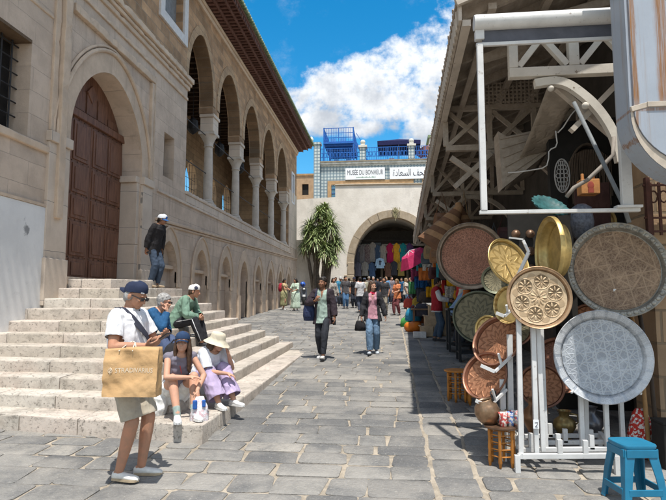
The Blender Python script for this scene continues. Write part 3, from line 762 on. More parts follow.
m = MB(); m.bb(-6.98, 12, YM, YM+.4, 9, 14.5); m.build('wall', tile2_m, mus, True)
m = MB(); m.bb(-6.9, 12, YM+.41, YM+7, 9, 14.4); m.build('body', wash_m, mus, True)
m = MB(); m.bb(-7.0, 12, YM-.25, YM+.5, 14.65, 14.85); m.bb(-7, 12, YM-.12, YM+.4, 14.502, 14.648); m.build('cornice', flat((.50, .50, .46), .8, .3, 3), mus, True, bevel=.03)
m = MB(); m.bb(-7.05, 12, YM-.3, YM+.3, 14.852, 14.95); m.build('coping', flat((.30, .25, .17), .9, .3, 3), mus, True)
tan = flat((.42, .26, .13), .8, .25, 4)
m = MB(); m.bb(-5.85, 2.2, YM-.12, YM-.002, 12.72, 13.08); m.bb(-5.85, -5.5, YM-.12, YM-.002, 10.5, 12.718); m.bb(3.0, 9, YM-.12, YM-.002, 12.72, 13.08); m.build('window_surround', tan, mus, True)
m = MB(); m.bb(-5.48, -4.4, YM-.06, YM-.004, 10.5, 12.6); w_ = m.build('window', flat((.10, .20, .26), .3), mus, True)
m = MB()
for k in range(5): m.bb(-5.48, -4.4, YM-.1, YM-.062, 10.6+k*.42, 10.66+k*.42)
m.build('bars', flat((.05, .12, .30), .5), w_, True)
m = MB(); m.bb(-7.15, -6.55, YM-.35, YM+.3, 9, 16.6); m.bb(-7.25, -6.45, YM-.45, YM+.4, 16.6, 16.8); m.build('corner_pillar', tile2_m, mus, True)
for x in (-2.5, 2.05, 7):
    m = MB(); m.bb(x-.28, x+.28, YM-.3, YM+.26, 14.95, 16.2); o = m.build('parapet_post', tile2_m, mus, True)
    m = MB(); m.bb(x-.4, x+.4, YM-.42, YM+.38, 16.2, 16.38); m.bb(x-.2, x+.2, YM-.22, YM+.18, 16.38, 16.55); m.ell((x, YM-.02, 16.75), (.24, .24, .24)); m.build('finial', flat((.60, .58, .52), .8), o, True, smooth=True, auto=40)
blue = flat((.02, .12, .42), .45, .2, 6); blue2 = flat((.09, .26, .55), .5, .25, 6)
def railing(name, a, b, h, parent, step=.16, band=True):
    m = MB(); a, b = Vector(a), Vector(b); L = (b-a).length; n = max(2, int(L/step))
    for z in (0.05, h*.33, h*.66, h): m.bar(a+Vector((0, 0, z)), b+Vector((0, 0, z)), .05, .05)
    for k in range(n+1): p = a+(b-a)*(k/n); m.bar(p, p+Vector((0, 0, h)), .035 if k % 6 else .07)
    if band: # scrollwork between the bars
        for k in range(0, n, 2):
            p = a+(b-a)*((k+.5)/n); r = .15
            m.tube([p+Vector((r*math.cos(q), 0, h*.5+r*1.6*math.sin(q))) for q in [i*PI/5 for i in range(11)]], .022, 4, caps=False)
    return m.build(name, blue, parent, True)
for a, b in ((-6.5, -2.8), (-2.2, 1.75), (2.35, 6.7)): railing('terrace_railing', (a, YM-.1, 14.95), (b, YM-.1, 14.95), 1.25, mus)
m = MB(); m.bb(-6.9, 12, YM+.5, YM+7, 14.4, 14.6); m.build('terrace_floor', flat((.35, .33, .3), .9), mus, True)
# upper viewing deck: a platform on posts reaching back from the parapet
dk = thing('viewing_deck', 'blue steel viewing deck on posts at the left of the museum roof', 'terrace', (-4, YM+3, 14.6))
m = MB(); m.bb(-6.35, -3.4, YM+.6, YM+6, 16.9, 17.05); m.build('deck_floor', blue, dk, True)
m = MB()
for k in range(7): m.bb(-6.3, -3.45, YM+.9+k*.8, YM+1.0+k*.8, 16.75, 16.9)
m.build('deck_joists', blue, dk, True)
for x, y in ((-6.3, YM+.7), (-3.45, YM+.7), (-6.3, YM+5.9), (-3.45, YM+5.9)): m = MB(); m.bb(x-.06, x+.06, y-.06, y+.06, 14.6, 18.5); m.build('post', blue, dk, True)
for a, b in (((-6.3, YM+.7), (-3.45, YM+.7)), ((-3.45, YM+.7), (-3.45, YM+5.9)), ((-6.3, YM+.7), (-6.3, YM+5.9)), ((-6.3, YM+5.9), (-3.45, YM+5.9))):
    railing('railing', (a[0], a[1], 17.05), (b[0], b[1], 17.05), 1.4, dk, .22, False)
m = MB()
for k in range(11): m.bb(-3.2+k*.12, -3.08+k*.12, YM+1, YM+1.9, 16.9-k*.21, 16.95-k*.21)
m.bar((-3.2, YM+1, 17), (-1.8, YM+1, 14.6), .06, .2); m.bar((-3.2, YM+1, 18), (-1.8, YM+1, 15.7), .05, .05); m.build('stair', blue, dk, True)
m = MB()
for x in (-5.6, -4.6): m.bb(x-.3, x+.3, YM+2, YM+2.6, 17.05, 17.5); m.bb(x-.3, x+.3, YM+2.55, YM+2.62, 17.5, 18.0)
m.bb(-5.0, -4.2, YM+3, YM+3.6, 17.72, 17.78); m.build('seats', blue2, dk, True)
def parasol(label, x, y, z0, zt, r, c, n=4, rot=PI/4, stretch=1.0, drop=.45):
    o = thing('parasol', label, 'parasol', (x, y, z0), rot if n == 4 else 0, 'parasols on the museum roof')
    m = MB(); m.tube([(0, 0, 0), (0, 0, zt-z0)], .035, 8); m.build('pole', flat((.5, .5, .5), .4), o)
    m = MB(); h = zt-z0; vs = [(0, 0, h)]; fs = []
    for k in range(n): a = 2*PI*k/n; vs.append((r*math.cos(a), r*math.sin(a), h-drop)); vs.append((r*math.cos(a)*.995, r*math.sin(a)*.995, h-drop-.40))
    for k in range(n): k2 = (k+1) % n; fs += [(0, 1+2*k, 1+2*k2), (1+2*k, 2+2*k, 2+2*k2, 1+2*k2)]
    m.add(vs, fs); q = m.build('canopy', cloth(c, wr=.2), o)
    sd = q.modifiers.new('solid', 'SOLIDIFY'); sd.thickness = .015
    m = MB()
    for k in range(n): a = 2*PI*k/n; m.tube([(0, 0, h-.1), (r*.97*math.cos(a), r*.97*math.sin(a), h-drop-.04)], .016, 5)
    m.build('ribs', flat((.3, .3, .3), .5), o); return o
parasol('square navy parasol open on the museum roof terrace', .9, YM+2.6, 14.6, 17.75, 2.9, (.018, .02, .075), drop=.75)
parasol('rust orange parasol open on the museum roof terrace', 5.0, YM+3.4, 14.6, 17.5, 2.4, (.40, .16, .08), 8, drop=.8)
for k, (x, c, lab) in enumerate(((-5.2, blue2, 'blue terrace chair behind the railing under the deck'), (-4.0, blue2, 'blue terrace chair behind the railing right of the deck post'), (.2, white_m, 'white terrace chair under the navy parasol'), (3.4, blue2, 'blue terrace chair between the two parasols'))):
    o = thing('terrace_chair', lab, 'chair', (x, YM+1.4, 14.6), 0, 'chairs on the museum roof')
    m = MB(); m.bb(-.25, .25, -.25, .25, .42, .47); m.build('seat', c, o)
    m = MB(); m.bb(-.25, .25, .2, .25, .5, 1.0); m.build('backrest', c, o)
    for sx in (-1, 1):
        for sy in (-1, 1): m = MB(); m.bb(sx*.22-.02, sx*.22+.02, sy*.22-.02, sy*.22+.02, 0, .42); m.build('leg', c, o)
# the two name boards
def lettering(body, size, x, y, z, mat, parent, name='lettering', width=None, rz=0, ext=.004, italic=0, bold=0):
    cu = bpy.data.curves.new(name, 'FONT'); cu.body = body; cu.size = size; cu.align_x = 'CENTER'; cu.align_y = 'CENTER'; cu.extrude = ext; cu.offset = bold; cu.shear = italic; cu.resolution_u = 3
    o = bpy.data.objects.new(name, cu); COL.objects.link(o); bpy.context.view_layer.update()
    dg = bpy.context.evaluated_depsgraph_get(); me = bpy.data.meshes.new_from_object(o.evaluated_get(dg)); bpy.data.objects.remove(o)
    k = 1
    if width: xs = [v.co.x for v in me.vertices]; k = width/(max(xs)-min(xs))
    me.transform(Matrix.Translation((x, y, z)) @ Matrix.Rotation(rz, 4, 'Z') @ Matrix.Rotation(PI/2, 4, 'X') @ Matrix.Diagonal((k, 1, 1, 1)))
    me.materials.clear(); me.materials.append(mat); q = bpy.data.objects.new(name, me); COL.objects.link(q)
    if parent is not None: adopt(q, parent, True)
    return q
sgn = flat((.78, .79, .80), .5, .05, 3); ink = flat((.02, .022, .045), .5); green = flat((.10, .22, .14), .6)
o = thing('museum_sign', 'white name board with dark blue Latin letters on the tiled museum', 'sign', (-2.3, YM-.2, 13.1), 0, 'name boards of the museum')
m = MB(); m.bb(-4.15, -.45, YM-.2, YM-.1, 13.14, 14.24); m.build('board', sgn, o, True)
lettering('MUSÉE DU BONHEUR', .66, -2.3, YM-.205, 13.78, ink, o, width=3.35, bold=0)
lettering('DES TUNISIENS', .20, -2.0, YM-.205, 13.33, green, o, 'small_lettering', width=1.7) if False else None
m = MB()
for k in range(14): m.bb(-3.1+k*.13, -3.02+k*.13, YM-.206, YM-.2, 13.28, 13.28+random.choice((.08, .1, .12)))
m.build('small_lettering', green, o, True)
o = thing('museum_sign', 'white name board with black Arabic script on the tiled museum', 'sign', (1.9, YM-.2, 13.1), 0, 'name boards of the museum')
m = MB(); m.bb(.0, 3.9, YM-.2, YM-.1, 13.10, 14.20); m.build('board', sgn, o, True)
lettering('\ufe93\ufea9\ufe8e\ufecc\ufeb4\ufedf\ufe8d \ufed2\ufea4\ufe98\ufee3', .9, 1.95, YM-.205, 13.66, ink, o, width=3.3, bold=0)
# tan house far behind on the left
o = thing('tan_house', 'sandy orange house showing between mosque and museum', 'building', (-9.5, 57, 2))
m = MB().wall([(-12, 1), (-7.1, 1), (-7.1, 15.1), (-12, 15.1)], [[(-9.3, 13), (-8.6, 13), (-8.6, 14.2), (-9.3, 14.2)]], xzp(56), 5); m.build('wall', flat((.40, .27, .165), .9, .2, 2), o, True)
m = MB(); m.bb(-12.1, -7.0, 55.9, 61, 15.1, 15.3); m.build('roof', tan, o, True)
m = MB(); m.bb(-9.4, -8.5, 56.2, 56.3, 12.9, 14.3); m.build('window', dark_m, o, True)
o = thing('roof_chimney', 'small white roof box with a tiled cap behind the navy parasol', 'chimney', (6.5, 62, 14))
m = MB(); m.bb(4.5, 9.5, 60, 64, 9, 20.0); m.build('box', wash_m, o, True); m = MB(); m.bb(4.3, 9.7, 59.8, 64.2, 20, 20.3); m.build('cap', flat((.2, .26, .15), .8), o, True)
# low side wall under the yucca, closing the gap past the mosque
o = thing('side_wall', 'low white plaster wall in dappled shade behind the yucca', 'wall', (-6, 36.8, gz(36)))
m = MB(); m.bb(-7.3, -5.3, 36.8, 37.1, 1.4, 6.0); m.build('plaster', wash_m, o, True)

# ------------------------------------------------------------------ yucca by the wall
bark_m = flat((.13, .105, .08), .9, .35, 8, .6, 20)
yleaf_m = flat((.17, .26, .08), .40, .4, 3, .1, spec=.45, c2=(.42, .49, .22)); ydry_m = flat((.23, .19, .11), .8, .3, 5)
yc = thing('yucca_tree', 'tall many headed yucca with spiky leaves against the white wall', 'tree', (-4.6, 35.5, gz(35.5)))
heads = [(-.05, 0, 5.9, .95), (-.75, .1, 5.0, 1.0), (.6, -.1, 5.1, 1.05), (-.35, -.3, 4.2, .95), (.95, .1, 4.0, .9), (.25, .2, 6.2, .8), (-1.0, 0, 3.9, .75), (.3, -.3, 3.6, .9), (.75, -.2, 3.0, .7), (0, .0, 4.8, 1.0)]
m = MB()
roots = [(-.35, .05), (0, 0), (.3, -.05)]
for k, (x, y, z, r) in enumerate(heads):
    rx, ry = roots[k % 3]; a = Vector((rx, ry, -.1)); b = Vector((rx*1.6, ry, 1.2)); c = Vector((x*.75, y, z*.6)); d = Vector((x, y, z))
    pts = [((1-q)**3)*a+3*((1-q)**2)*q*b+3*(1-q)*q*q*c+q**3*d for q in [i/9 for i in range(10)]]
    m.tube(pts, [.17-.10*i/9+random.uniform(-.01, .01) for i in range(10)], 9)
m.build('trunk', bark_m, yc, smooth=True)
for mi, (nm, mt) in enumerate((('crown', yleaf_m), ('dry_leaves', ydry_m))):
    m = MB()
    for x, y, z, r in heads:
        for k in range(340 if mi == 0 else 40):
            th = math.acos(random.uniform(-.55, 1) if mi == 0 else random.uniform(-1, -.4)); ph = random.uniform(0, 2*PI)
            d = Vector((math.sin(th)*math.cos(ph), math.sin(th)*math.sin(ph), math.cos(th)))
            L = r*random.uniform(.65, 1.1); s = Vector((x, y, z+random.uniform(-.3, .2))); side = d.cross(Vector((0, 0, 1)))
            side = (side.normalized() if side.length > .05 else Vector((1, 0, 0)))*random.uniform(.032, .055)
            droop = Vector((0, 0, -1))*L*random.uniform(.08, .6); p1 = s+d*L*.5+droop*.12; p2 = s+d*L+droop
            up = side.cross(d).normalized()*.012
            m.add([s-side*.6, s+side*.6, p1+side+up, p1-side+up, p2], [(0, 1, 2, 3), (3, 2, 4)])
    m.build(nm, mt, yc)
# ------------------------------------------------------------------ the market canopy along the right side: weathered timber roof on lattice trusses
t = NT('weathered_timber')
gr = t.noise(2.5, 8, .7, t.map((5, 1.2, 5))); n2 = t.noise(1.4, 7, .7)
col = t.mix(t.ramp(gr, .3, .72), (.31, .26, .21), (.42, .36, .30)); col = t.mix(t.ramp(n2, .5, .72, 0, .6), col, (.22, .18, .145))
col = t.mix(t.ramp(t.noise(16, 6, .7), .62, .76, 0, .7), col, (.50, .44, .37))
timber_m = t.done(col, .85, 0, .2, t.bump(gr, .6, .012))
t = NT('flaking_white_paint')
n1 = t.noise(9, 9, .75, t.map((1, 1, 1))); n2 = t.noise(2, 6, .7)
col = t.mix(t.ramp(n2, .35, .7), (.62, .58, .51), (.50, .46, .40)); col = t.mix(t.ramp(n1, .60, .66), col, (.22, .17, .125))
paint_m = t.done(col, .7, 0, .3, t.bump(n1, .5, .008))
t = NT('dusty_white_paint')
n1 = t.noise(9, 9, .75); n2 = t.noise(2, 6, .7)
col = t.mix(t.ramp(n2, .35, .7), (.50, .44, .37), (.38, .33, .28)); col = t.mix(t.ramp(n1, .60, .68), col, (.15, .12, .09))
dusty_m = t.done(col, .8, 0, .25, t.bump(n1, .5, .008))
CY0, CY1 = 5.85, 28.5
ex = lambda y: .80+(y-5.85)*.0195          # the eave runs not quite parallel to the street
EZ, PIT = 5.05, .40
can = thing('market_canopy', 'weathered timber canopy roof over the market stalls on lattice trusses', 'canopy', (2.5, 17, gz(17)))
def deckpt(x, y, dz=0): return (x, y, EZ+(x-ex(y))*PIT+dz)
m = MB()
XR = 4.2
vs = [deckpt(ex(CY0)-.06, CY0-.12), deckpt(XR, CY0-.12), deckpt(XR, CY1), deckpt(ex(CY1)-.06, CY1)]
m.add(vs+[(x, y, z+.05) for x, y, z in vs], [(0, 1, 2, 3), (4, 5, 6, 7), (0, 1, 5, 4), (1, 2, 6, 5), (2, 3, 7, 6), (3, 0, 4, 7)])
m.build('roof_deck', timber_m, can, True)
m = MB(); y = CY0-.1       # old tiles: their wavy ends show along the eave
while y < CY1:
    m.tube([(ex(y)-.035+random.uniform(-.012, .012), y, EZ+.05+random.uniform(-.012, .012)), (XR, y, EZ+.09+(XR-ex(y))*PIT)], .06, 7); y += .125
m.build('roof_tiles', flat((.33, .27, .215), .9, .35, 5), can, True, smooth=True, auto=60)
m = MB()
m.bar((ex(CY0)-.02, CY0-.12, EZ-.11), (ex(CY1)-.02, CY1, EZ-.11), .035, .24); m.bar((ex(CY0)+.05, CY0-.1, EZ-.25), (ex(CY1)+.05, CY1, EZ-.25), .09, .07)
y = CY0
while y < CY1: m.bb(ex(y)-.055, ex(y)-.038, y, y+.05, EZ-.27, EZ-.06); y += .16
m.build('eave_fascia', dusty_m, can, True)
m = MB(); m.bar(deckpt(ex(CY0)-.08, CY0-.16, .02), deckpt(XR, CY0-.16, .02), .05, .16, up=(0, 0, 1)); m.build('barge_board', dusty_m, can, True)
y = CY0+.15
while y < CY1:
    m = MB(); m.bar(deckpt(ex(y)+.02, y, -.06), deckpt(3.25, y, -.06), .07, .12); m.build('rafter', timber_m, can, True); y += .62
for k in range(4):
    m = MB(); q = .35+k*.72
    m.bar(deckpt(ex(CY0)+q, CY0, -.155), deckpt(ex(CY1)+q, CY1, -.155), .09, .07); m.build('purlin', timber_m, can, True)
def truss(y, x0, x1, zb, zt, step, mat, post=True):
    m = MB(); m.bar((x0, y, zb), (x1, y, zb), .10, .09); m.bar((x0, y, zt), (x1, y, zt), .09, .08)
    n = max(1, round((x1-x0)/step)); s = (x1-x0)/n
    for k in range(n+1): m.bb(x0+k*s-.04, x0+k*s+.04, y-.038, y+.038, zb+.045, zt-.04)
    for k in range(n):
        a, b = x0+k*s+.045, x0+(k+1)*s-.045
        m.bar((a, y-.012, zb+.05), (b, y-.012, zt-.05), .05, .07); m.bar((a, y+.014, zt-.05), (b, y+.014, zb+.05), .047, .07)
    return m.build('truss', mat, can, True)
for y in (9, 12.9, 16.8, 20.7, 24.6):
    truss(y, ex(y)+.08, 3.1, 4.32, 5.0 if y == 9 else 5.12, .62, timber_m)
    m = MB(); pts = [(ex(y)+.75+q*.1, y, 4.24) for q in range(3)]+[(ex(y)+1.0+.95*math.sin(a), y, 4.24-.95*(1-math.cos(a))) for a in [PI/2*k/9 for k in range(1, 10)]]
    for a, b in zip(pts, pts[1:]): m.bar(a, b, .09, .10, up=(0, 1, 0))
    m.build('arched_brace', timber_m, can, True)
    m = MB(); m.bar((ex(y)+.15, y-.05, 4.15), (ex(y)+.75, y-.05, 3.7), .08, .08); m.bar((ex(y)+.8, y-.062, 4.2), (ex(y)+.2, y-.062, 3.65), .076, .08); m.build('cross_brace', timber_m, can, True)
# pierced screen
m = MB()
for k in range(16): m.bb(1.45+k*.065, 1.47+k*.065, 8.93, 8.95, 5.04, 5.42)
for k in range(6): m.bb(1.42, 2.48, 8.945, 8.96, 5.06+k*.065, 5.085+k*.065)
m.build('lattice_screen', timber_m, can, True)
# the sunlit end truss: a white painted lattice girder with kneed brace
TY = 6.12
m = MB(); m.bb(1.36, 3.1, TY-.05, TY+.05, 4.30, 4.41); m.build('girder_chord', paint_m, can, True, bevel=.006)
m = MB(); m.bb(1.36, 3.1, TY-.04, TY+.04, 4.76, 4.84); m.build('girder_chord', paint_m, can, True, bevel=.006)
for x, w in ((1.41, .1), (2.07, .11), (2.75, .11)):
    m = MB(); m.bb(x-w/2, x+w/2, TY-.048, TY+.048, 4.412, 4.758); m.build('girder_post', paint_m, can, True, bevel=.006)
for a, b in (((1.47, 4.43), (1.72, 4.75)), ((1.75, 4.75), (2.0, 4.43)), ((2.14, 4.43), (2.4, 4.75)), ((2.43, 4.75), (2.68, 4.43))):
    m = MB(); m.bar((a[0], TY, a[1]), (b[0], TY, b[1]), .07, .075, up=(0, 1, 0)); m.build('girder_diagonal', paint_m, can, True, bevel=.005)
m = MB(); pts = [(1.64, TY, 4.225), (1.85, TY, 4.245), (2.0, TY, 4.20), (2.15, TY, 4.08), (2.28, TY, 3.94), (2.40, TY, 3.75), (2.48, TY, 3.55), (2.52, TY, 3.3)]
fp = []
for i in range(len(pts)-1):
    P0, P1, P2, P3 = [Vector(pts[max(0, min(len(pts)-1, i+d))]) for d in (-1, 0, 1, 2)]
    for q in (0, .25, .5, .75): fp.append(.5*((2*P1)+(P2-P0)*q+(2*P0-5*P1+4*P2-P3)*q*q+(3*P1-P0-3*P2+P3)*q**3))
fp.append(Vector(pts[-1])); outl, inl = [], []
for i, p in enumerate(fp):
    d = (fp[min(i+1, len(fp)-1)]-fp[max(i-1, 0)]).normalized(); nr = Vector((-d.z, 0, d.x)); outl.append((p.x+nr.x*.045, p.z+nr.z*.045)); inl.append((p.x-nr.x*.045, p.z-nr.z*.045))
m.wall(outl+inl[::-1], [], xzp(TY-.043), .086)
m.build('kneed_brace', paint_m, can, True)
m = MB(); m.ell((1.81, TY-.02, 4.16), (.035, .035, .035)); m.ell((2.16, TY-.06, 3.93), (.04, .04, .04)); m.build('knob', paint_m, can, True, smooth=True)
m = MB(); m.bar((2.05, TY+.1, 3.7), (2.62, TY+.1, 4.28), .06, .09, up=(0, 1, 0)); m.bar((1.95, TY+.21, 4.25), (3.0, TY+.21, 3.2), .06, .09, up=(0, 1, 0)); m.build('cross_brace', dusty_m, can, True)
for a, b in (((1.2, 6.5, 5.0), (3.0, 6.5, 5.45)), ((1.2, 6.9, 4.9), (3.0, 7.2, 5.5))): m = MB(); m.bar(a, b, .08, .1); m.build('tie_beam', timber_m, can, True)
# sheet of canvas slung under the trusses, timber box bracket behind it
canvas_m = cloth((.30, .255, .205), wr=.35)
m = MB(); A = [Vector(v) for v in ((1.93, 6.55, 4.42), (2.24, 6.55, 4.27))]; B = [Vector(v) for v in ((1.86, 9.0, 3.58), (2.34, 9.0, 3.85))]
rows = []
for i in range(13):
    q = i/12; r = []
    for k in range(7): w = k/6; p = A[0].lerp(A[1], w).lerp(B[0].lerp(B[1], w), q); r.append(p+Vector((0, 0, -.06*math.sin(PI*q)+.006*math.sin(7*w-2*q))))
    rows.append(r)
m.add([p for r in rows for p in r], [(7*i+k, 7*i+k+1, 7*i+8+k, 7*i+7+k) for i in range(12) for k in range(6)])
o = m.build('canvas_sheet', canvas_m, smooth=True); sd = o.modifiers.new('solid', 'SOLIDIFY'); sd.thickness = .006
tag(o, 'beige canvas sheet slung in a slope under the canopy trusses', 'canvas')
o = thing('timber_bracket', 'big timber box bracket under the canopy behind the canvas sheet', 'bracket', (1.85, 8.1, 3.4))
m = MB().wall([(1.64, 3.42), (2.35, 3.98), (2.35, 4.32), (1.72, 4.2), (1.60, 4.28)], [], xzp(8.0), .35); m.build('box', timber_m, o, True)
m = MB()
for k in range(5): m.bar((1.62+.02*k, 7.985, 4.16-k*.14), (2.3, 7.985, 4.28-k*.07), .012, .02)
m.build('battens', timber_m, o, True)
# ------------------------------------------------------------------ the shop building behind the stalls
shop = thing('shop_building', 'stone shop building behind the canopy with a dark open front', 'building', (3.4, 15, gz(15)))
tanw = stone('tan_blockwork', (.38, .265, .165), (.27, .185, .115), 'xz', .62, .34, (.2, .15, .1), .014, .4, .7, 2, .2)
m = MB(); m.bb(2.72, 7, 5.95, 6.5, -.3, 4.4); m.build('end_pier', tanw, shop, True)
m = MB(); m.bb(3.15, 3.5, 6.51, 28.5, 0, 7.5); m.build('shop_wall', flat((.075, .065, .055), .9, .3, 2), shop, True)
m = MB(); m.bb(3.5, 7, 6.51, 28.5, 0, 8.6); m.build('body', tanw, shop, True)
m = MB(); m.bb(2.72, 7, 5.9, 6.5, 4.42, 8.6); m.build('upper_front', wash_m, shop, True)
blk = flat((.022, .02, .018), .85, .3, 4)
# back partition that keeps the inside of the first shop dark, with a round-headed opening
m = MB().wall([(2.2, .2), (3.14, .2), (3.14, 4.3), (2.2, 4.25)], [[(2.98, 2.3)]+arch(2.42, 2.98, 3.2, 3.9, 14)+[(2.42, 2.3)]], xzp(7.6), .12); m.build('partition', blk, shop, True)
m = MB(); pts = [(a, 7.58, b) for a, b in arch(2.40, 3.0, 3.2, 3.93, 16)]; m.tube(pts, .018, 6); m.bb(2.42, 2.98, 7.8, 7.85, 2.2, 4.0); m.build('arch_frame', flat((.10, .075, .055), .7), shop, True)
# hanging cords and strings inside the round-headed opening
o = thing('bead_strings', 'brown bead strings hanging in the round headed opening of the shop', 'strings', (2.7, 7.5, 3.55), 0)
m = MB()
for k in range(26): x = -.27+k*.0215; z = .28*math.sqrt(max(.02, 1-(x/.3)**2)); m.tube([(x, 0, z), (x+random.uniform(-.01, .01), 0, z-random.uniform(.3, .7))], .007, 5)
m.build('strings', flat((.12, .085, .06), .7), o)
# iron grille on the pier
o = thing('iron_grille', 'rust red wrought iron grille standing before the tan pier', 'grille', (2.72, 5.8, 2.0))
m = MB(); rust = flat((.075, .03, .022), .7, .3, 10)
for k in range(5): m.bb(2.66+k*.085, 2.685+k*.085, 5.80, 5.82, 2.45, 3.0)
for z in (2.48, 2.62, 2.96): m.bb(2.6, 3.1, 5.795, 5.82, z, z+.02)
for k in range(4):
    c = Vector((2.70+k*.1, 5.81, 2.85)); m.tube([c+Vector((.04*math.cos(a), 0, .06*math.sin(a))) for a in [q*PI/6 for q in range(13)]], .009, 5)
m.bb(2.62, 2.66, 5.78, 5.84, 2.3, 3.05); m.build('grille', rust, o, True)

# ------------------------------------------------------------------ the rusty sheet-metal shutter box
t = NT('rusty_painted_sheet')
x = t.n('ShaderNodeSeparateXYZ'); t.l(t.co, x.inputs[0])
st = t.noise(5, 7, .7, t.map((3.2, 3, .12))); st2 = t.noise(14, 8, .7, t.map((2, 2, .3)))
base = t.mix(t.ramp(t.noise(1.6, 6, .6), .3, .7), (.33, .37, .43), (.28, .315, .365))
rustc = t.mix(st2, (.10, .038, .012), (.36, .17, .055))
def band(c, w): return t.ramp(t.math('ABSOLUTE', t.math('SUBTRACT', t.math('ADD', x.outputs[0], t.math('MULTIPLY', t.math('SUBTRACT', st2, .5), .05)), c)), w*.35, w, 1, 0)
b1 = t.math('MAXIMUM', band(.045, .03), band(.27, .065))
b1 = t.math('MULTIPLY', b1, t.ramp(x.outputs[2], .55, .75, 0, 1)); b1 = t.math('MULTIPLY', b1, t.ramp(st, .22, .5, .35, 1))
b2 = t.math('MULTIPLY', band(.045, .012), .8); b3 = t.math('MULTIPLY', t.ramp(t.math('ABSOLUTE', t.math('SUBTRACT', x.outputs[2], .62)), .006, .02, 1, 0), .7)
speck = t.ramp(t.noise(7, 9, .8), .66, .78, 0, .7)
f = t.math('MAXIMUM', t.math('MAXIMUM', b1, b2), t.math('MAXIMUM', b3, speck))
f = t.math('MULTIPLY', f, t.ramp(t.noise(9, 8, .75, t.map((6, 4, .12))), .34, .56, .25, 1)); col = t.mix(f, base, rustc); col = t.mix(t.math('MULTIPLY', t.ramp(t.noise(6, 8, .75, t.map((4, 3, .10))), .50, .72), .55), col, (.25, .17, .10)); rbox_m = t.done(col, t.ramp(f, 0, 1, .5, .85), 0, .4, t.bump(t.math('ADD', st2, f), .25, .008))
BX, BY = 2.0, 4.62
rb = thing('shutter_box', 'pale blue sheet metal shutter box streaked with brown rust, rounded below', 'shutter box', (BX, BY, 2.74))
prof = [(0, 3.0), (0, .60)]+[(.62-.62*math.cos(a), .60-.60*math.sin(a)) for a in [PI/2*k/14 for k in range(1, 15)]]+[(1.6, 0), (1.6, 3.0)]
m = MB().wall(prof, [], lambda u, v, d: (u, d, v), .28); m.build('casing', rbox_m, rb)
pr2 = [(.025, 3.0), (.025, .63)]+[(.66-.635*math.cos(a), .63-.52*math.sin(a)) for a in [PI/2*k/14 for k in range(1, 15)]]+[(1.6, .13), (1.6, 3.0)]
m = MB().wall(pr2, [], lambda u, v, d: (u, -.025+d, v), .024); m.build('front_panel', rbox_m, rb)
tanp = flat((.46, .40, .33), .7, .2, 6)
m = MB(); n = 15
o_ = [(.62-.62*math.cos(a), .60-.60*math.sin(a)) for a in [PI/2*k/14 for k in range(15)]]; i_ = [(.66-.64*math.cos(a), .63-.525*math.sin(a)) for a in [PI/2*k/14 for k in range(15)]]
m.add([(p[0], -.012, p[1]) for p in o_]+[(p[0], -.012, p[1]) for p in i_], [(k, k+1, n+k+1, n+k) for k in range(n-1)]); m.build('curved_flange', tanp, rb)
m = MB(); m.box((.80, -.032, .66), (1.35, .02, .045)); m.box((.07, -.014, .645), (.14, .03, .045), M=Matrix.Rotation(-.25, 3, 'Y')); m.build('seam_strip', tanp, rb, bevel=.004)

# ------------------------------------------------------------------ the white roller-awning frame
t = NT('scuffed_white_metal'); n1 = t.noise(11, 8, .75); n2 = t.noise(3, 6, .65)
col = t.mix(t.ramp(n2, .35, .7), (.62, .62, .61), (.50, .50, .49)); sc_ = t.ramp(n1, .60, .70, 0, .85); col = t.mix(sc_, col, (.22, .17, .13)); col = t.mix(t.ramp(t.noise(40, 4, .7), .62, .72, 0, .6), col, (.30, .29, .28))
alu = t.done(col, t.ramp(n1, .4, .7, .35, .75), 0, .45, t.bump(n1, .25, .004)); grey_f = cloth((.10, .105, .125), wr=.15)
FY = 5.36
fr = thing('awning_frame', 'white metal roller awning frame hanging in front of the market canopy', 'awning frame', (1.6, FY, 2.6))
m = MB(); m.lathe([(.0, 0), (.076, 0), (.08, .02), (.08, 1.52), (.076, 1.54), (0, 1.54)], 20, M=Matrix.Rotation(PI/2, 3, 'Y'), c=(.86, FY-.02, 4.575)); m.build('cassette', alu, fr, True, smooth=True, auto=50)
m = MB(); m.bb(.94, 2.3, FY-.01, FY-.002, 4.37, 4.52); m.build('valance', grey_f, fr, True)
m = MB(); m.bb(.88, 2.36, FY-.02, FY+.015, 4.335, 4.37); m.build('front_bar', alu, fr, True, bevel=.004)
m = MB(); m.bb(.885, .945, FY-.03, FY+.03, 2.66, 4.36); m.bb(.87, .96, FY-.035, FY+.035, 4.40, 4.5); m.build('leg', alu, fr, True, bevel=.006)
m = MB(); m.bb(2.20, 2.30, FY-.03, FY+.03, 2.67, 3.45); m.build('leg', alu, fr, True, bevel=.006)
m = MB(); m.bb(.87, 2.36, FY-.025, FY+.025, 2.625, 2.66); m.bb(2.14, 2.37, FY-.06, FY+.04, 2.66, 2.685); m.build('bottom_bar', alu, fr, True, bevel=.004)
o = MB().tube([(2.02, 6.0, 3.95), (2.31, 5.6, 2.75), (2.345, 5.56, 2.55)], .022, 8).build('brace_pole', flat((.17, .185, .195), .5), smooth=True)
tag(o, 'grey metal pole slanting down from the kneed brace beside the bead strings', 'pole')
o = MB().tube([(2.16, 6.3, 4.0), (2.10, 6.35, 3.93), (2.02, 6.4, 3.80), (1.96, 6.4, 3.74), (1.935, 6.4, 3.76), (1.94, 6.4, 3.70), (1.95, 6.41, 3.62), (1.93, 6.41, 3.57), (1.88, 6.42, 3.55), (1.855, 6.42, 3.52), (1.85, 6.42, 3.44), (1.83, 6.43, 3.36), (1.78, 6.44, 3.33), (1.66, 6.46, 3.315), (1.52, 6.48, 3.30), (1.40, 6.5, 3.30)], .008, 6).build('electric_cable', flat((.45, .43, .40), .6), smooth=True)
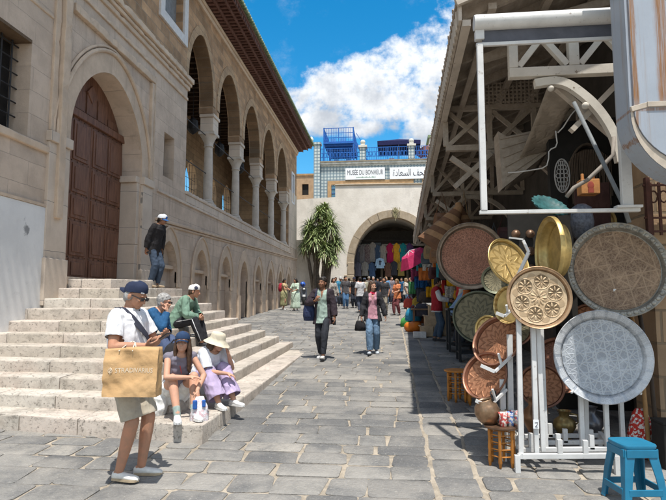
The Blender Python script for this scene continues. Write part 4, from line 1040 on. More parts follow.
tag(o, 'pale electric cable looping down below the white girder', 'cable')
o = MB().tube([(2.42, 6.0, 3.55), (2.40, 6.0, 3.35), (2.3, 5.98, 3.25), (2.12, 5.98, 3.08), (1.98, 6, 3.0), (1.9, 6, 2.9)], .022, 8).build('bent_pipe', flat((.26, .23, .20), .7), smooth=True)
tag(o, 'thick bent pipe rising from the wooden box to the kneed brace', 'pipe')

# ------------------------------------------------------------------ engraved metal trays
def tray_mat(name, base, dark, kind, rough=.42, metal=.75, k1=8, sc=1.0):
    t = NT(name); q = t.n('ShaderNodeSeparateXYZ'); t.l(t.co, q.inputs[0])
    x, y = q.outputs[0], q.outputs[1]
    r = t.math('SQRT', t.math('ADD', t.math('MULTIPLY', x, x), t.math('MULTIPLY', y, y))); a = t.math('ARCTAN2', y, x)
    v = t.n('ShaderNodeCombineXYZ'); t.l(x, v.inputs[0]); t.l(y, v.inputs[1])
    if kind == 'star':      # straight interlaced lines
        f = None
        for k in range(4):
            ang = PI*k/4+.2; d = t.math('ADD', t.math('MULTIPLY', x, math.cos(ang)*7*sc), t.math('MULTIPLY', y, math.sin(ang)*7*sc))
            d = t.math('ABSOLUTE', t.math('SUBTRACT', t.math('FRACT', d), .5)); d = t.ramp(d, .0, .09, 1, 0)
            g = t.n('ShaderNodeTexNoise'); g.inputs['Scale'].default_value = 3.5+k; t.l(v.outputs[0], g.inputs['Vector']); d = t.math('MULTIPLY', d, t.ramp(g.outputs['Fac'], .42, .5))
            f = d if f is None else t.math('MAXIMUM', f, d)
        cr_ = t.ramp(t.math('ABSOLUTE', t.math('SUBTRACT', t.math('FRACT', t.math('MULTIPLY', r, 8.0)), .5)), .0, .07, .7, 0); f = t.math('MAXIMUM', f, cr_)
        w = t.n('ShaderNodeTexVoronoi', feature='DISTANCE_TO_EDGE'); w.inputs['Scale'].default_value = 34; t.l(v.outputs[0], w.inputs['Vector']); f = t.math('MAXIMUM', f, t.ramp(w.outputs['Distance'], .04, .14, .55, 0))
    elif kind == 'lattice':   # a net of interlaced stars, ringed by plain bands
        f = None
        for k in range(6):
            ang = PI*k/6+.1; d = t.math('ADD', t.math('MULTIPLY', x, math.cos(ang)*11*sc), t.math('MULTIPLY', y, math.sin(ang)*11*sc))
            d = t.ramp(t.math('ABSOLUTE', t.math('SUBTRACT', t.math('FRACT', d), .5)), .0, .10, 1, 0); f = d if f is None else t.math('MAXIMUM', f, t.math('MULTIPLY', d, .8))
        cr_ = t.ramp(t.math('ABSOLUTE', t.math('SUBTRACT', t.math('FRACT', t.math('MULTIPLY', r, 6.5)), .5)), .0, .06, .9, 0); f = t.math('MAXIMUM', f, cr_)
    elif kind == 'cartouche': # lettered panels round a rim
        u = t.ramp(t.math('ABSOLUTE', t.math('SUBTRACT', t.math('FRACT', t.math('MULTIPLY', a, k1/(2*PI))), .5)), .36, .42, 1, 0)
        g = t.ramp(t.noise(120, 3, .7, v.outputs[0]), .45, .55); f = t.math('MULTIPLY', u, t.math('ADD', .35, t.math('MULTIPLY', g, .65)))
    elif kind == 'tracery':
        w = t.n('ShaderNodeTexVoronoi', feature='DISTANCE_TO_EDGE'); w.inputs['Scale'].default_value = 30*sc; w.inputs['Randomness'].default_value = .8; t.l(v.outputs[0], w.inputs['Vector'])
        f = t.ramp(w.outputs['Distance'], .05, .16, 1, 0)
    elif kind == 'sun':     # radiating chased strokes
        g = t.noise(60*sc, 4, .7, v.outputs[0]); u = t.math('SINE', t.math('ADD', t.math('MULTIPLY', a, 70), t.math('MULTIPLY', g, 26)))
        u2 = t.math('SINE', t.math('ADD', t.math('MULTIPLY', r, 150), t.math('MULTIPLY', g, 20)))
        f = t.ramp(t.math('ADD', t.math('MULTIPLY', u, .55), t.math('MULTIPLY', u2, .45)), -.1, .5)
    else:                   # petals
        u = t.math('SINE', t.math('MULTIPLY', a, k1)); u2 = t.math('SINE', t.math('ADD', t.math('MULTIPLY', r, 46*sc), t.math('MULTIPLY', u, 1.9)))
        f = t.ramp(u2, .1, .7)
    fine = t.noise(90, 5, .75); f2 = t.ramp(fine, .52, .64, 0, .55)
    col = t.mix(t.math('MULTIPLY', f, .8), base, dark); col = t.mix(f2, col, dark)
    pat = t.noise(4, 7, .72); col = t.mix(t.ramp(pat, .45, .72, 0, .5), col, mul(dark, 1.6))
    return t.done(col, t.ramp(pat, .3, .7, rough, rough+.2), metal, .5, t.bump(t.math('ADD', f, t.math('MULTIPLY', fine, .7)), .55, .004))
def facing(n, spin=0):
    z = Vector(n).normalized(); x = Vector((0, 0, 1)).cross(z); x = x.normalized() if x.length > .01 else Vector((1, 0, 0)); y = z.cross(x)
    return Matrix((x, y, z)).transposed() @ Matrix.Rotation(spin, 3, 'Z')
def tray(label, c, R, n, plate_m, rim_m, rim=.16, depth=.05, bosses=0, rosettes=0, holes=0, seg=72, group='engraved metal trays on show'):
    o = thing('engraved_tray', label, 'tray', c, R=facing(n), group=group); ri = R*(1-rim)
    m = MB(); m.lathe([(0, -.004), (ri*.97, -.004), (ri*.97, .004), (ri*.9, 0.0), (0, 0)][::-1], seg); pl = m.build('plate', plate_m, o, smooth=True, auto=35)
    m = MB(); m.lathe([(ri*.96, -.008), (ri, .0), (ri+(R-ri)*.12, depth*.75), (ri+(R-ri)*.25, depth), (R*.96, depth*1.05), (R*.985, depth*1.25), (R, depth*1.15), (R*.995, depth*.8), (ri+(R-ri)*.2, depth*.7), (ri*.98, -.014)], seg)
    m.build('rim', rim_m, o, smooth=True, auto=50)
    if bosses:
        m = MB(); rr = (ri+R)/2
        for k in range(bosses): a = 2*PI*k/bosses; w = PI*rr/bosses*.78; m.ell((rr*math.cos(a), rr*math.sin(a), depth*1.0), (w, w*1.15, .012), Matrix.Rotation(a, 3, 'Z'), 10, 5)
        m.build('boss_border', rim_m, o, smooth=True)
    if rosettes:
        m = MB(); rr = ri*.60
        for k in range(rosettes):
            a = 2*PI*k/rosettes+.3; c2 = Vector((rr*math.cos(a), rr*math.sin(a), 0)); q = ri*.27
            m.lathe([(q*.96, .0), (q, .004), (q*1.06, .004), (q*1.1, 0)], 28, c=c2)
            for j in range(8): b = 2*PI*j/8; m.ell(c2+Vector((q*.55*math.cos(b), q*.55*math.sin(b), .001)), (q*.36, q*.12, .004), Matrix.Rotation(b, 3, 'Z'), 8, 4)
        for j in range(12): b = 2*PI*j/12; m.ell((ri*.17*math.cos(b), ri*.17*math.sin(b), .001), (ri*.15, ri*.045, .005), Matrix.Rotation(b, 3, 'Z'), 8, 4)
        m.build('rosettes', plate_m, o, smooth=True)
    return o
M_ = {}
M_['silver'] = tray_mat('silver_tracery', (.25, .27, .30), (.46, .48, .50), 'lattice', .42, .55); M_['silver_rim'] = tray_mat('silver_rim', (.31, .33, .36), (.56, .57, .58), 'cartouche', .4, .55, 22)
M_['dark'] = tray_mat('dark_carved_copper', (.15, .095, .062), (.36, .26, .175), 'star', .5, .55); M_['pewter'] = flat((.30, .285, .25), .5, .35, 14, .3, 30, metal=.5)
M_['tan'] = tray_mat('chased_tan_brass', (.54, .415, .27), (.33, .235, .14), 'petal', .5, .4, 6); M_['tanrim'] = flat((.34, .22, .13), .45, .3, 10, .3, metal=.5)
M_['gold'] = tray_mat('bright_brass', (.58, .42, .18), (.34, .23, .08), 'petal', .40, .6, 10); M_['goldrim'] = flat((.52, .38, .15), .42, .3, 8, .2, metal=.6)
M_['copper'] = tray_mat('red_copper', (.46, .225, .125), (.24, .11, .06), 'petal', .36, .75, 14, 1.6); M_['copperrim'] = flat((.30, .15, .10), .4, .3, 8, .2, metal=.6)
M_['sun'] = tray_mat('chased_sun_copper', (.42, .20, .13), (.13, .06, .04), 'sun', .55, .3, sc=.7); M_['sunrim'] = flat((.26, .205, .155), .5, .35, 9, .3, metal=.45)
M_['verd'] = tray_mat('dull_green_bronze', (.23, .20, .125), (.11, .10, .065), 'petal', .5, .5, 14, 1.4); M_['verdrim'] = flat((.14, .15, .105), .5, .3, 9, .3, metal=.5)
tray('large silver tray with fine tracery and half in shade, lowest on the white rack', (1.975, 5.42, 1.255), .435, (-.12, -1, .10), M_['silver'], M_['silver_rim'], .17, .045)
tray('largest tray, dark carved plate with beaded pewter border under the rusty box', (2.27, 5.72, 2.09), .482, (-.10, -1, .12), M_['dark'], M_['pewter'], .14, .05, bosses=44)
tray('tan brass tray with six round rosettes in front of the dark shop', (1.365, 5.22, 1.81), .292, (-.06, -1, .10), M_['tan'], M_['tanrim'], .11, .03, rosettes=6)
tray('tilted bright gold tray leaning behind the tan rosette tray', (1.19, 5.70, 2.17), .262, (.62, -1, .42), M_['gold'], M_['goldrim'], .10, .03, group='gold trays')
tray('deep yellow brass tray seen nearly edge on beside the dark carved tray', (1.74, 5.80, 2.30), .355, (-1, -.10, .03), M_['goldrim'], M_['goldrim'], .20, .10, group='gold trays')
tray('large round copper tray chased like a sun, in a wide brown rim', (1.085, 7.5, 2.39), .455, (-.12, -1, -.02), M_['sun'], M_['sunrim'], .13, .06)
tray('dull green bronze tray standing below the sun chased copper tray', (1.15, 7.3, 1.57), .345, (-.05, -1, .14), M_['verd'], M_['verdrim'], .08, .02)
tray('small dark green tray between sun chased copper tray and tan rosette tray', (1.24, 6.6, 2.03), .17, (-.1, -1, .1), M_['verd'], M_['verdrim'], .2, .02)
tray('upper of two tilted red copper trays on the white easel arms', (1.09, 5.72, 1.36), .275, (-.85, -.85, .62), M_['copper'], M_['copperrim'], .10, .05, group='tilted copper trays')
tray('lower of two tilted red copper trays, close above the orange table', (.95, 5.66, 1.02), .245, (-.80, -.9, .58), M_['copper'], M_['copperrim'], .10, .05, group='tilted copper trays')
tray('plain gold tray half hidden behind the lower left of the tan rosette tray', (1.19, 5.62, 1.74), .19, (-1, -.75, .1), M_['goldrim'], M_['gold'], .12, .03, group='gold trays')
tray('small gold dish peeping out between green bronze tray and upper copper tray', (1.07, 6.2, 1.47), .15, (-.7, -1, .1), M_['gold'], M_['goldrim'], .15, .02, group='gold trays')

# ------------------------------------------------------------------ the white display rack the trays stand on
rack = thing('display_rack', 'white square tube rack with pegs carrying the trays', 'rack', (1.5, 5.3, gz(5.3)))
g = gz(5.3)
def part(nm, fn, mat=None, **k):
    m = MB(); fn(m); return m.build(nm, mat or alu, rack, True, **k)
part('base_frame', lambda m: [m.bar((1.13, 5.2, g+.13), (1.98, 5.2, g+.16), .045, .045), m.bar((1.2, 5.42, g+.13), (2.0, 5.42, g+.16), .04, .04), m.bar((1.24, 5.64, g+.14), (2.05, 5.64, g+.17), .04, .04), m.bar((1.28, 5.86, g+.15), (2.1, 5.86, g+.18), .04, .04)], bevel=.004)
part('side_rail', lambda m: m.bar((1.15, 5.18, g+.14), (1.3, 5.9, g+.16), .04, .04)); part('side_rail', lambda m: m.bar((1.98, 5.18, g+.16), (2.1, 5.9, g+.19), .04, .04))
part('foot', lambda m: m.bb(1.10, 1.145, 5.17, 5.215, g-.01, g+.14)); part('foot', lambda m: m.bb(1.96, 2.0, 5.17, 5.215, g-.01, g+.16)); part('foot', lambda m: m.bb(2.06, 2.1, 5.84, 5.88, gz(5.86)-.01, g+.16)); part('foot', lambda m: m.bb(1.26, 1.3, 5.84, 5.88, gz(5.86)-.01, g+.16))
for x, y in ((1.30, 5.42), (1.50, 5.2), (1.72, 5.2), (1.55, 5.42), (1.85, 5.42), (1.48, 5.64), (1.68, 5.64), (1.92, 5.64), (1.6, 5.86), (1.9, 5.86)):
    part('peg', lambda m: m.bb(x-.02, x+.02, y-.02, y+.02, g+.155, g+.285))
for x, y, x2, z in ((1.16, 5.21, 1.18, 1.62), (1.22, 5.44, 1.235, 1.72), (1.31, 5.26, 1.32, 1.58), (1.38, 5.30, 1.375, 1.58), (1.44, 5.44, 1.44, 1.75), (1.80, 5.52, 1.81, 1.05), (2.02, 5.50, 2.03, 1.1), (1.88, 5.64, 1.9, 1.2), (2.24, 5.7, 2.24, 1.9)):
    part('post', lambda m: m.bar((x, y, (g+.15 if x < 2.2 else gz(5.7))), (x2, y+.02, z), .042, .042), bevel=.004)
def easel(cx, cy, cz, s):
    """V-shaped tray holder on an upright"""
    part('easel_arm', lambda m: [m.bar((cx+.02, cy-.02, cz), (cx-.20*s, cy-.14, cz-.17*s), .022, .022), m.bar((cx-.20*s, cy-.14, cz-.17*s), (cx-.34*s, cy-.11, cz-.11*s), .022, .03), m.bar((cx-.12*s, cy-.1, cz-.1*s), (cx-.16*s, cy-.15, cz+.02), .018, .018)])
easel(1.16, 5.52, 1.26, .9); easel(1.08, 5.48, .93, .85); easel(1.18, 5.5, 1.72, .5)
part('post', lambda m: m.bar((1.14, 5.52, g+.15), (1.16, 5.54, 1.45), .05, .04)); part('post', lambda m: m.bar((1.06, 5.48, g), (1.07, 5.5, 1.02), .05, .04))
part('tray_clip', lambda m: [m.bar((1.27, 5.55, 2.05), (1.36, 5.5, 2.26), .03, .03), m.bar((1.36, 5.5, 2.26), (1.31, 5.5, 2.38), .025, .025), m.bar((1.27, 5.55, 2.05), (1.24, 5.5, 2.0), .03, .03), m.bar((1.2, 5.6, 2.42), (1.31, 5.5, 2.39), .016, .016)])
part('tray_clip', lambda m: [m.bar((1.72, 5.42, .96), (1.66, 5.33, .93), .015, .015), m.bar((2.24, 5.42, .96), (2.28, 5.34, .93), .02, .02), m.bar((1.72, 5.45, .95), (2.24, 5.45, .95), .02, .02)])
o = thing('price_tag', 'small white price tag stuck on a post of the display rack', 'tag', (1.305, 5.225, .66)); m = MB(); m.bb(-.025, .025, -.003, 0, -.04, .04); m.build('card', sgn, o); m = MB(); m.tube([(-.01, -.005, .015), (.012, -.005, .02), (.01, -.005, -.005), (-.008, -.005, -.02), (.012, -.005, -.025)], .0025, 4); m.build('writing', ink, o)
# dark board with copper bowls behind the trays
o = thing('bowl_board', 'black board hung with round copper bowls behind the trays', 'display board', (1.62, 6.4, 2.2))
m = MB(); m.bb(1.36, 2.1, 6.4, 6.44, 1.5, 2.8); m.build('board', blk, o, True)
cb = flat((.16, .095, .06), .4, .3, 8, .2, metal=.5)
for i in range(4):
    for k in range(5): m = MB(); m.lathe([(0, .03), (.03, .025), (.05, .0), (.052, -.004)], 14, M=facing((-.1, -1, .1)), c=(1.44+i*.16, 6.37, 1.75+k*.2)); m.build('bowl', cb, o, True, smooth=True)
o = thing('teal_dish', 'ribbed teal dish hanging under the bottom bar of the awning frame', 'dish', (1.74, 6.1, 2.80), R=facing((.25, -.6, .75)))
m = MB(); m.lathe([(0, 0), (.16, .015), (.2, .045), (.205, .04), (.16, .005), (0, -.01)], 36, wav=lambda a, j: .05*math.cos(18*a)); m.build('dish', flat((.028, .10, .105), .5, .4, 14), o, smooth=True)
o = thing('pierced_panel', 'tall white openwork metal panel hanging in the dark shop', 'panel', (2.02, 6.5, 3.0))
m = MB()
for j in range(7):
    for i in range(-1, 2):
        r = .026; w = 1-abs(j-3)*.16
        m.tube([Vector((i*.046*w+r*w*math.cos(a), 0, .10+j*.05+r*math.sin(a))) for a in [q*PI/6 for q in range(13)]], .006, 5, caps=False)
m.tube([Vector(((.085*math.cos(a)), 0, .25+.20*math.sin(a))) for a in [q*PI/12 for q in range(25)]], .008, 6, caps=False); m.build('openwork', flat((.27, .26, .245), .5), o)
o = thing('dark_jar', 'dark patterned metal lantern hanging left of the largest tray', 'lantern', (2.05, 6.0, 2.52)); m = MB(); m.lathe([(.04, .3), (.10, .26), (.12, .1), (.10, -.05), (.03, -.1)], 16); m.build('body', flat((.11, .12, .15), .4, .5, 30), o, smooth=True); m = MB(); m.tube([(.02, 0, -.1), (.07, -.1, -.3)], .012, 6); m.build('chain', alu, o)
o = thing('wooden_box', 'small orange wooden box with a red painted head hanging in the shop', 'box', (2.235, 6.3, 3.06))
m = MB(); m.box((0, 0, 0), (.20, .16, .17)); m.box((-.06, 0, .12), (.03, .03, .08)); m.box((.06, 0, .12), (.03, .03, .08)); m.build('box', flat((.46, .21, .075), .6, .25, 12), o, bevel=.008)
m = MB(); m.ell((0, -.083, .01), (.035, .004, .045)); m.box((0, -.083, -.05), (.06, .006, .05)); m.build('painted_head', flat((.30, .06, .04), .6), o)
o = thing('hanging_rug', 'dark maroon rug hanging behind the white leg of the awning frame', 'rug', (2.5, 6.7, 2.2)); m = MB(); m.bb(2.22, 2.62, 6.7, 6.73, 2.1, 3.2); m.build('rug', cloth((.085, .045, .04), wr=.4), o, True)
# ------------------------------------------------------------------ blue plastic stool
pl_m = flat((.008, .150, .265), .45, .16, 5, .12, 20, spec=.5)
st_ = thing('plastic_stool', 'blue plastic stool standing on the paving under the silver tray', 'stool', (1.88, 4.62, gz(4.62)), .14)
H_ = .46
m = MB(); rr = []
for k, (s, z) in enumerate(((.135, H_-.035), (.142, H_-.012), (.138, H_-.002), (.125, H_), (.09, H_-.004), (.03, H_-.006))):
    ring = []
    for q in range(32): a = 2*PI*q/32; c_, s_ = math.cos(a), math.sin(a); e = 5; ring.append((s*math.copysign(abs(c_)**(2/e), c_), s*math.copysign(abs(s_)**(2/e), s_), z))
    rr.append(ring)
m.loft(rr); m.build('seat', pl_m, st_, smooth=True, auto=50)
for sx in (-1, 1):
    for sy in (-1, 1):
        m = MB(); rings = []
        for z, c0, w in ((0, .176, .030), (.02, .172, .026), (.22, .152, .032), (H_-.10, .132, .038), (H_-.04, .126, .03)):
            cx_, cy_ = sx*c0, sy*c0; t_ = .012
            rings.append([(cx_, cy_, z), (cx_-sx*2*w, cy_, z), (cx_-sx*2*w, cy_-sy*t_, z), (cx_-sx*t_, cy_-sy*t_, z), (cx_-sx*t_, cy_-sy*2*w, z), (cx_, cy_-sy*2*w, z)])
        m.loft(rings); m.build('leg', pl_m, st_, bevel=.004)
m = MB()
for a in range(4):
    M = Matrix.Rotation(a*PI/2, 3, 'Z')
    m = MB(); m.box(M @ Vector((0, -.160, .115)), (.26, .012, .05), M=M); m.build('rail', pl_m, st_, bevel=.004)
    m = MB(); m.box(M @ Vector((0, -.133, H_-.065)), (.24, .012, .06), M=M); m.build('apron', pl_m, st_, bevel=.004)
# red bag and small things by the pier
o = thing('red_bag', 'red and white bag slumped on the ground behind the blue stool', 'bag', (2.42, 5.72, gz(5.72))); m = MB()
m.loft([[(.16*math.cos(a)*k, .10*math.sin(a)*k, z) for a in [2*PI*q/16 for q in range(16)]] for z, k in ((0, .8), (.10, .9), (.22, .8), (.34, .6), (.42, .45), (.46, .25))]); m.build('body', cloth((.42, .035, .025), (.6, .58, .55)), o, smooth=True)
o = thing('black_box', 'black box on the ground beside the red bag at the pier', 'box', (2.55, 5.45, gz(5.45))); m = MB(); m.box((0, 0, .2), (.2, .25, .4)); m.build('box', blk, o, bevel=.01)
m = MB(); m.box((0, 0, .41), (.21, .26, .02)); m.build('lid', blk, o, bevel=.005)
for x, c, lab in ((2.52, (.05, .035, .025), 'dark twisted pole leaning by the tan pier'), (2.44, (.30, .17, .07), 'thin tan stick leaning left of the dark twisted pole')):
    o = MB().tube([(x, 5.6, gz(5.6)), (x+.015, 5.7, 1.0), (x-.01, 5.85, 1.75)], .022, 8).build('pole' if x > 2.5 else 'stick', flat(c, .7), smooth=True); tag(o, lab, 'pole')
# ------------------------------------------------------------------ little orange table with a copper pot
org = flat((.47, .185, .035), .5, .25, 8, .2, 25)
def table(label, x, y, s, top_m, grp=None, rz=0):
    o = thing('low_table', label, 'table', (x, y, gz(y)), rz, grp)
    m = MB(); m.lathe([(0, .43*s), (.19*s, .43*s), (.2*s, .44*s), (.2*s, .455*s), (0, .455*s)], 24); m.build('tabletop', top_m, o, smooth=True, auto=40)
    for k in range(6):
        a = 2*PI*k/6+.2; c_ = Vector((.145*s*math.cos(a), .145*s*math.sin(a), 0))
        m = MB(); m.tube([c_+Vector((0, 0, z*s)) for z in (0, .05, .06, .18, .2, .33, .35, .43)], [.014*s, .02*s, .024*s, .017*s, .022*s, .016*s, .02*s, .02*s], 8); m.build('leg', org, o, smooth=True)
    m = MB()
    for k in range(6):
        a, b = 2*PI*k/6+.2, 2*PI*(k+1)/6+.2; p, q = Vector((.145*s*math.cos(a), .145*s*math.sin(a), 0)), Vector((.145*s*math.cos(b), .145*s*math.sin(b), 0))
        for z in (.12, .2, .28, .36): m.tube([p+Vector((0, 0, z*s)), q+Vector((0, 0, z*s))], .008*s, 6)
    m.build('rungs', org, o, smooth=True); return o
table('little orange turned wood table carrying the copper pot by the rack', 1.02, 5.36, .80, cb)
pz = gz(5.36)+.365
o = thing('copper_pot', 'round dented copper pot on the little orange table', 'pot', (.93, 5.40, pz)); m = MB(); m.lathe([(0, 0), (.06, 0), (.105, .06), (.12, .12), (.105, .18), (.075, .215), (.08, .23), (.07, .23), (.065, .21), (.09, .17), (0, .1)], 28, M=Matrix.Rotation(-.25, 3, 'Y')); m.build('body', flat((.30, .19, .115), .35, .35, 9, .4, 20, metal=.7), o, smooth=True)
m = MB(); m.tube([(.02, -.06, .22), (.0, -.03, .3), (.06, .03, .3), (.07, .06, .2)], .008, 6); m.build('handle', iron_m, o, smooth=True)
for k, (x, y, c, c2, lab) in enumerate(((1.03, 5.30, (.55, .1, .09), (.75, .72, .66), 'red and white painted cup beside the copper pot'), (1.10, 5.33, (.62, .60, .58), (.12, .22, .5), 'blue and white painted cup in front of the copper pot'), (1.15, 5.40, (.58, .09, .09), (.7, .7, .66), 'red painted cup at the right edge of the orange table'), (1.06, 5.44, (.10, .08, .07), (.2, .15, .1), 'dark little jar at the back of the orange table'))):
    o = thing('painted_cup', lab, 'cup', (x, y, pz)); m = MB(); m.lathe([(0, 0), (.028, 0), (.04, .04), (.036, .09), (.045, .125), (.04, .125), (.03, .09), (0, .03)], 16); m.build('body', cloth(c, c2), o, smooth=True)
    m = MB(); m.tube([(.036, 0, .03), (.065, 0, .05), (.06, 0, .085), (.036, 0, .09)], .006, 6); m.build('handle', cloth(c, c2), o, smooth=True)
for k, (x, y, lab) in enumerate(((.93, 7.95, 'orange turned wood stool left of its pair in the canopy shade'), (1.18, 7.75, 'orange turned wood stool below the green bronze tray'))): table(lab, x, y, .95, org, 'orange stools in the canopy shade', .3*k)
# ------------------------------------------------------------------ people: one continuous body each, clothing and hair as their children
def remesh(mb, name, mat, voxel, parent, smooth_it=3, keep=None, wrinkle=0., paint=None, seed=0):
    """weld overlapping solids into one skin"""
    me = bpy.data.meshes.new(name); me.from_pydata(mb.v, [], mb.f)
    bm = bmesh.new(); bm.from_mesh(me); bmesh.ops.recalc_face_normals(bm, faces=bm.faces); bm.to_mesh(me); bm.free()
    o = bpy.data.objects.new(name, me); COL.objects.link(o)
    r = o.modifiers.new('r', 'REMESH'); r.mode = 'VOXEL'; r.voxel_size = voxel; r.adaptivity = 0
    s = o.modifiers.new('s', 'SMOOTH'); s.factor = .5; s.iterations = smooth_it
    dg = bpy.context.evaluated_depsgraph_get(); dg.update()
    nm = bpy.data.meshes.new_from_object(o.evaluated_get(dg)); bpy.data.objects.remove(o); bpy.data.meshes.remove(me)
    bm = bmesh.new(); bm.from_mesh(nm)
    if wrinkle:
        bm.normal_update()
        for v in bm.verts:
            p = v.co; q = noise.noise(Vector((p.x*7+seed, p.y*7, p.z*4.5)))+.55*noise.noise(Vector((p.x*13+p.z*6, p.y*13+seed, p.z*8-p.x*4)))
            rg = .42-abs(noise.noise(Vector((p.x*6.5+p.z*3.5, p.y*6.5+seed, p.z*7.5-p.x*3))))*1.5
            v.co = p+v.normal*wrinkle*(q*.7+rg*1.25)
    if keep:
        bmesh.ops.delete(bm, geom=[f for f in bm.faces if not keep(f.calc_center_median())], context='FACES')
        for _ in range(6):      # even out the cut hems
            nb = {}
            for e in bm.edges:
                if e.is_boundary:
                    a, b = e.verts; nb.setdefault(a, []).append(b.co.copy()); nb.setdefault(b, []).append(a.co.copy())
            for v, ps in nb.items(): v.co = v.co*.4+sum(ps, Vector())/len(ps)*.6
    for f in bm.faces: f.smooth = True
    mats = mat if isinstance(mat, (list, tuple)) else [mat]
    if paint:
        for f in bm.faces: f.material_index = paint(f.calc_center_median())
    bm.to_mesh(nm); bm.free(); nm.materials.clear()
    for m_ in mats: nm.materials.append(m_)
    o = bpy.data.objects.new(name, nm); COL.objects.link(o)
    if parent is not None: adopt(o, parent, False)
    return o
def skin(c): return flat(c, .58, .20, 9, .2, 90, spec=.22, c2=(min(1, c[0]*1.08), c[1]*.92, c[2]*.86))
SK = {'fair': (.55, .335, .24), 'tan': (.44, .25, .165), 'brown': (.27, .145, .092), 'pale': (.62, .42, .33)}
lip_m = flat((.33, .12, .10), .45); eye_m = flat((.025, .018, .015), .25, spec=.6); brow_m = flat((.05, .035, .028), .8)
V_ = Vector
def ik(a, t, l1, l2, hint):
    """elbow or knee between a and t"""
    a, t = V_(a), V_(t); d = t-a; L = min(d.length, (l1+l2)*.995); d.normalize(); t = a+d*L
    x = (l1*l1-l2*l2+L*L)/(2*L); h = math.sqrt(max(l1*l1-x*x, 0)); hv = V_(hint); hv = (hv-d*hv.dot(d)).normalized()
    return a+d*x+hv*h, t
def hand(m, wr, d, nrm, s, curl=.5, thumb=1, grip=False):
    """palm, four unequal bent fingers and a thumb that leaves the side of the palm"""
    d = V_(d).normalized(); nrm = V_(nrm); nrm = (nrm-d*nrm.dot(d)).normalized(); sd = d.cross(nrm)*thumb     # nrm: out of the palm
    M = Matrix((sd, d, nrm)).transposed()
    m.cap(wr, .026*s, V_(wr)+d*.03*s, .028*s, 8); m.ell(V_(wr)+d*.052*s, (.040*s, .050*s, .019*s), M, 12, 8)
    for k, (x, L) in enumerate(((.029, .070), (.010, .080), (-.010, .075), (-.029, .058))):
        p = V_(wr)+d*.088*s+sd*x*s; a = curl*.55; f = d
        for j, q in enumerate((.42, .33, .25)):
            a_ = a+(curl*.75)*j; v = (d*math.cos(a_)+nrm*math.sin(a_)+sd*x*1.5*(1-curl)).normalized(); e = p+v*L*q*s; m.cap(p, (.0098-.0011*j)*s, e, (.0092-.0012*j)*s, 7); p = e
    p = V_(wr)+d*.028*s+sd*.026*s; v = (d*.62+sd*.75+nrm*(.25+.3*curl)).normalized(); e = p+v*.038*s; m.cap(p, .0135*s, e, .011*s, 7)
    v2 = (d*.9+sd*(.35-.4*curl)+nrm*(.3+.4*curl)).normalized(); m.cap(e, .011*s, e+v2*.032*s, .009*s, 7)
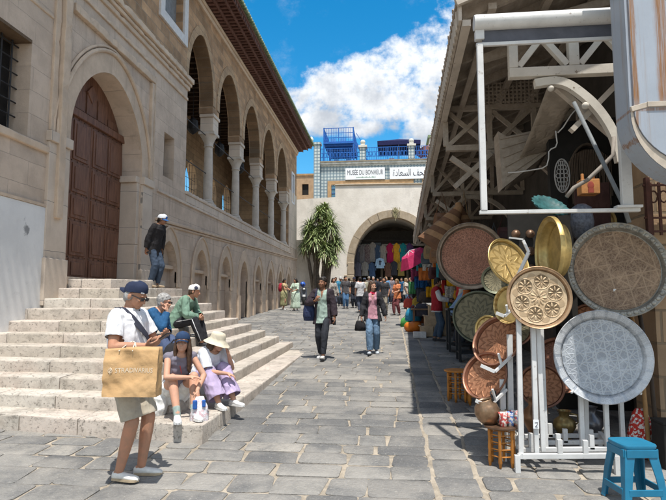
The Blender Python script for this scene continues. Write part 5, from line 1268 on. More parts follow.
class Fig:
    """a posed figure in its own frame: x to its left, -y ahead, z up; units for a height of 1.75 m"""
    def __init__(s, label, loc, yaw, H=1.74, skin_='fair', build=1.0, vox=.009, pel=(0, 0, .94), chest=None, neck=None, head=None, pyaw=0, syaw=0, hyaw=0, hpitch=0, hroll=0,
                 ankL=(.10, .02, .085), ankR=(-.10, -.02, .085), kneeL=(0.05, -1, 0), kneeR=(-.05, -1, 0), toeL=None, toeR=None,
                 wrL=None, wrR=None, elL=(.6, .8, -.2), elR=(-.6, .8, -.2), handL=None, handR=None, curl=.6, female=False, group=None):
        s.k = H/1.75; s.vox = vox; s.female = female; s.b = build
        s.o = thing('person', label, 'person', loc, yaw, group); s.R = lambda a: Matrix.Rotation(a, 3, 'Z')
        s.pel = V_(pel); s.chest = V_(chest) if chest else s.pel+V_((0, -.005, .36)); s.neck = V_(neck) if neck else s.chest+(s.chest-s.pel).normalized()*.17
        s.up = (s.chest-s.pel).normalized()
        s.head = V_(head) if head else s.neck+V_((0, -.028, .135))
        s.lp = s.R(pyaw) @ V_((1, 0, 0)); s.ls = s.R(syaw) @ V_((1, 0, 0)); s.ls = (s.ls-s.up*s.ls.dot(s.up)*.5).normalized()
        s.HR = Matrix.Rotation(hyaw, 3, 'Z') @ Matrix.Rotation(hroll, 3, 'Y') @ Matrix.Rotation(hpitch, 3, 'X')
        sw = (.166 if not female else .146)*build**.3; hw = .084 if not female else .088
        u2 = (s.neck-s.chest).normalized()
        s.sh = {1: s.chest+u2*.115+s.ls*sw, -1: s.chest+u2*.115-s.ls*sw}
        s.hip = {1: s.pel+s.lp*hw-s.up*.02, -1: s.pel-s.lp*hw-s.up*.02}
        s.wr, s.el, s.an, s.kn, s.toe, s.hd = {}, {}, {}, {}, {}, {}
        for i, w, e in ((1, wrL, elL), (-1, wrR, elR)):
            w = V_(w) if w else s.sh[i]+V_((i*.06, -.02, -.52)); s.el[i], s.wr[i] = ik(s.sh[i], w, .285, .255, e)
        for i, a, kh, t in ((1, ankL, kneeL, toeL), (-1, ankR, kneeR, toeR)):
            s.kn[i], s.an[i] = ik(s.hip[i], a, .435, .425, kh); s.toe[i] = V_(t).normalized() if t else s.R(i*.18) @ V_((0, -1, 0))
        s.hdef = {1: handL, -1: handR}; s.curl = curl; s.sk = skin(SK[skin_])
        s.body()
    def K(s, m): # scale to the figure's height
        m.v = [tuple(c*s.k for c in v) for v in m.v]; return m
    def rings(s, spec):
        out = []
        for c, lat, up, rx, ry in spec:
            lat = (lat-up*lat.dot(up)).normalized(); dp = up.cross(lat)
            out.append([c+lat*rx*math.copysign(abs(math.cos(a))**.85, math.cos(a))+dp*ry*math.copysign(abs(math.sin(a))**.85, math.sin(a)) for a in [2*PI*q/20 for q in range(20)]])
        return out
    def torso(s, m, g=0., lo=-.10, hi=1.0, belly=0., hem=0):
        """the trunk, grown by g; lo is how far below the pelvis it starts"""
        b, f = s.b, s.female; P, C, N = s.pel, s.chest, s.neck; up = s.up; u2 = (N-C).normalized(); mid = P.lerp(C, .5); fw = up.cross(s.lp)*-1
        fw = V_((0, 0, 0)) if belly == 0 else (s.lp.cross(up)).normalized()*belly
        sp = [(P+up*lo, s.lp, up, (.135 if lo > -.11 else .18)*b+g+hem, (.10 if lo > -.11 else .122)*b+g+hem), (P+up*min(0, lo+.1), s.lp, up, (.168 if not f else .172)*b+g+hem*.6, .115*b+g), (P+up*.12, s.lp, up, (.152 if not f else .145)*b+g, .108*b+g+belly*.6),
              (mid+up*.04, s.lp.lerp(s.ls, .5), up, (.148 if not f else .128)*b+g, .105*b+g+belly*.4), (C-up*.03, s.ls, up, (.168 if not f else .146)*b+g, .12*b+g), (C+u2*.07, s.ls, u2, (.172 if not f else .150)*b+g, .112*b+g), (C+u2*.125, s.ls, u2, .145*b+g, .088*b+g)]
        if hi >= 1: sp += [(C+u2*.155, s.ls, u2, .085+g, .068+g), (N+u2*.015, s.ls, u2, .058+g*.6, .058+g*.6)]
        m.loft(s.rings(sp))
        if f: 
            fwd = s.ls.cross(up).normalized()
            if fwd.dot(V_((0, -1, 0))) < 0 and abs(fwd.y) > .2: fwd = -fwd
            for i in (1, -1): m.ell(C+s.ls*.068*i+fwd*.085-up*.02, (.058+g, .05+g, .058+g))
        for i in (1, -1): m.cap(C+u2*.10+s.ls*i*.06, .052+g, s.sh[i]-u2*.006, .050*b**.5+g, 10); m.cap(C+u2*.135+s.ls*i*.03, .045+g*.8, s.sh[i]+u2*.012, .03+g*.8, 10)
    def arm(s, m, i, g=0., end=1.0, wide=0.):
        """sleeve or arm down to end (1 = wrist, .5 = elbow)"""
        a, e, w = s.sh[i], s.el[i], s.wr[i]; t = (.85 if s.female else 1)*s.b**.4
        q = min(1, end/.5); m.cap(a, .050*t+g, a.lerp(e, q), .041*t+(.013*t*(1-q))+g+wide*q, 12)
        if end > .5: q = (end-.5)/.5; m.cap(e, .041*t+g+wide, e.lerp(w, .3*min(1, q*2)), .042*t+g+wide, 12); m.cap(e.lerp(w, .3*min(1, q*2)), .042*t+g+wide, e.lerp(w, q), .042*t+(.027-.042)*t*q+g+wide, 12)
    def leg(s, m, i, g=0., end=1.0, wide=0., flare=0.):
        h, k, a = s.hip[i], s.kn[i], s.an[i]; b = s.b**.6; d = (k-h).normalized()
        q = min(1, end/.5); m.cap(h+d*.02, .084*b+g, h.lerp(k, q), (.084+(.057-.084)*q)*b+g+wide*q, 12)
        if end > .5:
            q = (end-.5)/.5; c = k.lerp(a, .3); bk = V_((0, 0, 0))
            m.cap(k, .057*b+g+wide, c, .056*b+g+wide, 12); m.cap(c, .056*b+g+wide, k.lerp(a, q), (.056+(.036-.056)*q)*b+g+wide+flare*q, 12)
    def hp(s, p): return s.head+s.HR @ V_(p)
    def body(s):
        m = MB(); s.torso(m); H = s.hp; E = s.HR
        nb = s.neck-(s.neck-s.chest).normalized()*.03
        m.cap(nb, .058 if not s.female else .05, H((0, .015, -.05)), .055 if not s.female else .047, 12)
        m.ell(H((0, .012, .025)), (.074, .095, .092), E, 18, 12); m.ell(H((0, -.022, -.035)), (.060, .072, .074), E, 16, 10); m.ell(H((0, -.055, -.083)), (.032, .032, .028), E)
        m.cap(H((0, -.088, .008)), .008, H((0, -.106, -.030)), .0135, 8); m.ell(H((.011, -.096, -.034)), (.010, .012, .008), E, 8, 6); m.ell(H((-.011, -.096, -.034)), (.010, .012, .008), E, 8, 6)
        m.cap(H((-.03, -.082, .024)), .010, H((.03, -.082, .024)), .010, 8); m.cap(H((-.018, -.086, -.062)), .008, H((.018, -.086, -.062)), .008, 8)
        for i in (1, -1): m.ell(H((i*.077, .008, -.012)), (.010, .022, .032), E, 8, 8); m.ell(H((i*.038, -.070, -.028)), (.022, .018, .02), E, 8, 6)
        for i in (1, -1):
            s.arm(m, i); s.leg(m, i)
            f = (s.wr[i]-s.el[i]).normalized(); hd = s.hdef[i]
            d, nr = (V_(hd[0]), V_(hd[1])) if hd else (f+V_((0, -.15, -.1)), V_((-i, 0.15, 0)))
            dn = d.normalized(); nn = nr-dn*nr.dot(dn); sd = dn.cross(nn.normalized()); want = V_((0, -1, .3)) if not (hd and len(hd) > 2) else V_(hd[2])
            hand(m, s.wr[i], d, nr, 1.0 if not s.female else .9, (hd[3] if hd and len(hd) > 3 else s.curl), 1 if sd.dot(want) >= 0 else -1); s.hd[i] = dn
            t = s.toe[i]; a = s.an[i]; m.cap(a+V_((0, 0, -.03))-t*.03, .029, a+t*.06+V_((0, 0, -.06)), .015, 10)
        s.K(m); k = s.k; hc = s.head; Ei = E.transposed(); eyes = ((.031, -.088, .004),)
        def paint(p):
            q = Ei @ (V_(p)/k-hc)
            if q.y > -.05: return 0
            x = abs(q.x)
            if abs(x-.031) < .013 and abs(q.z-.004) < .0065: return 1
            if abs(x-.031) < .019 and abs(q.z-.024-.1*(.031-x)) < .0055: return 2
            if x < .024 and abs(q.z+.062) < .008 and q.y < -.07: return 3
            return 0
        remesh(m, 'body', [s.sk, eye_m, brow_m, lip_m], min(s.vox, .0062 if s.vox < .01 else s.vox), s.o, 2, paint=paint)
    # clothing
    def top(s, name, mat, sleeve=1.0, g=.012, lo=-.12, wide=.006, belly=0., open_=0., hem=.0, wrinkle=.006, neck_cut=.02, label=None, vneck=0):
        m = MB(); s.torso(m, g, lo, 1, belly, hem)
        if sleeve:
            for i in (1, -1): s.arm(m, i, g, sleeve, wide)
        s.K(m); k = s.k; up = s.up; N = s.neck; u2 = (s.neck-s.chest).normalized(); fwd = s.ls.cross(up).normalized(); P = s.pel
        if fwd.y > 0 and abs(fwd.y) > .15: fwd = -fwd
        sleeves = [(s.el[i].lerp(s.wr[i], (sleeve-.5)*2) if sleeve > .5 else s.sh[i].lerp(s.el[i], sleeve*2), ((s.wr[i]-s.el[i]) if sleeve > .5 else (s.el[i]-s.sh[i])).normalized()) for i in (1, -1)] if sleeve else []
        def keep(p):
            p = V_(p)/k
            ax = (p-N).dot(u2)
            if ax > -.035+neck_cut and ((p-N)-u2*ax).length < .078+g*.8 and ax < .15: return False
            if (p-P).dot(up) < lo+.004 and (p-P).length < .34 and all((p-w).length > .1 for w, d in sleeves): return False
            for w, d in sleeves:
                if (p-w).dot(d) > .006 and (p-w).length < .10: return False
            q = p-s.chest; f = q.dot(fwd); l = q.dot(s.ls)
            if open_ and f > .03 and abs(l) < open_*(1+.5*max(0, -q.dot(up))) and min((p-w).length for w, d in sleeves+[(V_((9, 9, 9)), 0)]) > .1 and all((p-s.el[i]).length > .09 for i in (1, -1)): return False
            if vneck and f > .02 and abs(l) < vneck*max(0, q.dot(up)+.02)*6: return False
            return True
        o = remesh(m, name, mat, s.vox, s.o, 3, keep, wrinkle, seed=len(name))
        if open_: sd = o.modifiers.new('solid', 'SOLIDIFY'); sd.thickness = .006; sd.offset = 1
        if label: o['label'] = label
        return o
    def trousers(s, name, mat, end=1.0, g=.014, wide=.010, flare=.0, hi=.08, wrinkle=.006, low=.0):
        m = MB(); b = s.b; up = s.up
        m.loft(s.rings([(s.pel-up*.11, s.lp, up, .135*b+g, .105*b+g), (s.pel, s.lp, up, .158*b+g, .104*b+g), (s.pel+up*hi, s.lp, up, .140*b+g, .10*b+g)]))
        for i in (1, -1): s.leg(m, i, g, end, wide, flare)
        s.K(m); k = s.k
        ends = [(s.hip[i].lerp(s.kn[i], min(1, end*2)) if end <= .5 else s.kn[i].lerp(s.an[i], (end-.5)*2), ((s.kn[i]-s.hip[i]) if end <= .5 else (s.an[i]-s.kn[i])).normalized()) for i in (1, -1)]
        def keep(p):
            p = V_(p)/k
            return not any((p-w).dot(d) > .008 and (p-w).length < .16 for w, d in ends)
        return remesh(m, name, mat, s.vox, s.o, 3, keep, wrinkle, seed=3)
    def skirt(s, name, mat, hem_z, r0, r1, wav=.06, top=.08):
        """hangs straight down from the waist"""
        m = MB(); n = 40; rows = []; a0 = s.pel+s.up*top; c1 = (s.an[1]+s.an[-1])/2
        for j in range(10):
            q = j/9; z = a0.z+(hem_z-a0.z)*q; c = V_((a0.x+(c1.x-a0.x)*q*.8, a0.y+(c1.y-a0.y)*q*.8, z)); r = r0+(r1-r0)*min(1, q*1.1)+(.03 if .1 < q < .5 else 0)
            rows.append([c+V_((r*1.12*math.cos(a)*(1+wav*q*math.sin(7*a+1)), r*.92*math.sin(a)*(1+wav*q*math.sin(7*a+1)), 0)) for a in [2*PI*t/n for t in range(n)]])
        m.loft(rows, caps=False); s.K(m); o = m.build(name, mat, s.o, smooth=True); sd = o.modifiers.new('solid', 'SOLIDIFY'); sd.thickness = .006; return o
    def shoes(s, mat, sole=None, low=True, name='shoe'):
        for i in (1, -1):
            t = s.toe[i]; a = s.an[i]; sdv = V_((0, 0, 1)).cross(t).normalized(); upv = t.cross(sdv) if t.cross(sdv).z > 0 else -t.cross(sdv)
            m = MB(); rows = []
            for x, w, h in ((-.065, .018, .05), (-.055, .030, .065), (-.02, .036, .085 if not low else .07), (.03, .038, .075 if not low else .06), (.08, .044, .05), (.125, .045, .042), (.165, .036, .034), (.185, .016, .02)):
                c = a+t*x-upv*.078
                rows.append([c+sdv*w*math.cos(q)+upv*(h*(.5+.5*math.sin(q)) if math.sin(q) > -.5 else 0) for q in [2*PI*z/14 for z in range(14)]])
            m.loft(rows); s.K(m); o = m.build(name, mat, s.o, smooth=True, auto=60)
            m = MB(); pts = [a+t*x+sdv*w-upv*.082 for x, w in ((-.066, .0), (-.055, .032), (0, .037), (.08, .046), (.13, .047), (.17, .036), (.188, 0))]; pts += [p-2*sdv*((p-a).dot(sdv)) for p in reversed(pts[1:-1])]
            m.loft([[p+upv*-.003 for p in pts], [p+upv*.016 for p in pts]]); s.K(m); m.build('sole', sole or mat, o)
    def hair(s, mat, long=0., back=.0, g=.012, fringe=.045, tail=0, top=.0, thin=False):
        m = MB(); H = s.hp; E = s.HR
        m.ell(H((0, .022, .034+top)), (.076+g, .094+g, .088+g), E, 18, 12)
        for q in range(26 if s.vox < .012 and g > .008 else 0):
            a, b = 2.4*q, .25+.95*q/26; m.ell(H(((.074+g)*math.sin(b)*math.cos(a), .022+(.092+g)*math.sin(b)*math.sin(a), .034+top+(.086+g)*math.cos(b))), (.017, .017, .013), E, 7, 5)
        for i in (1, -1): m.ell(H((i*.064, .03, -.01)), (.022, .05, .05), E, 10, 8)
        m.ell(H((0, .065, -.03)), (.062, .045, .07), E, 12, 8)
        if long:
            dn = V_((0, 0, -1))
            for i in (1, -1):
                for x, y, L in ((.066, .005, long), (.07, .045, long*1.05), (.04, .085, long*1.1)):
                    p0 = H((i*x, y, .03)); p1 = p0+s.HR @ V_((i*.012, .012, -.12)); p2 = p1+dn*max(.02, L-.12)+V_((i*.005, .012, 0)); m.cap(p0, .026, p1, .03, 9); m.cap(p1, .03, p2, .017, 9)
            m.cap(H((0, .09, 0)), .04, H((0, .10, -.1))+dn*long*.6, .035, 9)
        if tail: m.cap(H((0, .10, .03)), .03, H((0, .15, -.02)), .03, 9); m.cap(H((0, .15, -.02)), .03, H((0, .14, -.05))+V_((0, 0, -tail)), .014, 9)
        s.K(m); k = s.k; hc = s.head; Ei = E.transposed()
        def keep(p):
            q = Ei @ (V_(p)/k-hc); return not (q.y < -.045+.25*abs(q.x) and q.z < fringe+.012-.35*abs(q.x) and abs(q.x) < .085)
        return remesh(m, 'hair', mat, max(.006, s.vox*.9), s.o, 2, keep, .005, seed=5)
    def cap(s, mat, brim=True, panel=None, back=False, brim_mat=None, name='cap', tilt=0):
        m = MB(); H = s.hp; R = s.HR @ Matrix.Rotation(tilt, 3, 'X'); HH = lambda p: s.head+R @ V_(p)
        rows = []
        for z, r in ((.022, 1.0), (.05, 1.0), (.08, .95), (.105, .80), (.122, .52), (.128, .2), (.129, .03)):
            rows.append([HH((.088*r*math.cos(a), .014+.108*r*math.sin(a), z-.010*math.sin(a)+(0.012 if z < .03 and math.sin(a) < 0 else 0))) for a in [2*PI*q/24 for q in range(24)]])
        m.loft(rows, caps=True); m.ell(HH((0, .014, .131)), (.008, .008, .005), R, 8, 5); s.K(m); o = m.build(name, mat, s.o, smooth=True, auto=70)
        if panel:
            m = MB(); m.add([HH((.09*math.cos(a), .014-.111*math.sin(a), z)) for z in (.035, .068, .095) for a in [PI*(.30+.4*q/8) for q in range(9)]], [(9*j+i, 9*j+i+1, 9*j+i+10, 9*j+i+9) for j in range(2) for i in range(8)])
            m.v = [tuple((V_(v)-s.head)*(1.0 if 1 else 1)+s.head) for v in m.v]; s.K(m); m.build('front_panel', panel, o, smooth=True)
        if brim:
            sg = 1 if back else -1; m = MB(); top = []; bot = []
            for L, dz in ((.085, 0), (.125, -.004), (.165, -.014)):
                top.append([HH((.082*math.sin(a)*(1-.18*(L-.085)/.08), .014+sg*(.085*math.cos(a)+(L-.085)*math.cos(a)**.5*1.0), .034+dz-.022*abs(math.sin(a))**2)) for a in [PI*(-.46+.92*q/12) for q in range(13)]])
            n = 13; vs = [p for r in top for p in r]; vs2 = [p-R @ V_((0, 0, .006)) for p in vs]
            m.add(vs+vs2, [(n*j+i, n*j+i+1, n*j+n+i+1, n*j+n+i) for j in range(2) for i in range(n-1)]+[(39+n*j+i, 39+n*j+i+1, 39+n*j+n+i+1, 39+n*j+n+i) for j in range(2) for i in range(n-1)]+[(26+i, 27+i, 66+i, 65+i) for i in range(n-1)])
            s.K(m); m.build('brim', brim_mat or mat, o, smooth=True, auto=60)
        return o
    def bucket(s, mat):
        m = MB(); H = s.hp; rows = []
        for z, r, dz in ((-.02, 1.85, 0), (.0, 1.6, 0), (.038, 1.12, 0), (.06, 1.08, 0), (.10, 1.0, 0), (.122, .9, 0), (.13, .6, 0), (.132, .05, 0)):
            rows.append([H((.088*r*math.cos(a)*(1+.03*math.sin(3*a)*(r > 1.5)), .012+.102*r*math.sin(a), z+.008*math.sin(2*a+1)*(r > 1.3))) for a in [2*PI*q/28 for q in range(28)]])
        m.loft(rows, caps=True); s.K(m); return m.build('bucket_hat', mat, s.o, smooth=True, auto=60)
    def glasses(s, mat):
        m = MB(); H = s.hp
        for i in (1, -1):
            m.box(H((i*.032, -.103, .002)), (.042, .006, .030), M=s.HR); m.bar(H((i*.054, -.10, .008)), H((i*.078, .0, .004)), .006, .008)
        m.bar(H((-.012, -.104, .006)), H((.012, -.104, .006)), .005, .006); s.K(m); return m.build('glasses', mat, s.o)
    def strap(s, name, pts, w, mat, t=.006):
        m = MB(); pts = [V_(p) for p in pts]; c = s.chest
        rows = []
        for i, p in enumerate(pts):
            d = (pts[min(i+1, len(pts)-1)]-pts[max(i-1, 0)]).normalized(); nrm = (p-c-s.up*((p-c).dot(s.up))).normalized(); sd = d.cross(nrm).normalized()
            rows.append([p+sd*w/2, p-sd*w/2, p-sd*w/2-nrm*t, p+sd*w/2-nrm*t])
        m.loft(rows); s.K(m); return m.build(name, mat, s.o, smooth=True, auto=50)
    def wpos(s, p): return FRAMES[s.o.name] @ (V_(p)*s.k)
shoe_w = flat((.68, .68, .67), .6, .1, 12); shoe_d = flat((.04, .04, .045), .6, .2); shoe_t = flat((.33, .25, .17), .7, .2)
hair_d = flat((.022, .016, .013), .5, .4, 30, .3, 50); hair_b = flat((.075, .042, .026), .5, .4, 30, .3, 50); hair_g = flat((.33, .32, .31), .6, .4, 25, .4, 50); hair_l = flat((.24, .15, .075), .5, .4, 30, .3)
navy = (.022, .030, .062); denim = cloth((.13, .21, .32), (.155, .24, .355)); denim_d = cloth((.045, .065, .10)); blackc = cloth((.022, .021, .024)); 
# ------------------------------------------------------------------ the man with the paper bag
mp = PG(124, 477)
A = Fig('man in white polo and navy cap looking at his phone, paper bag on arm', (mp.x, mp.y, gz(mp.y)+.004), math.radians(80), 1.78, 'tan', 1.10, .008, pel=(0, 0, .93), chest=(0, .02, 1.285), neck=(0, .0, 1.455), head=(0, -.06, 1.578), hpitch=.42,
        ankL=(.09, -.11, .085), ankR=(-.09, -.02, .085), toeL=(.35, -1, 0), toeR=(.05, -1, 0), wrL=(.06, -.26, 1.19), wrR=(-.10, -.235, 1.14), elL=(.8, .35, -.6), elR=(-.75, .45, -.6),
        handL=((-.35, -.8, .35), (-.45, .1, .9), (0, -.5, 1), .55), handR=((.35, -.85, .2), (.4, .2, .9), (0, -.3, 1), .75))
A.trousers('shorts', cloth((.40, .355, .285)), .47, .018, .012, hi=.06)
A.top('polo_shirt', cloth((.74, .75, .78)), .33, .016, -.16, .014, belly=.035, hem=.012, wrinkle=.008, neck_cut=.028)
m = MB(); u2 = (A.neck-A.chest).normalized(); nc = A.neck-u2*.012
m.loft(A.rings([(nc-u2*.012, A.ls, u2, .078, .074), (nc+u2*.022, A.ls, u2, .074, .072), (nc+u2*.026, A.ls, u2, .069, .067), (nc-u2*.01, A.ls, u2, .068, .066)]), caps=False); A.K(m); m.build('collar', cloth((.74, .75, .78)), A.o, smooth=True, auto=50)
A.hair(hair_g, g=.002, fringe=.09); A.cap(cloth(navy, wr=.2), panel=None, back=True, tilt=-.10); A.glasses(flat((.03, .03, .035), .2))
m = MB(); m.box(A.hp((-.045, -.085, .055)), (.028, .010, .008), M=A.HR @ Matrix.Rotation(-.5, 3, 'Z')); A.K(m); m.build('cap_badge', flat((.6, .6, .62), .6), A.o)
A.shoes(flat((.70, .68, .63), .8, .1, 20), flat((.42, .33, .22), .9), name='loafer')
sp = [A.chest+V_(p) for p in ((-.16, .08, .02), (-.06, .155, .02), (-.0, .155, .0), (.06, .15, .05), (.10, .10, .14), (.105, .03, .175), (.09, -.06, .145), (.05, -.13, .06), (0, -.165, -.02), (-.06, -.175, -.11), (-.13, -.16, -.20), (-.185, -.08, -.28))]
sp = [A.chest+V_(p) for p in ((.21, .05, -.30), (.20, -.06, -.25), (.13, -.165, -.16), (.03, -.185, -.06), (-.05, -.165, .02), (-.095, -.115, .10), (-.112, -.04, .165), (-.105, .05, .165), (-.075, .12, .10), (-.01, .165, .0), (.08, .16, -.12), (.16, .12, -.24))]
A.strap('shoulder_strap', sp, .05, cloth((.045, .048, .068), wr=.2))
m = MB(); m.loft([[V_((.215+.05*math.cos(a)*k, .0+.09*math.sin(a)*k, z)) for a in [2*PI*q/16 for q in range(16)]] for z, k in ((.86, .8), (.88, 1), (1.0, 1.05), (1.1, .95), (1.12, .7))]); A.K(m)
pb = m.build('pouch', blackc, None, smooth=True); pb.parent = A.o
tag(pb)
# phone
ph = A.wpos((A.wr[1]+A.wr[-1])/2+V_((.0, -.115, .045)))
o = thing('phone', 'black smartphone held in the hands of the man in the white polo', 'phone', ph, math.radians(80), R=Matrix.Rotation(math.radians(80), 3, 'Z') @ Matrix.Rotation(-.55, 3, 'X'))
m = MB(); m.box((0, 0, 0), (.076, .155, .010)); m.build('case', flat((.02, .02, .022), .35), o, bevel=.004); m = MB(); m.box((0, 0, .0056), (.070, .146, .001)); m.build('screen', flat((.03, .035, .04), .08, spec=.6), o)
# paper bag hanging from the near forearm
kraft = None
t = NT('kraft_paper'); n1 = t.noise(5, 6, .6); n2 = t.noise(2.2, 4, .6)
kraft = t.done(t.mix(t.ramp(n1, .3, .7), (.46, .285, .135), (.52, .335, .17)), .8, 0, .2, t.bump(t.math('ADD', t.math('MULTIPLY', n2, 2.5), n1), .6, .02))
fa = A.wpos(A.el[-1].lerp(A.wr[-1], .62))
hgx = PY(160, 346, fa.y)
bc = PY(133, 371, fa.y-.10)
bag = thing('paper_bag', 'big brown paper shopping bag with white lettering hanging from the arm of the man', 'shopping bag', (bc.x, bc.y, bc.z-.205), math.radians(6))
bw_, bh_, bd_ = .455, .395, .15
def crease(x, z): # folded twice in the shop: a valley down the middle, a ridge across
    return .010*math.exp(-abs(x+.012-.03*(z-.2))/.022)-.006*math.exp(-abs(z-.15-.06*x)/.012)+.012*math.sin(3.1*x/.23+1.2)*math.sin(z*8)
m = MB(); rows = []
for j_ in range(21):
    j = j_*.4; z = bh_*j/8; dd = bd_*(1-.45*(j/8)); row = []
    for (x0, y0), (x1, y1) in zip(((-1, -1), (1, -1), (1, 1), (-1, 1)), ((1, -1), (1, 1), (-1, 1), (-1, -1))):
        n = 24 if y0 == y1 else 6
        for k in range(n):
            q = k/n; x = (x0+(x1-x0)*q)*bw_/2; y = (y0+(y1-y0)*q)*dd/2
            if abs(x) > bw_/2-.01: x *= 1-.05*(1-abs(2*q-1))*(j/8) if y0 != y1 else 1
            w = (.010*noise.noise(V_((x*7, y*9, z*7)))+.006*noise.noise(V_((x*17, z*15, 3))))*(0 if y0 == y1 == -1 and .17 < z < .26 else 1.3)
            row.append((x+w*.4, y+w*1.6+(crease(x, z) if y0 == y1 == -1 else 0), z+(.012*math.sin(5*x+1)*(j > 7.9))))
    rows.append(row)
m.loft(rows, caps=False); n = len(rows[0]); m.f.append(tuple(range(n-1, -1, -1))); m.mi.append(0)
o = m.build('paper', kraft, bag, smooth=True, auto=35); sd = o.modifiers.new('solid', 'SOLIDIFY'); sd.thickness = .003
whiteink = flat((.66, .55, .41), .7, .05)
q = lettering('STRADIVARIUS', .056, .03, 0, .215, whiteink, None, 'lettering', width=.315, ext=.0003)
def onpaper(x, z): # where the front sheet stands at (x, z)
    return -bd_*(1-.45*z/bh_)/2+crease(x, z)
for v in q.data.vertices: v.co.y += onpaper(v.co.x, v.co.z)-.0026
q.parent = bag; tag(q)
m = MB(); c0 = V_((-.165, onpaper(-.165, .215)-.007, .215)); m.tube([c0+V_((.017*math.cos(a), 0, .017*math.sin(a))) for a in [PI*k/8 for k in range(17)]], .0025, 5, caps=False)
m.tube([c0+V_((.0, 0, -.028)), c0+V_((0, 0, .028)), c0+V_((.012, 0, .018)), c0+V_((.008, 0, .002)), c0+V_((-.006, 0, -.008))], .003, 5); m.build('emblem', whiteink, bag)
lf = FRAMES[bag.name].inverted() @ fa
for y, nm in ((-.045, 'handle'), (.045, 'handle')):
    m = MB(); a_ = V_((lf.x-.06, y, bh_-.02)); b_ = V_((lf.x+.055, y, bh_-.02)); top_ = V_((lf.x, lf.y, lf.z+.045))
    m.tube([a_, a_.lerp(top_, .5)+V_((-.01, 0, 0)), top_+V_((-.022, 0, -.012)), top_, top_+V_((.022, 0, -.012)), b_.lerp(top_, .5)+V_((.01, 0, 0)), b_], .0045, 7); m.build(nm, flat((.66, .60, .50), .8), bag, smooth=True)
# ------------------------------------------------------------------ the walking pair
def walker(px, pyf, **k): p = PG(px, pyf); return (p.x, p.y, gz(p.y)+.006)
B = Fig('young man in open dark jacket, mint shirt and black trousers walking down the street', walker(323, 359), math.radians(-4), 1.77, 'brown', 1.0, .009, pel=(0, 0, .93), chest=(0, -.02, 1.29), hyaw=-.35, hpitch=-.12,
        ankR=(-.085, .16, .10), ankL=(.05, -.24, .10), toeL=(.05, -1, .22), toeR=(-.12, -1, -.1), wrR=(-.12, -.20, 1.22), elR=(-.9, .5, -.5), handR=((.5, -.35, .8), (.5, .8, 0), (1, 0, 0), 1.1), wrL=(.27, -.10, .86), elL=(.5, 1, 0))
B.trousers('trousers', cloth((.030, .033, .042)), .97, .010, .008); B.top('shirt', cloth((.34, .44, .39)), 0, .014, -.18, hem=.015, vneck=.035)
B.top('jacket', cloth((.040, .030, .038)), .95, .022, -.20, .006, open_=.10, hem=.02, wrinkle=.009); B.hair(hair_d, g=.010, fringe=.05, top=.008); B.shoes(shoe_w)
sp = [B.chest+V_(p) for p in ((-.12, -.165, -.12), (-.125, -.165, -.02), (-.13, -.14, .08), (-.125, -.05, .185), (-.12, .06, .175), (-.14, .15, .05))]
B.strap('bag_strap', sp, .045, cloth((.035, .05, .11), wr=.1))
o = thing('shoulder_bag', 'navy blue shoulder bag at the side of the young walking man', 'bag', B.wpos((-.30, -.02, .98)), math.radians(-4))
m = MB(); m.loft([[(.13*math.cos(a)*k, .10*math.sin(a)*k, z) for a in [2*PI*q/18 for q in range(18)]] for z, k in ((-.19, .6), (-.18, .9), (-.08, 1.05), (.06, 1.0), (.16, .8), (.2, .5))]); m.build('body', cloth((.032, .045, .105)), o, smooth=True)
m = MB(); m.box((0, -.085, -.05), (.15, .05, .14)); m.build('front_pocket', cloth((.026, .036, .085)), o, bevel=.02)
m = MB(); m.tube([(.05, .0, .17), (.12, .03, .32), (.16, -.0, .42)], .016, 8); m.build('strap', cloth((.035, .05, .11), wr=.1), o, smooth=True)
o = thing('black_pouch', 'small black pouch in the lowered hand of the young walking man', 'pouch', B.wpos(B.wr[1]+V_((.0, -.03, -.12)))); m = MB(); m.box((0, 0, 0), (.07, .035, .10)); m.build('body', blackc, o, bevel=.012); m = MB(); m.tube([(-.02, 0, .05), (0, 0, .09), (.02, 0, .05)], .005, 6); m.build('loop', blackc, o)
C_ = Fig('woman with long brown hair walking in dark jacket, pink top and blue jeans', walker(373, 354), math.radians(2), 1.66, 'fair', .98, .009, female=True, hyaw=.62, hpitch=.05, ankR=(-.07, -.16, .09), ankL=(.08, .14, .10), toeR=(-.15, -1, .12), toeL=(.2, -1, -.1),
         wrR=(-.27, -.05, .88), elR=(-.6, 1, 0), wrL=(.30, -.04, .90), elL=(.6, 1, 0))
C_.trousers('jeans', denim, .97, .012, .020, .012); C_.top('pink_top', cloth((.48, .24, .30), (.51, .285, .335)), 0, .012, -.12, hem=.014, vneck=.03)
C_.top('jacket', cloth((.035, .035, .040)), .98, .023, -.17, .008, open_=.095, hem=.02, wrinkle=.010); C_.hair(hair_b, long=.34, fringe=.06); C_.shoes(flat((.45, .50, .56), .7))
m = MB(); u2 = V_((0, 0, 1)); m.loft(C_.rings([(C_.neck-u2*.055, C_.ls, u2, .115, .105), (C_.neck-u2*.02, C_.ls, u2, .085, .085), (C_.neck+u2*.005, C_.ls, u2, .07, .07)]), caps=False); C_.K(m); o = m.build('red_scarf', cloth((.55, .03, .075)), C_.o, smooth=True); sd = o.modifiers.new('s', 'SOLIDIFY'); sd.thickness = .012
o = thing('black_handbag', 'black handbag hanging from the hand of the long haired walking woman', 'handbag', C_.wpos((-.30, -.05, .68))); m = MB()
m.loft([[(.125*math.cos(a)*k, .06*math.sin(a)*k, z) for a in [2*PI*q/16 for q in range(16)]] for z, k in ((-.13, .9), (-.12, 1.05), (.0, .95), (.09, .72), (.1, .6))]); m.build('body', blackc, o, smooth=True)
m = MB(); m.tube([(-.06, 0, .08), (-.03, 0, .2), (.0, 0, .235), (.03, 0, .2), (.06, 0, .08)], .009, 6); m.build('handle', blackc, o, smooth=True)
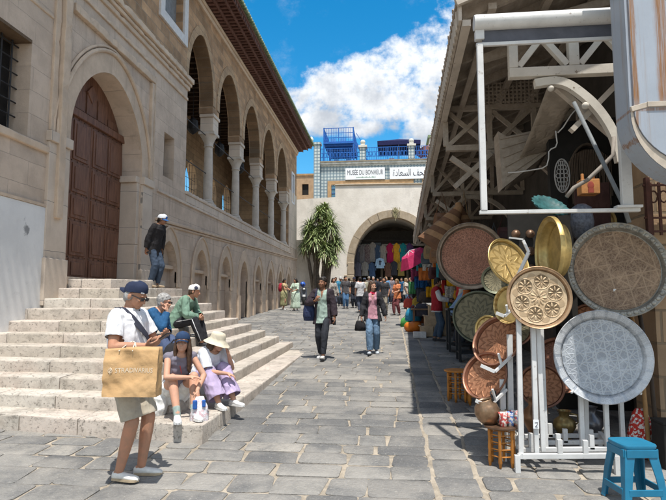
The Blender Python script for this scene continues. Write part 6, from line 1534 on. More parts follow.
# ------------------------------------------------------------------ the man standing on the steps
D_ = Fig('thin man in black jacket and blue and white cap standing on the top steps', (-5.34, 11.75, 2.085), math.radians(78), 1.74, 'brown', .96, .010, pel=(0, .02, .93), chest=(.0, -.05, 1.28), neck=(0, -.10, 1.44), head=(.02, -.165, 1.555), hyaw=.35, hpitch=.30,
         ankL=(.09, -.02, .085), ankR=(-.09, .03, .085), wrR=(-.20, .08, .88), wrL=(.22, -.02, .88), elR=(-.8, .8, 0), elL=(.9, .5, 0))
D_.trousers('jeans', denim_d, .97, .012, .016); D_.top('jacket', cloth((.020, .019, .021)), .96, .022, -.17, .008, hem=.012, wrinkle=.008, neck_cut=.05); D_.hair(hair_d, g=.004, fringe=.09)
D_.cap(cloth((.62, .65, .70), wr=.2), brim_mat=cloth((.05, .16, .42), wr=.2), panel=cloth((.04, .15, .45), wr=.2)); D_.shoes(shoe_t)
# ------------------------------------------------------------------ people sitting on the steps
def sit(label, P, seat, yaw, feet=(-.42, -.02), H=1.7, sk='fair', female=False, lean=.12, spread=.09, vox=.009, **k):
    """P: where the hips are, the ground frame lies at foot height; seat: hip height above the feet"""
    ze = seat+.10
    kw = dict(pel=(0, 0, ze), chest=(0, -lean, ze+.34), ankL=(spread, feet[0], .085+feet[1]), ankR=(-spread, feet[0]-.02, .085+feet[1]), kneeL=(.15, -1, .9), kneeR=(-.15, -1, .9), vox=vox, female=female)
    kw.update(k); return Fig(label, P, yaw, H, sk, **kw)
# elderly person in a blue jacket, chin on hand
cs_ = PY(158, 352, 7.55)
E1 = sit('grey haired person in blue jacket and glasses sitting on the steps, chin on hand', (-3.62, 7.60, .80), .33, math.radians(84), feet=(-.66, .0), H=1.66, sk='fair', lean=.20, neck=(0, -.30, .90), head=(0, -.375, 1.015), hpitch=.12, wrR=(-.06, -.45, .87), elR=(-.2, -.4, -1), handR=((.1, .15, 1), (0, 1, .1), (0, -1, 0), 1.0), wrL=(.05, -.42, .56), elL=(.7, .3, -.4))
E1.trousers('jeans', cloth((.075, .10, .18)), .97, .014, .022); E1.top('jacket', cloth((.022, .085, .19)), .96, .020, -.14, .008, belly=.02); E1.hair(hair_g, g=.016, fringe=.05); E1.glasses(flat((.06, .05, .05), .3)); E1.shoes(shoe_d)
# green jacket, white patterned cap
E2 = sit('person in pale green jacket and white cap sitting sideways on the upper steps', (-3.80, 9.25, 1.0), .31, math.radians(88), feet=(-.56, .0), H=1.68, sk='tan', lean=.20, neck=(0, -.30, .88), head=(0, -.37, .99), hpitch=.2, hyaw=.15, wrR=(-.04, -.46, .52), wrL=(.10, -.46, .54), elR=(-.8, .3, -.4), elL=(.8, .3, -.4))
E2.trousers('track_trousers', cloth((.024, .024, .028)), .97, .014, .016); E2.top('jacket', cloth((.17, .27, .205)), .96, .022, -.16, .010, belly=.02, hem=.02, wrinkle=.009); E2.hair(hair_b, g=.004, fringe=.08); E2.cap(cloth((.66, .64, .62), wr=.2), brim=False); m = MB(); m.ell(E2.hp((-.080, -.035, .068)), (.012, .036, .034), E2.HR); E2.K(m); m.build('cap_emblem', cloth((.06, .065, .10), wr=.2), E2.o, smooth=True); E2.shoes(shoe_d)
for i in (1, -1):
    m = MB(); h, k, a = E2.hip[i], E2.kn[i], E2.an[i]; off = V_((i*.085, 0, .02)); m.tube([h.lerp(k, .3)+off, k+off*1.0, k.lerp(a, .4)+off*.95, a+off*.75], .009, 6); E2.K(m); m.build('side_stripe', white_m, E2.o, smooth=True)
# woman in navy cap and white skirt
E3 = sit('woman in navy cap, grey sleeveless top and white skirt sitting on the lowest steps', (-2.58, 6.32, .475), .16, math.radians(36), feet=(-.56, .0), H=1.68, sk='fair', female=True, lean=.20, spread=.10, vox=.008, neck=(.0, -.29, .74), head=(.0, -.345, .865), hyaw=-.38, hpitch=-.10,
         wrR=(.05, -.50, .47), elR=(-.6, -.2, -.4), wrL=(.13, -.56, .32), elL=(.9, .2, -.2), handR=((.8, -.4, .05), (0, 0, -1), (0, -1, 0), .5), handL=((.1, -.4, -1), (-.5, .6, 0), (0, -1, 0), .9), kneeL=(.2, -1, 1), kneeR=(-.1, -1, 1))
E3.top('top', cloth((.20, .185, .23)), 0, .011, -.06, wrinkle=.006); E3.hair(hair_b, long=.36, fringe=.06); E3.cap(cloth((.025, .05, .11), wr=.2)); E3.shoes(shoe_w, low=False)
m = MB(); m.loft(E3.rings([(E3.pel-E3.up*.10, E3.lp, E3.up, .20, .17), (E3.pel, E3.lp, E3.up, .195, .15), (E3.pel+E3.up*.10, E3.lp, E3.up, .15, .118)]))
for i in (1, -1): m.cap(E3.hip[i], .105, E3.hip[i].lerp(E3.kn[i], .40), .098, 12)
m.cap(E3.hip[-1]+V_((-.06, -.02, .0)), .10, E3.hip[-1]+V_((-.11, -.08, -.22)), .09, 10); m.cap(E3.hip[-1]+V_((-.1, .06, -.05)), .08, E3.hip[-1]+V_((-.12, -.0, -.24)), .07, 10); E3.K(m); remesh(m, 'white_skirt', cloth((.72, .72, .70)), .008, E3.o, 2, None, .012)
for i in (1, -1):
    m = MB(); k, a = E3.kn[i], E3.an[i]; m.cap(k.lerp(a, .84), .044, a+V_((0, 0, -.02)), .041, 12); E3.K(m); m.build('sock', cloth((.30, .36, .33)), E3.o, smooth=True)
m = MB(); ps_ = [E3.chest+V_(p) for p in ((-.055, -.05, .135), (-.05, -.10, .08), (-.02, -.13, .0), (.0, -.14, -.1))]; m.tube(ps_, .005, 6); E3.K(m); m.build('red_cord', flat((.45, .06, .06), .6), E3.o)
wp = E3.wpos(E3.wr[1]+V_((.02, -.05, -.09)))
o = thing('plastic_bag', 'white and blue plastic carrier bag held between the knees of the seated woman', 'carrier bag', (wp.x, wp.y, wp.z-.17), .3); m = MB()
rows = []
for z, k in ((-.15, .55), (-.145, .85), (-.08, 1.05), (.02, 1.0), (.10, .8), (.16, .55), (.20, .42)):
    rows.append([(.095*k*math.cos(a)*(1+.12*math.sin(5*a+z*20)), .065*k*math.sin(a)*(1+.12*math.sin(4*a-z*25)), z) for a in [2*PI*q/24 for q in range(24)]])
m.loft(rows); m.build('bag', cloth((.70, .70, .74), (.62, .45, .48), wr=.8), o, smooth=True); m = MB(); m.box((-.05, -.055, .12), (.05, .03, .10)); m.box((.045, -.05, .13), (.04, .03, .08)); m.build('blue_print', flat((.03, .12, .42), .5), o, bevel=.012)
# bucket hat, lilac trousers
E4 = sit('person in cream bucket hat, white shirt and lilac trousers sitting beside the navy capped woman', (-2.50, 6.92, .485), .17, math.radians(56), feet=(-.60, .0), H=1.64, sk='fair', female=True, lean=.22, spread=.13, vox=.008, neck=(0, -.31, .72), head=(.02, -.385, .83), hpitch=.30, hyaw=.25,
         wrL=(.13, -.48, .67), elL=(.5, -.3, -1), handL=((-.2, .35, 1), (-.8, .3, 0), (0, -1, 0), .7), wrR=(.05, -.56, .42), elR=(-.8, .0, -.5), handR=((.5, -.6, -.25), (0, 0, -1), (0, -1, 0), .6))
E4.trousers('lilac_trousers', cloth((.43, .35, .52)), .93, .018, .035, .035, wrinkle=.010); E4.top('t_shirt', cloth((.66, .68, .74)), .42, .020, -.12, .020, hem=.01, wrinkle=.008); E4.hair(hair_b, g=.004, fringe=.07, long=.10); E4.bucket(cloth((.60, .54, .42), wr=.3)); E4.shoes(shoe_w, low=False)
o = thing('backpack', 'dark backpack set on the step behind the two seated women', 'backpack', (-2.98, 7.25, .80), .5); m = MB(); m.loft([[(.15*math.cos(a)*k, .10*math.sin(a)*k, z) for a in [2*PI*q/16 for q in range(16)]] for z, k in ((0, .9), (.05, 1.05), (.25, 1.0), (.36, .7), (.4, .4))]); m.build('body', blackc, o, smooth=True); m = MB(); m.tube([(-.05, 0, .38), (0, 0, .45), (.05, 0, .38)], .012, 6); m.build('handle', blackc, o)
# ------------------------------------------------------------------ the two women by the mosque wall
def far_person(label, px, pyf, yaw, H, sk, top, bottom, hair=None, hairlen=0, female=False, cap=None, short=.95, shoe=None, skirt=None, jacket=None, Y=None, pose=None, g=.016, group='people strolling below the arch', trouser_end=.97, build=1.0, bucket=None):
    p = PG(px, pyf); p = Vector((p.x, p.y, 0)); H = H*random.uniform(.955, 1.03)
    if Y: p = PY(px, 300, Y)
    kw = dict(ankR=(-.09, random.uniform(-.16, .0), .09), ankL=(.09, random.uniform(0, .14), .09), wrR=(-.24, random.uniform(-.16, 0), .9), wrL=(.24, random.uniform(-.16, 0), .9), elR=(-.7, .9, 0), elL=(.7, .9, 0), hyaw=random.uniform(-.5, .5))
    if pose: kw.update(pose)
    f = Fig(label, (p.x, p.y, gz(p.y)+.005), math.radians(yaw), H, sk, build, .014, female=female, group=group, **kw)
    if skirt: f.skirt('skirt', cloth(skirt[0]), skirt[1], .165, skirt[2])
    elif bottom: f.trousers('trousers', cloth(bottom), trouser_end, g, .014)
    f.top('top', cloth(top), short, g+.006, -.16, .008, hem=.012, label=None)
    if jacket: f.top('jacket', cloth(jacket), .95, g+.016, -.17, .012, open_=.09, hem=.015)
    f.hair(hair or hair_d, long=hairlen, g=.010, fringe=.055)
    if cap: f.cap(cloth(cap, wr=.2))
    f.shoes(shoe or shoe_d); return f
F1 = far_person('woman with red backpack and olive skirt by the mosque wall', 284, 310, 75, 1.64, 'tan', (.48, .36, .20), None, hair_d, .1, True, skirt=((.27, .26, .14), .22, .21), short=.2, shoe=shoe_w, pose=dict(wrR=(-.12, -.36, 1.12), wrL=(.12, -.38, 1.12), elR=(-.5, .3, -1), elL=(.5, .3, -1), hpitch=.4), group='two women by the mosque wall')
o = thing('red_backpack', 'red backpack on the back of the woman in the olive skirt', 'backpack', F1.wpos((0, .20, 1.24)), math.radians(75)); m = MB()
m.loft([[(.15*k*math.cos(a), .105*k*math.sin(a), z) for a in [2*PI*q/16 for q in range(16)]] for z, k in ((-.22, .7), (-.2, 1), (0, 1.1), (.16, .95), (.23, .5))]); m.build('body', cloth((.36, .03, .05)), o, smooth=True); m = MB(); m.box((0, .10, -.06), (.18, .05, .18)); m.build('pocket', cloth((.30, .025, .04)), o, bevel=.02)
F2 = far_person('woman in long pale green dress by the mosque wall', 295.5, 311, -20, 1.66, 'tan', (.46, .56, .46), None, hair_d, .2, True, skirt=((.46, .56, .46), .13, .25), short=.6, shoe=shoe_w, pose=dict(wrR=(-.18, -.34, 1.10), wrL=(.08, -.3, 1.05), elR=(-.7, .3, -1), hyaw=-.5, hpitch=.2), group='two women by the mosque wall')
# ------------------------------------------------------------------ the crowd below the arch
CR = [ # px, feet py, yaw, H, skin, top, bottom, extras, label
 (340.5, 306, 10, 1.72, 'tan', (.06, .22, .34), (.05, .06, .08), dict(cap=(.5, .5, .5), jacket=(.055, .20, .32)), 'person in teal blue jacket and pale cap left of the dark shirted man'),
 (345.5, 308.5, 12, 1.78, 'tan', (.085, .08, .085), (.07, .15, .28), dict(short=.45), 'man in charcoal shirt and bright blue jeans below the arch'),
 (354.5, 308, -20, 1.75, 'tan', (.025, .025, .03), (.03, .035, .05), dict(short=.4, cap=(.03, .035, .06)), 'man in black t-shirt and dark cap below the arch'),
 (359, 304, 60, 1.70, 'fair', (.45, .22, .17), (.10, .10, .12), dict(), 'person in salmon top behind the man in black t-shirt'),
 (364.5, 308, 170, 1.70, 'fair', (.42, .39, .30), (.33, .29, .22), dict(cap=(.06, .09, .15), trouser_end=.55, short=.4), 'man in sand t-shirt, sand shorts and blue cap in the crowd'),
 (373.5, 306, -10, 1.73, 'tan', (.05, .055, .07), (.04, .05, .07), dict(hair=hair_g), 'grey haired man in dark top behind the long haired walking woman'),
 (381, 308, 160, 1.76, 'tan', (.03, .034, .045), (.03, .03, .036), dict(jacket=(.03, .033, .045)), 'person all in black seen from behind right of the long haired woman'),
 (386.5, 305, -15, 1.70, 'fair', (.10, .22, .38), (.10, .14, .2), dict(hair=hair_l, female=True, hairlen=.1), 'fair haired person in mid blue top deep in the crowd'),
 (391.5, 304, 30, 1.72, 'fair', (.20, .17, .19), (.06, .06, .08), dict(), 'man in mauve grey shirt behind the orange topped woman'),
 (397.5, 315.5, -40, 1.66, 'fair', (.58, .20, .09), (.17, .055, .06), dict(female=True, hair=hair_l, hairlen=.15, short=.3, trouser_end=.95, pose=dict(wrR=(-.05, -.30, 1.12), wrL=(.05, -.3, 1.08), elR=(-.6, .3, -1), elL=(.6, .3, -1), hpitch=.3)), 'woman in orange top and maroon trousers looking down at her hands'),
 (406, 309, 75, 1.68, 'fair', (.55, .50, .45), (.28, .42, .58), dict(female=True, hair=hair_l, hairlen=.25, short=.3), 'long haired blonde woman in pale jeans by the stalls'),
 (349, 303.5, 150, 1.68, 'tan', (.50, .47, .42), (.2, .2, .22), dict(), 'person in cream shirt half hidden behind the charcoal shirted man'),
 (369, 303, 10, 1.7, 'fair', (.16, .14, .12), (.05, .05, .06), dict(cap=(.3, .27, .22)), 'person in brown shirt and beige cap deep under the arch'),
 (377.5, 303, 20, 1.66, 'tan', (.32, .06, .08), (.05, .05, .06), dict(female=True, hairlen=.2), 'woman in dark red top deep under the arch'),
 (336, 303.5, -30, 1.7, 'brown', (.10, .12, .11), (.07, .07, .09), dict(), 'man in dark green shirt at the foot of the yucca'),
 (402, 303, -30, 1.7, 'tan', (.03, .10, .20), (.04, .04, .05), dict(), 'man in navy blue shirt by the stalls beyond the blonde woman'),
 (411, 305, -70, 1.7, 'tan', (.07, .06, .06), (.04, .04, .05), dict(), 'person in dark clothes standing close to the hanging bags'),
 (333, 311.5, 35, 1.68, 'tan', (.33, .30, .27), (.06, .065, .09), dict(female=True, hairlen=.15), 'woman in taupe blouse walking just right of the yucca foot'),
 (360.5, 312.5, -160, 1.72, 'fair', (.50, .50, .52), (.05, .06, .09), dict(short=.4), 'person in pale grey t-shirt seen from behind, nearer than the crowd'),
 (385, 313, -25, 1.75, 'tan', (.05, .05, .055), (.30, .27, .22), dict(short=.4), 'man in black t-shirt and khaki trousers right of the long haired woman'),
 (343, 304.5, -60, 1.64, 'fair', (.40, .10, .12), (.08, .09, .12), dict(female=True, hairlen=.2), 'woman in raspberry red top between teal jacket and charcoal shirt'),
]
for px, fy, yaw, H, sk, top, bot, ex_, lab in CR: far_person(lab, px, fy, yaw, H, sk, top, bot, **ex_)
V1 = far_person('vendor in red waistcoat, white sleeves and jeans standing at the stalls', 437.5, 341, 80, 1.70, 'tan', (.58, .58, .60), (.055, .085, .13), hair_d, short=.95, group='people at the stalls', pose=dict(wrR=(-.1, -.34, 1.1), wrL=(.1, -.34, 1.1), elR=(-.5, .4, -1), elL=(.5, .4, -1), hpitch=.25))
V1.top('red_waistcoat', cloth((.36, .025, .035)), 0, .034, -.12, open_=.05)
V2 = far_person('man in light blue shirt bending over the goods behind the bronze tray', 457, 350, 100, 1.74, 'tan', (.25, .36, .55), (.05, .055, .07), hair_d, short=.95, Y=13.9, group='people at the stalls', pose=dict(pel=(0, .05, .92), chest=(0, -.16, 1.20), neck=(0, -.28, 1.29), head=(0, -.40, 1.33), hpitch=.6, wrR=(-.12, -.52, .92), wrL=(.12, -.52, .92), elR=(-.6, .3, -.5), elL=(.6, .3, -.5)))
# ------------------------------------------------------------------ scooter by the yucca
sx_ = PG(297, 307)
o = thing('motor_scooter', 'parked motor scooter with a blue helmet on top left of the yucca', 'scooter', (-5.35, 33.0, gz(33)), .2)
for y in (-.55, .6):
    m = MB(); m.lathe([(.12, -.04), (.21, -.05), (.235, 0), (.21, .05), (.12, .04)], 20, M=Matrix.Rotation(PI/2, 3, 'Y'), c=(0, y, .235)); m.build('wheel', flat((.02, .02, .02), .8), o, smooth=True, auto=40)
m = MB(); m.loft([[(x*w, y, z) for x, z in ((-1, z0), (-1, z1), (1, z1), (1, z0))] for y, w, z0, z1 in ((.85, .06, .45, .6), (.5, .15, .35, .74), (.1, .15, .3, .72), (-.1, .1, .26, .34), (-.35, .16, .26, .34), (-.42, .2, .3, .95), (-.5, .16, .5, 1.0))]); m.build('body', flat((.10, .11, .13), .35), o, bevel=.03)
m = MB(); m.box((0, .35, .78), (.28, .7, .09)); m.build('seat', blackc, o, bevel=.03)
m = MB(); m.tube([(-.32, -.38, 1.08), (0, -.46, 1.04), (.32, -.38, 1.08)], .018, 6); m.box((0, -.5, .97), (.22, .12, .18)); m.build('handlebar', flat((.05, .05, .055), .4), o, bevel=.02)
m = MB(); m.ell((0, -.575, .95), (.075, .03, .06)); m.build('headlight', flat((.6, .6, .58), .2), o, smooth=True); m = MB(); m.box((0, -.60, .55), (.16, .01, .12)); m.build('plate', sgn, o)
o = thing('blue_helmet', 'shiny blue helmet resting on the parked scooter', 'helmet', (-5.36, 32.75, gz(33)+1.14)); m = MB(); m.ell((0, 0, .10), (.17, .19, .17)); m.build('shell', flat((.02, .09, .42), .2, spec=.6), o, smooth=True); m = MB(); m.box((0, -.15, .08), (.22, .06, .1)); m.build('visor', flat((.03, .03, .04), .15, spec=.6), o, bevel=.02)

# ------------------------------------------------------------------ clothes hung in the passage
def garment(label, x, y, z, c, w=.5, L=1.3, sleeves=True, c2=None, group='clothes hung in the passage', rz=0):
    o = thing('hanging_garment', label, 'garment', (x, y, z), rz, group); m = MB(); rows = []
    for j, (q, ww) in enumerate(((0, .18), (.04, .5), (.10, .92), (.3, .86), (.6, .95), (1, 1.1))):
        rows.append([(w/2*ww*math.cos(a)*1.0, .07*(1+.5*math.sin(6*a+j))*math.sin(a)+.02*math.sin(9*a)*q, -q*L) for a in [2*PI*t/18 for t in range(18)]])
    m.loft(rows); m.build('body', cloth(c, c2), o, smooth=True, auto=70)
    if sleeves:
        for i in (1, -1): m = MB(); m.cap((i*w*.40, 0, -.14*L), .055, (i*w*.58, .0, -.14*L-.42), .05, 8); m.build('sleeve', cloth(c, c2), o, smooth=True)
    m = MB(); m.tube([(-.03, 0, .0), (0, 0, .06), (.02, 0, .1)], .008, 5); m.build('hanger', iron_m, o); return o
YG = YB+2.2
row = [(390.0, 243, (.36, .015, .075), 'crimson long garment hung first in the row under the arch'), (396.5, 243, (.62, .33, .03), 'mustard yellow garment hung between the crimson and teal ones'), (403, 243, (.015, .22, .24), 'teal garment hung right of the mustard one'), (409.5, 243, (.03, .045, .16), 'dark blue patterned garment hung right of the teal one')]
for px, py, c, lab in row: p = PY(px, py, YG); garment(lab, p.x, p.y, p.z, c, .52, 1.75, c2=(.25, .05, .08) if 'patterned' in lab else None)
rnd2 = random.Random(5)
dk = [((.07, .07, .085), 'black garment at the left jamb of the arch'), ((.16, .15, .15), 'grey garment left in the arch beside the black one'), ((.09, .05, .06), 'plum garment in the left half of the arch'), ((.22, .20, .18), 'stone grey garment beside the plum one'), ((.05, .08, .13), 'deep blue garment left of the crimson one'), ((.30, .27, .23), 'beige garment close left of the crimson one')]
for k, (c, lab) in enumerate(dk): p = PY(357+k*5.2, 243+rnd2.uniform(-1, 2), YG); garment(lab, p.x, p.y, p.z, c, .48, rnd2.uniform(1.3, 1.7), c2=(.3, .28, .25) if k in (2, 3) else None)
dk2 = [((.10, .10, .13), 'charcoal shirt hung low at the left of the arch'), ((.25, .24, .22), 'pale grey shirt hung low beside the charcoal one'), ((.05, .09, .17), 'navy shirt hung low beside the pale blue shirt'), ((.13, .07, .05), 'brown shirt hung low right of the pale blue shirt'), ((.04, .04, .05), 'black shirt hung low under the crimson garment'), ((.28, .20, .06), 'ochre shirt hung low under the mustard garment')]
for k, (c, lab) in enumerate(dk2): p = PY((358, 365, 372, 388, 394, 401)[k], 262+rnd2.uniform(-1, 1.5), YG-.3); garment(lab, p.x, p.y, p.z, c, .46, 1.05)
p = PY(380, 258, YG-.5); garment('pale blue shirt with dark emblem hung low in the middle of the arch', p.x, p.y, p.z, (.34, .50, .66), .56, .75); m = MB(); m.box((p.x, p.y-.115, p.z-.36), (.1, .01, .34)); m.box((p.x+.02, p.y-.115, p.z-.27), (.2, .008, .06)); q = m.build('emblem', ink, COL.objects.get('hanging_garment') if False else None, True); q.parent = [o_ for o_ in COL.objects if o_.get('label', '').startswith('pale blue shirt')][0]; q.matrix_parent_inverse = FRAMES[q.parent.name].inverted()
p0, p1 = PY(354, 242, YG), PY(416, 242, YG); o = MB().tube([(p0.x, p0.y, p0.z+.14), (p1.x, p1.y, p1.z+.14)], .02, 6).build('clothes_rail', iron_m); tag(o, 'thin dark rail carrying the clothes across the passage', 'rail')
for k, (px, py, c, lab) in enumerate(((366, 247, (.40, .40, .36), 'pale framed print beside the dark garments in the arch'), (377, 246, (.16, .2, .24), 'dark framed print left of the crimson garment'))):
    p = PY(px, py, YB+3.2); o = thing('framed_print', lab, 'picture', (p.x, p.y, p.z-.25)); m = MB(); m.box((0, 0, .25), (.72, .04, .6)); m.build('frame', iron_m, o, bevel=.01); m = MB(); m.box((0, -.022, .25), (.6, .01, .48)); m.build('print', cloth(c, mul(c, .4), wr=.1), o)
# ------------------------------------------------------------------ pink parasol at the stalls
pp = PY(412, 262, 19)
o = thing('market_parasol', 'magenta parasol leaning out over the stalls below the canopy eave', 'parasol', (pp.x+.15, pp.y, pp.z), R=(Matrix.Rotation(-.55, 3, 'Y') @ Matrix.Rotation(.25, 3, 'X')))
m = MB(); vs = [(0, 0, .45)]; fs = []; n = 8
for k in range(n):
    a = 2*PI*k/n+.2; vs += [(.40*math.cos(a), .40*math.sin(a), .36), (.66*math.cos(a), .66*math.sin(a), .03)]
for k in range(n): k2 = (k+1) % n; fs += [(0, 1+2*k, 1+2*k2), (1+2*k, 2+2*k, 2+2*k2, 1+2*k2)]
m.add(vs, fs); q = m.build('canopy', cloth((.42, .03, .10), wr=.2), o); q.modifiers.new('s', 'SOLIDIFY').thickness = .01
m = MB(); m.tube([(0, 0, .5), (0, 0, -1.3)], .018, 6); m.build('pole', iron_m, o)
m = MB()
for k in range(n): a = 2*PI*k/n+.2; m.tube([(0, 0, .48), (.40*math.cos(a), .40*math.sin(a), .335), (.65*math.cos(a), .65*math.sin(a), .015)], .008, 4)
m.build('ribs', white_m, o)
# ------------------------------------------------------------------ stalls: tables, goods on them, bags hung from the canopy
blackm = flat((.022, .022, .024), .5, .2)
for k, (px, py, lab) in enumerate(((455, 352, 'black metal table under the bronze tray'), (466, 362, 'black metal table nearer the orange stools'))):
    p = PG(px, py); o = thing('metal_table', lab, 'table', (p.x+.15, p.y+.2, gz(p.y)), 0, 'black metal tables'); w = .62
    m = MB(); m.box((0, 0, .98), (w, .6, .05)); m.build('tabletop', blackm, o, bevel=.008); m = MB(); m.box((0, 0, .18), (w-.06, .5, .03)); m.build('shelf', blackm, o)
    for sx in (-1, 1):
        for sy in (-1, 1): m = MB(); m.box((sx*(w/2-.04), sy*.25, .485), (.05, .05, .95)); m.build('leg', blackm, o)
bagc = [(.16, .075, .035), (.085, .05, .035), (.035, .03, .03), (.22, .11, .05), (.05, .07, .09), (.14, .12, .10), (.26, .17, .08), (.09, .03, .03)]
names = ['tan', 'dark brown', 'black', 'cognac', 'slate blue', 'taupe', 'camel', 'oxblood']
def hbag(label, x, y, z, c, s=1., drop=.4, rz=0, group='leather bags hung under the canopy'):
    o = thing('hanging_bag', label, 'bag', (x, y, z), rz, group); m = MB()
    m.loft([[(.17*s*k*math.cos(a), .075*s*k*math.sin(a), zz*s) for a in [2*PI*q/14 for q in range(14)]] for zz, k in ((-.24, .75), (-.22, .98), (-.1, 1.05), (.02, .95), (.08, .8))]); m.build('body', flat(c, .5, .25, 8, .2), o, smooth=True, auto=60)
    m = MB(); m.box((0, -.07*s, -.06*s), (.24*s, .035*s, .12*s)); m.build('flap', flat(mul(c, .8), .5, .25, 8, .2), o, bevel=.01)
    m = MB(); m.tube([(-.12*s, 0, .05*s), (0, 0, drop), (.12*s, 0, .05*s)], .012, 5); m.build('strap', flat(mul(c, .7), .5), o); return o
k = 0; rb_ = random.Random(11)
pos = ['at the street end of the canopy', 'under the eave near the pink parasol', 'in the upper row by the straw fans', 'in the lower row by the straw fans', 'half way along the canopy']
for row_, (y0, z0, n) in enumerate(((10.5, 3.1, 6), (12.6, 2.7, 6), (14.2, 3.4, 7), (16.5, 2.9, 7), (19.5, 3.2, 6))):
    for i in range(n):
        x = ex(y0)+.12+i*.24+rb_.uniform(-.05, .05); c = bagc[(k*3+row_) % 8]
        if PY(0, 0, 1) and x > 2.9: continue
        hbag(f'{names[(k*3+row_) % 8]} leather bag hung {pos[row_]}', x, y0+rb_.uniform(-.3, .3), z0+rb_.uniform(-.35, .35), c, rb_.uniform(.8, 1.25), rb_.uniform(.3, .7), rb_.uniform(-.5, .5)); k += 1
# striped straw fans hung at the near end
for k, (px, py, Y, lean, s, lab) in enumerate(((447, 228, 9.6, .55, 1.0, 'big orange brown striped straw fan hung under the canopy'), (461, 222, 9.9, -.12, .8, 'smaller dull straw fan hung right of the striped one'))):
    p = PY(px, py, Y); o = thing('straw_fan', lab, 'fan', (p.x, p.y, p.z), R=Matrix.Rotation(lean, 3, 'Y').to_3x3(), group='straw fans under the canopy')
    cs_ = [cloth((.30, .17, .085), wr=.3), cloth((.15, .075, .04), wr=.3)]
    for j in range(8):
        m = MB(); r0, r1 = .06+.30*j/8, .06+.30*(j+1)/8; m.lathe([(r0*s, .45*s-.85*s*j/8), (r1*s, .45*s-.85*s*(j+.98)/8), (r1*s*.96, .45*s-.85*s*(j+.98)/8)], 18); q = m.build('straw_band', cs_[j % 2] if k == 0 else cs_[1 if j % 3 else 0], o, smooth=True, auto=40)
# goods piled along the kerb further up
def box_thing(nm, label, cat, c, d, mat, rz=0, group=None):
    o = thing(nm, label, cat, (c[0], c[1], c[2]), rz, group); m = MB(); m.box((0, 0, d[2]/2), d); m.build('sides', mat, o, bevel=.012); m = MB(); m.box((0, 0, d[2]+.004), (d[0]*.98, d[1]*.98, .012)); m.build('top', mat, o, bevel=.003); return o
woodl = flat((.42, .31, .20), .7, .25, 6, .3); woodd = flat((.20, .125, .075), .6, .3, 6, .3)
x0, yk = 1.12, 16.1; g = gz(yk)
st = thing('stepped_stand', 'pale wooden stepped stand at the edge of the canopy shade', 'stand', (x0, yk, g))
for k in range(4): m = MB(); m.box((.13*k-.1, .1*k, .15+.15*k), (.36, .5, .29+.30*k)); m.box((.13*k-.1-.19, .1*k, .30+.3*k), (.06, .54, .03)); m.build('tier', woodl, st, bevel=.01)
box_thing('white_box', 'white carton on the ground before the stepped stand', 'box', (.80, 15.7, gz(15.7)), (.36, .3, .16), flat((.62, .62, .62), .7))
o = thing('leather_pouf', 'round orange leather pouf on the kerb by the stepped stand', 'pouf', (.68, 17.4, gz(17.4))); m = MB(); m.lathe([(.0, 0), (.2, .0), (.27, .09), (.27, .2), (.2, .29), (0, .31)], 24, wav=lambda a, j: .03*math.cos(12*a)); m.build('cushion', flat((.62, .17, .02), .5, .15, 5), o, smooth=True); m = MB(); m.lathe([(0, .315), (.06, .312), (.06, .305)], 12); m.build('button', flat((.5, .12, .02), .5), o)
for k, (px, Y, z, c, s, lab) in enumerate(((413, 18.4, .55, (.03, .23, .38), .3, 'turquoise blue bag standing above the orange pouf'), (405.5, 19.0, .25, (.06, .24, .06), .22, 'green bag at the kerb left of the orange pouf'), (409, 20, .9, (.55, .08, .06), .24, 'red bag on the pile above the green bag'), (417, 19.4, 1.0, (.5, .34, .06), .2, 'ochre bag on top of the pile behind the pouf'), (422, 17.8, .75, (.05, .05, .065), .3, 'black bag on the pile beside the turquoise one'), (418, 18.6, .45, (.42, .12, .04), .22, 'rust bag low in the pile beside the pouf'), (426, 18.4, 1.15, (.08, .06, .05), .28, 'dark brown bag high on the pile'), (411, 21, .6, (.50, .45, .36), .2, 'cream bag behind the turquoise one'))):
    p = PY(px, 300, Y); o = thing('market_bag', lab, 'bag', (p.x, p.y, gz(p.y)+max(0, z-.3)), rb_.uniform(-.4, .4), 'bags piled at the stall'); m = MB(); m.loft([[(s*.9*q*math.cos(a), s*.55*q*math.sin(a), zz*s) for a in [2*PI*t/16 for t in range(16)]] for zz, q in ((0, .9), (.1, 1.02), (.9, .95), (1.3, .7), (1.4, .5))]); m.build('body', cloth(c), o, smooth=True, auto=60); m = MB(); m.tube([(-s*.4, 0, 1.35*s), (0, 0, 1.8*s), (s*.4, 0, 1.35*s)], .014, 6); m.build('handle', cloth(mul(c, .7)), o)
o = thing('goods_table', 'low trestle table heaped with goods behind the kerb', 'table', (1.15, 19.0, gz(19))); m = MB(); m.box((0, 0, .62), (1.0, 2.8, .05)); m.build('tabletop', woodd, o)
for sx in (-1, 1):
    for sy in (-1, 1): m = MB(); m.box((sx*.42, sy*1.25, .3), (.06, .06, .6)); m.build('leg', woodd, o)
ycol = [((.66, .36, .015), 'bright yellow'), ((.62, .30, .01), 'amber'), ((.55, .04, .04), 'scarlet'), ((.03, .14, .38), 'royal blue'), ((.03, .22, .26), 'teal'), ((.6, .57, .5), 'ivory'), ((.24, .04, .09), 'burgundy'), ((.07, .25, .10), 'leaf green'), ((.5, .14, .03), 'burnt orange'), ((.06, .06, .08), 'black')]
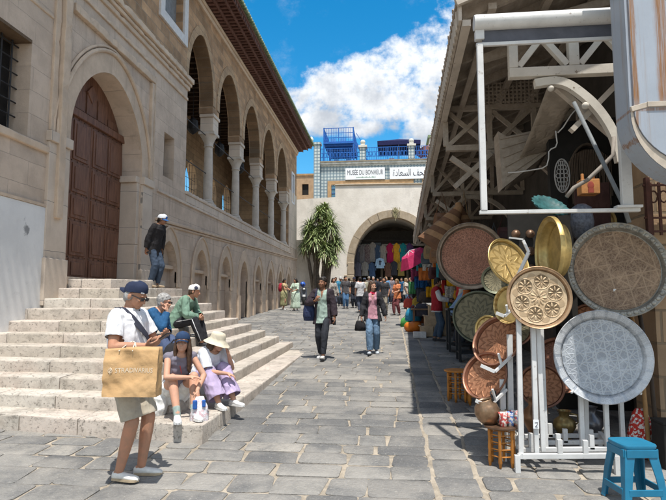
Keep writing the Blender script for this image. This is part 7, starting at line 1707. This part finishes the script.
spots = [(436.5, 285, 17.5, 0, 'under the hanging bags'), (430, 292, 18.2, 1, 'on the rack left of the vendor'), (452.5, 279, 15, 0, 'above the bending man'), (442, 300, 17.6, 0, 'low beside the vendor'), (424, 274, 18.5, 8, 'under the pink parasol'), (418, 283, 20, 3, 'on the rack behind the turquoise bag'), (425.5, 284, 20, 3, 'on the rack beside its royal blue neighbour'), (432, 276, 18.6, 9, 'high on the rack'), (441, 271, 16.5, 4, 'close to the big sun chased tray'), (447, 284, 17, 2, 'beside the vendor'), (420, 295, 19, 9, 'above the bag pile'), (412, 288, 21, 7, 'beside the blonde woman'), (415, 275, 21, 6, 'below the pink parasol'), (428, 264, 18.5, 5, 'right below the hanging bags'), (436, 262, 17, 8, 'between the hanging bags and the sun chased tray'), (444, 258, 15.5, 6, 'at the rim of the sun chased tray'), (421, 266, 20, 4, 'right of the pink parasol'), (450, 292, 15.5, 5, 'behind the bending man')]
for px, py, Y, ci, where in spots:
    p = PY(px, py, Y); c, nm = ycol[ci]; o = thing('hanging_textile', f'{nm} textile hung {where}', 'textile', (p.x, p.y, p.z), rb_.uniform(-.4, .4), 'textiles hung at the stalls'); w, L = rb_.uniform(.22, .38), rb_.uniform(.35, .6); m = MB(); rows = []
    for j in range(6): rows.append([(w*(q/9-.5), .025*math.sin(q*1.7+j*.3), -L*j/5+L/2) for q in range(10)])
    m.add([p_ for r_ in rows for p_ in r_], [(10*j+q, 10*j+q+1, 10*j+11+q, 10*j+10+q) for j in range(5) for q in range(9)])
    q = m.build('cloth', cloth(c, c2=mul(c, .45) if ci in (3, 5) else None), o, smooth=True); q.modifiers.new('s', 'SOLIDIFY').thickness = .012
    m = MB(); m.tube([(-w/2, .0, L/2+.012), (w/2, 0, L/2+.012)], .012, 5); m.build('rod', iron_m, o)
for k, (Y, x) in enumerate(((14.6, 1.9), (17.2, 1.95), (20, 2.0), (23, 2.1))):
    o = thing('goods_rack', ('dark wooden rack wall behind the bending man', 'dark wooden rack wall behind the vendor', 'dark wooden rack wall behind the bag pile', 'dark wooden rack wall by the far end of the canopy')[k], 'rack', (x, Y, gz(Y)), 0, 'rack walls of the stalls'); m = MB(); m.box((.2, 0, 1.5), (.06, 2.2, 3.0)); m.build('back', blk, o)
    for z in (.5, 1.1, 1.7, 2.3): m = MB(); m.box((0, 0, z), (.4, 2.2, .04)); m.build('shelf', woodd, o)
    for j in range(16):
        c, nm = ycol[rb_.randrange(10)]; z = (.52, 1.12, 1.72, 2.32)[j // 4]; yy_ = -.85+(j % 4)*.55; ob = thing('shelf_good', f'{nm} ware on the {("lowest", "second", "third", "top")[j//4]} shelf of the {("nearest", "second", "third", "farthest")[k]} rack wall', 'ware', (x-.02, Y+yy_, gz(Y)+z), rb_.uniform(-.5, .5), 'wares on the rack shelves'); m = MB(); r = rb_.uniform(.11, .17); h = rb_.uniform(.2, .38); m.lathe([(0, 0), (r*.7, 0), (r, h*.4), (r*.75, h*.8), (r*.8, h), (0, h*.98)], 14); m.build('body', flat(c, .5, .2, 6), ob, smooth=True, auto=50)

# ------------------------------------------------------------------ more wares in the dim back of the tray stall
for k, (x, y, z, R_, n_, mm, lab) in enumerate(((1.75, 6.7, .78, .26, (-.25, -1, .35), 'copper', 'copper tray leaning on the ground behind the white rack'), (2.05, 6.95, 1.0, .34, (-.2, -1, .3), 'sun', 'brown tray leaning behind the silver tray on the ground'), (1.5, 6.9, 1.45, .22, (-.1, -1, .1), 'verd', 'olive tray hung behind the white posts of the rack'), (2.35, 6.75, 1.5, .25, (-.2, -1, .1), 'copper', 'reddish tray hung in the dark behind silver tray and dark tray'), (2.55, 7.0, 2.75, .24, (-.2, -1, .05), 'gold', 'brass tray hung in the dark above the largest tray'))):
    tray(lab, (x, y, z), R_, n_, M_[mm], M_['copperrim'] if mm != 'gold' else M_['goldrim'], .12, .03, group='trays in the dim back of the stall')
for k, (x, y, h, c, lab) in enumerate(((1.55, 6.3, .42, (.24, .13, .07), 'tall copper urn on the ground behind the rack pegs'), (1.86, 6.25, .30, (.33, .24, .10), 'brass urn beside the tall copper one'), (2.12, 6.2, .36, (.16, .16, .17), 'dark pewter urn behind the right foot of the rack'))):
    o = thing('metal_urn', lab, 'urn', (x, y, gz(y)), 0, 'urns behind the rack'); m = MB(); m.lathe([(0, 0), (.07, 0), (.05, .05*h), (.12, .45*h), (.11, .65*h), (.05, .8*h), (.06, .97*h), (.075, h), (.06, h), (.04, .8*h), (0, .6*h)], 22); m.build('body', flat(c, .35, .3, 9, .3, metal=.7), o, smooth=True, auto=60)
    m = MB(); m.tube([(.05, 0, .9*h), (.14, 0, .85*h), (.15, 0, .6*h), (.11, 0, .5*h)], .009, 6); m.build('handle', flat(c, .35, .3, 9, .3, metal=.7), o, smooth=True)
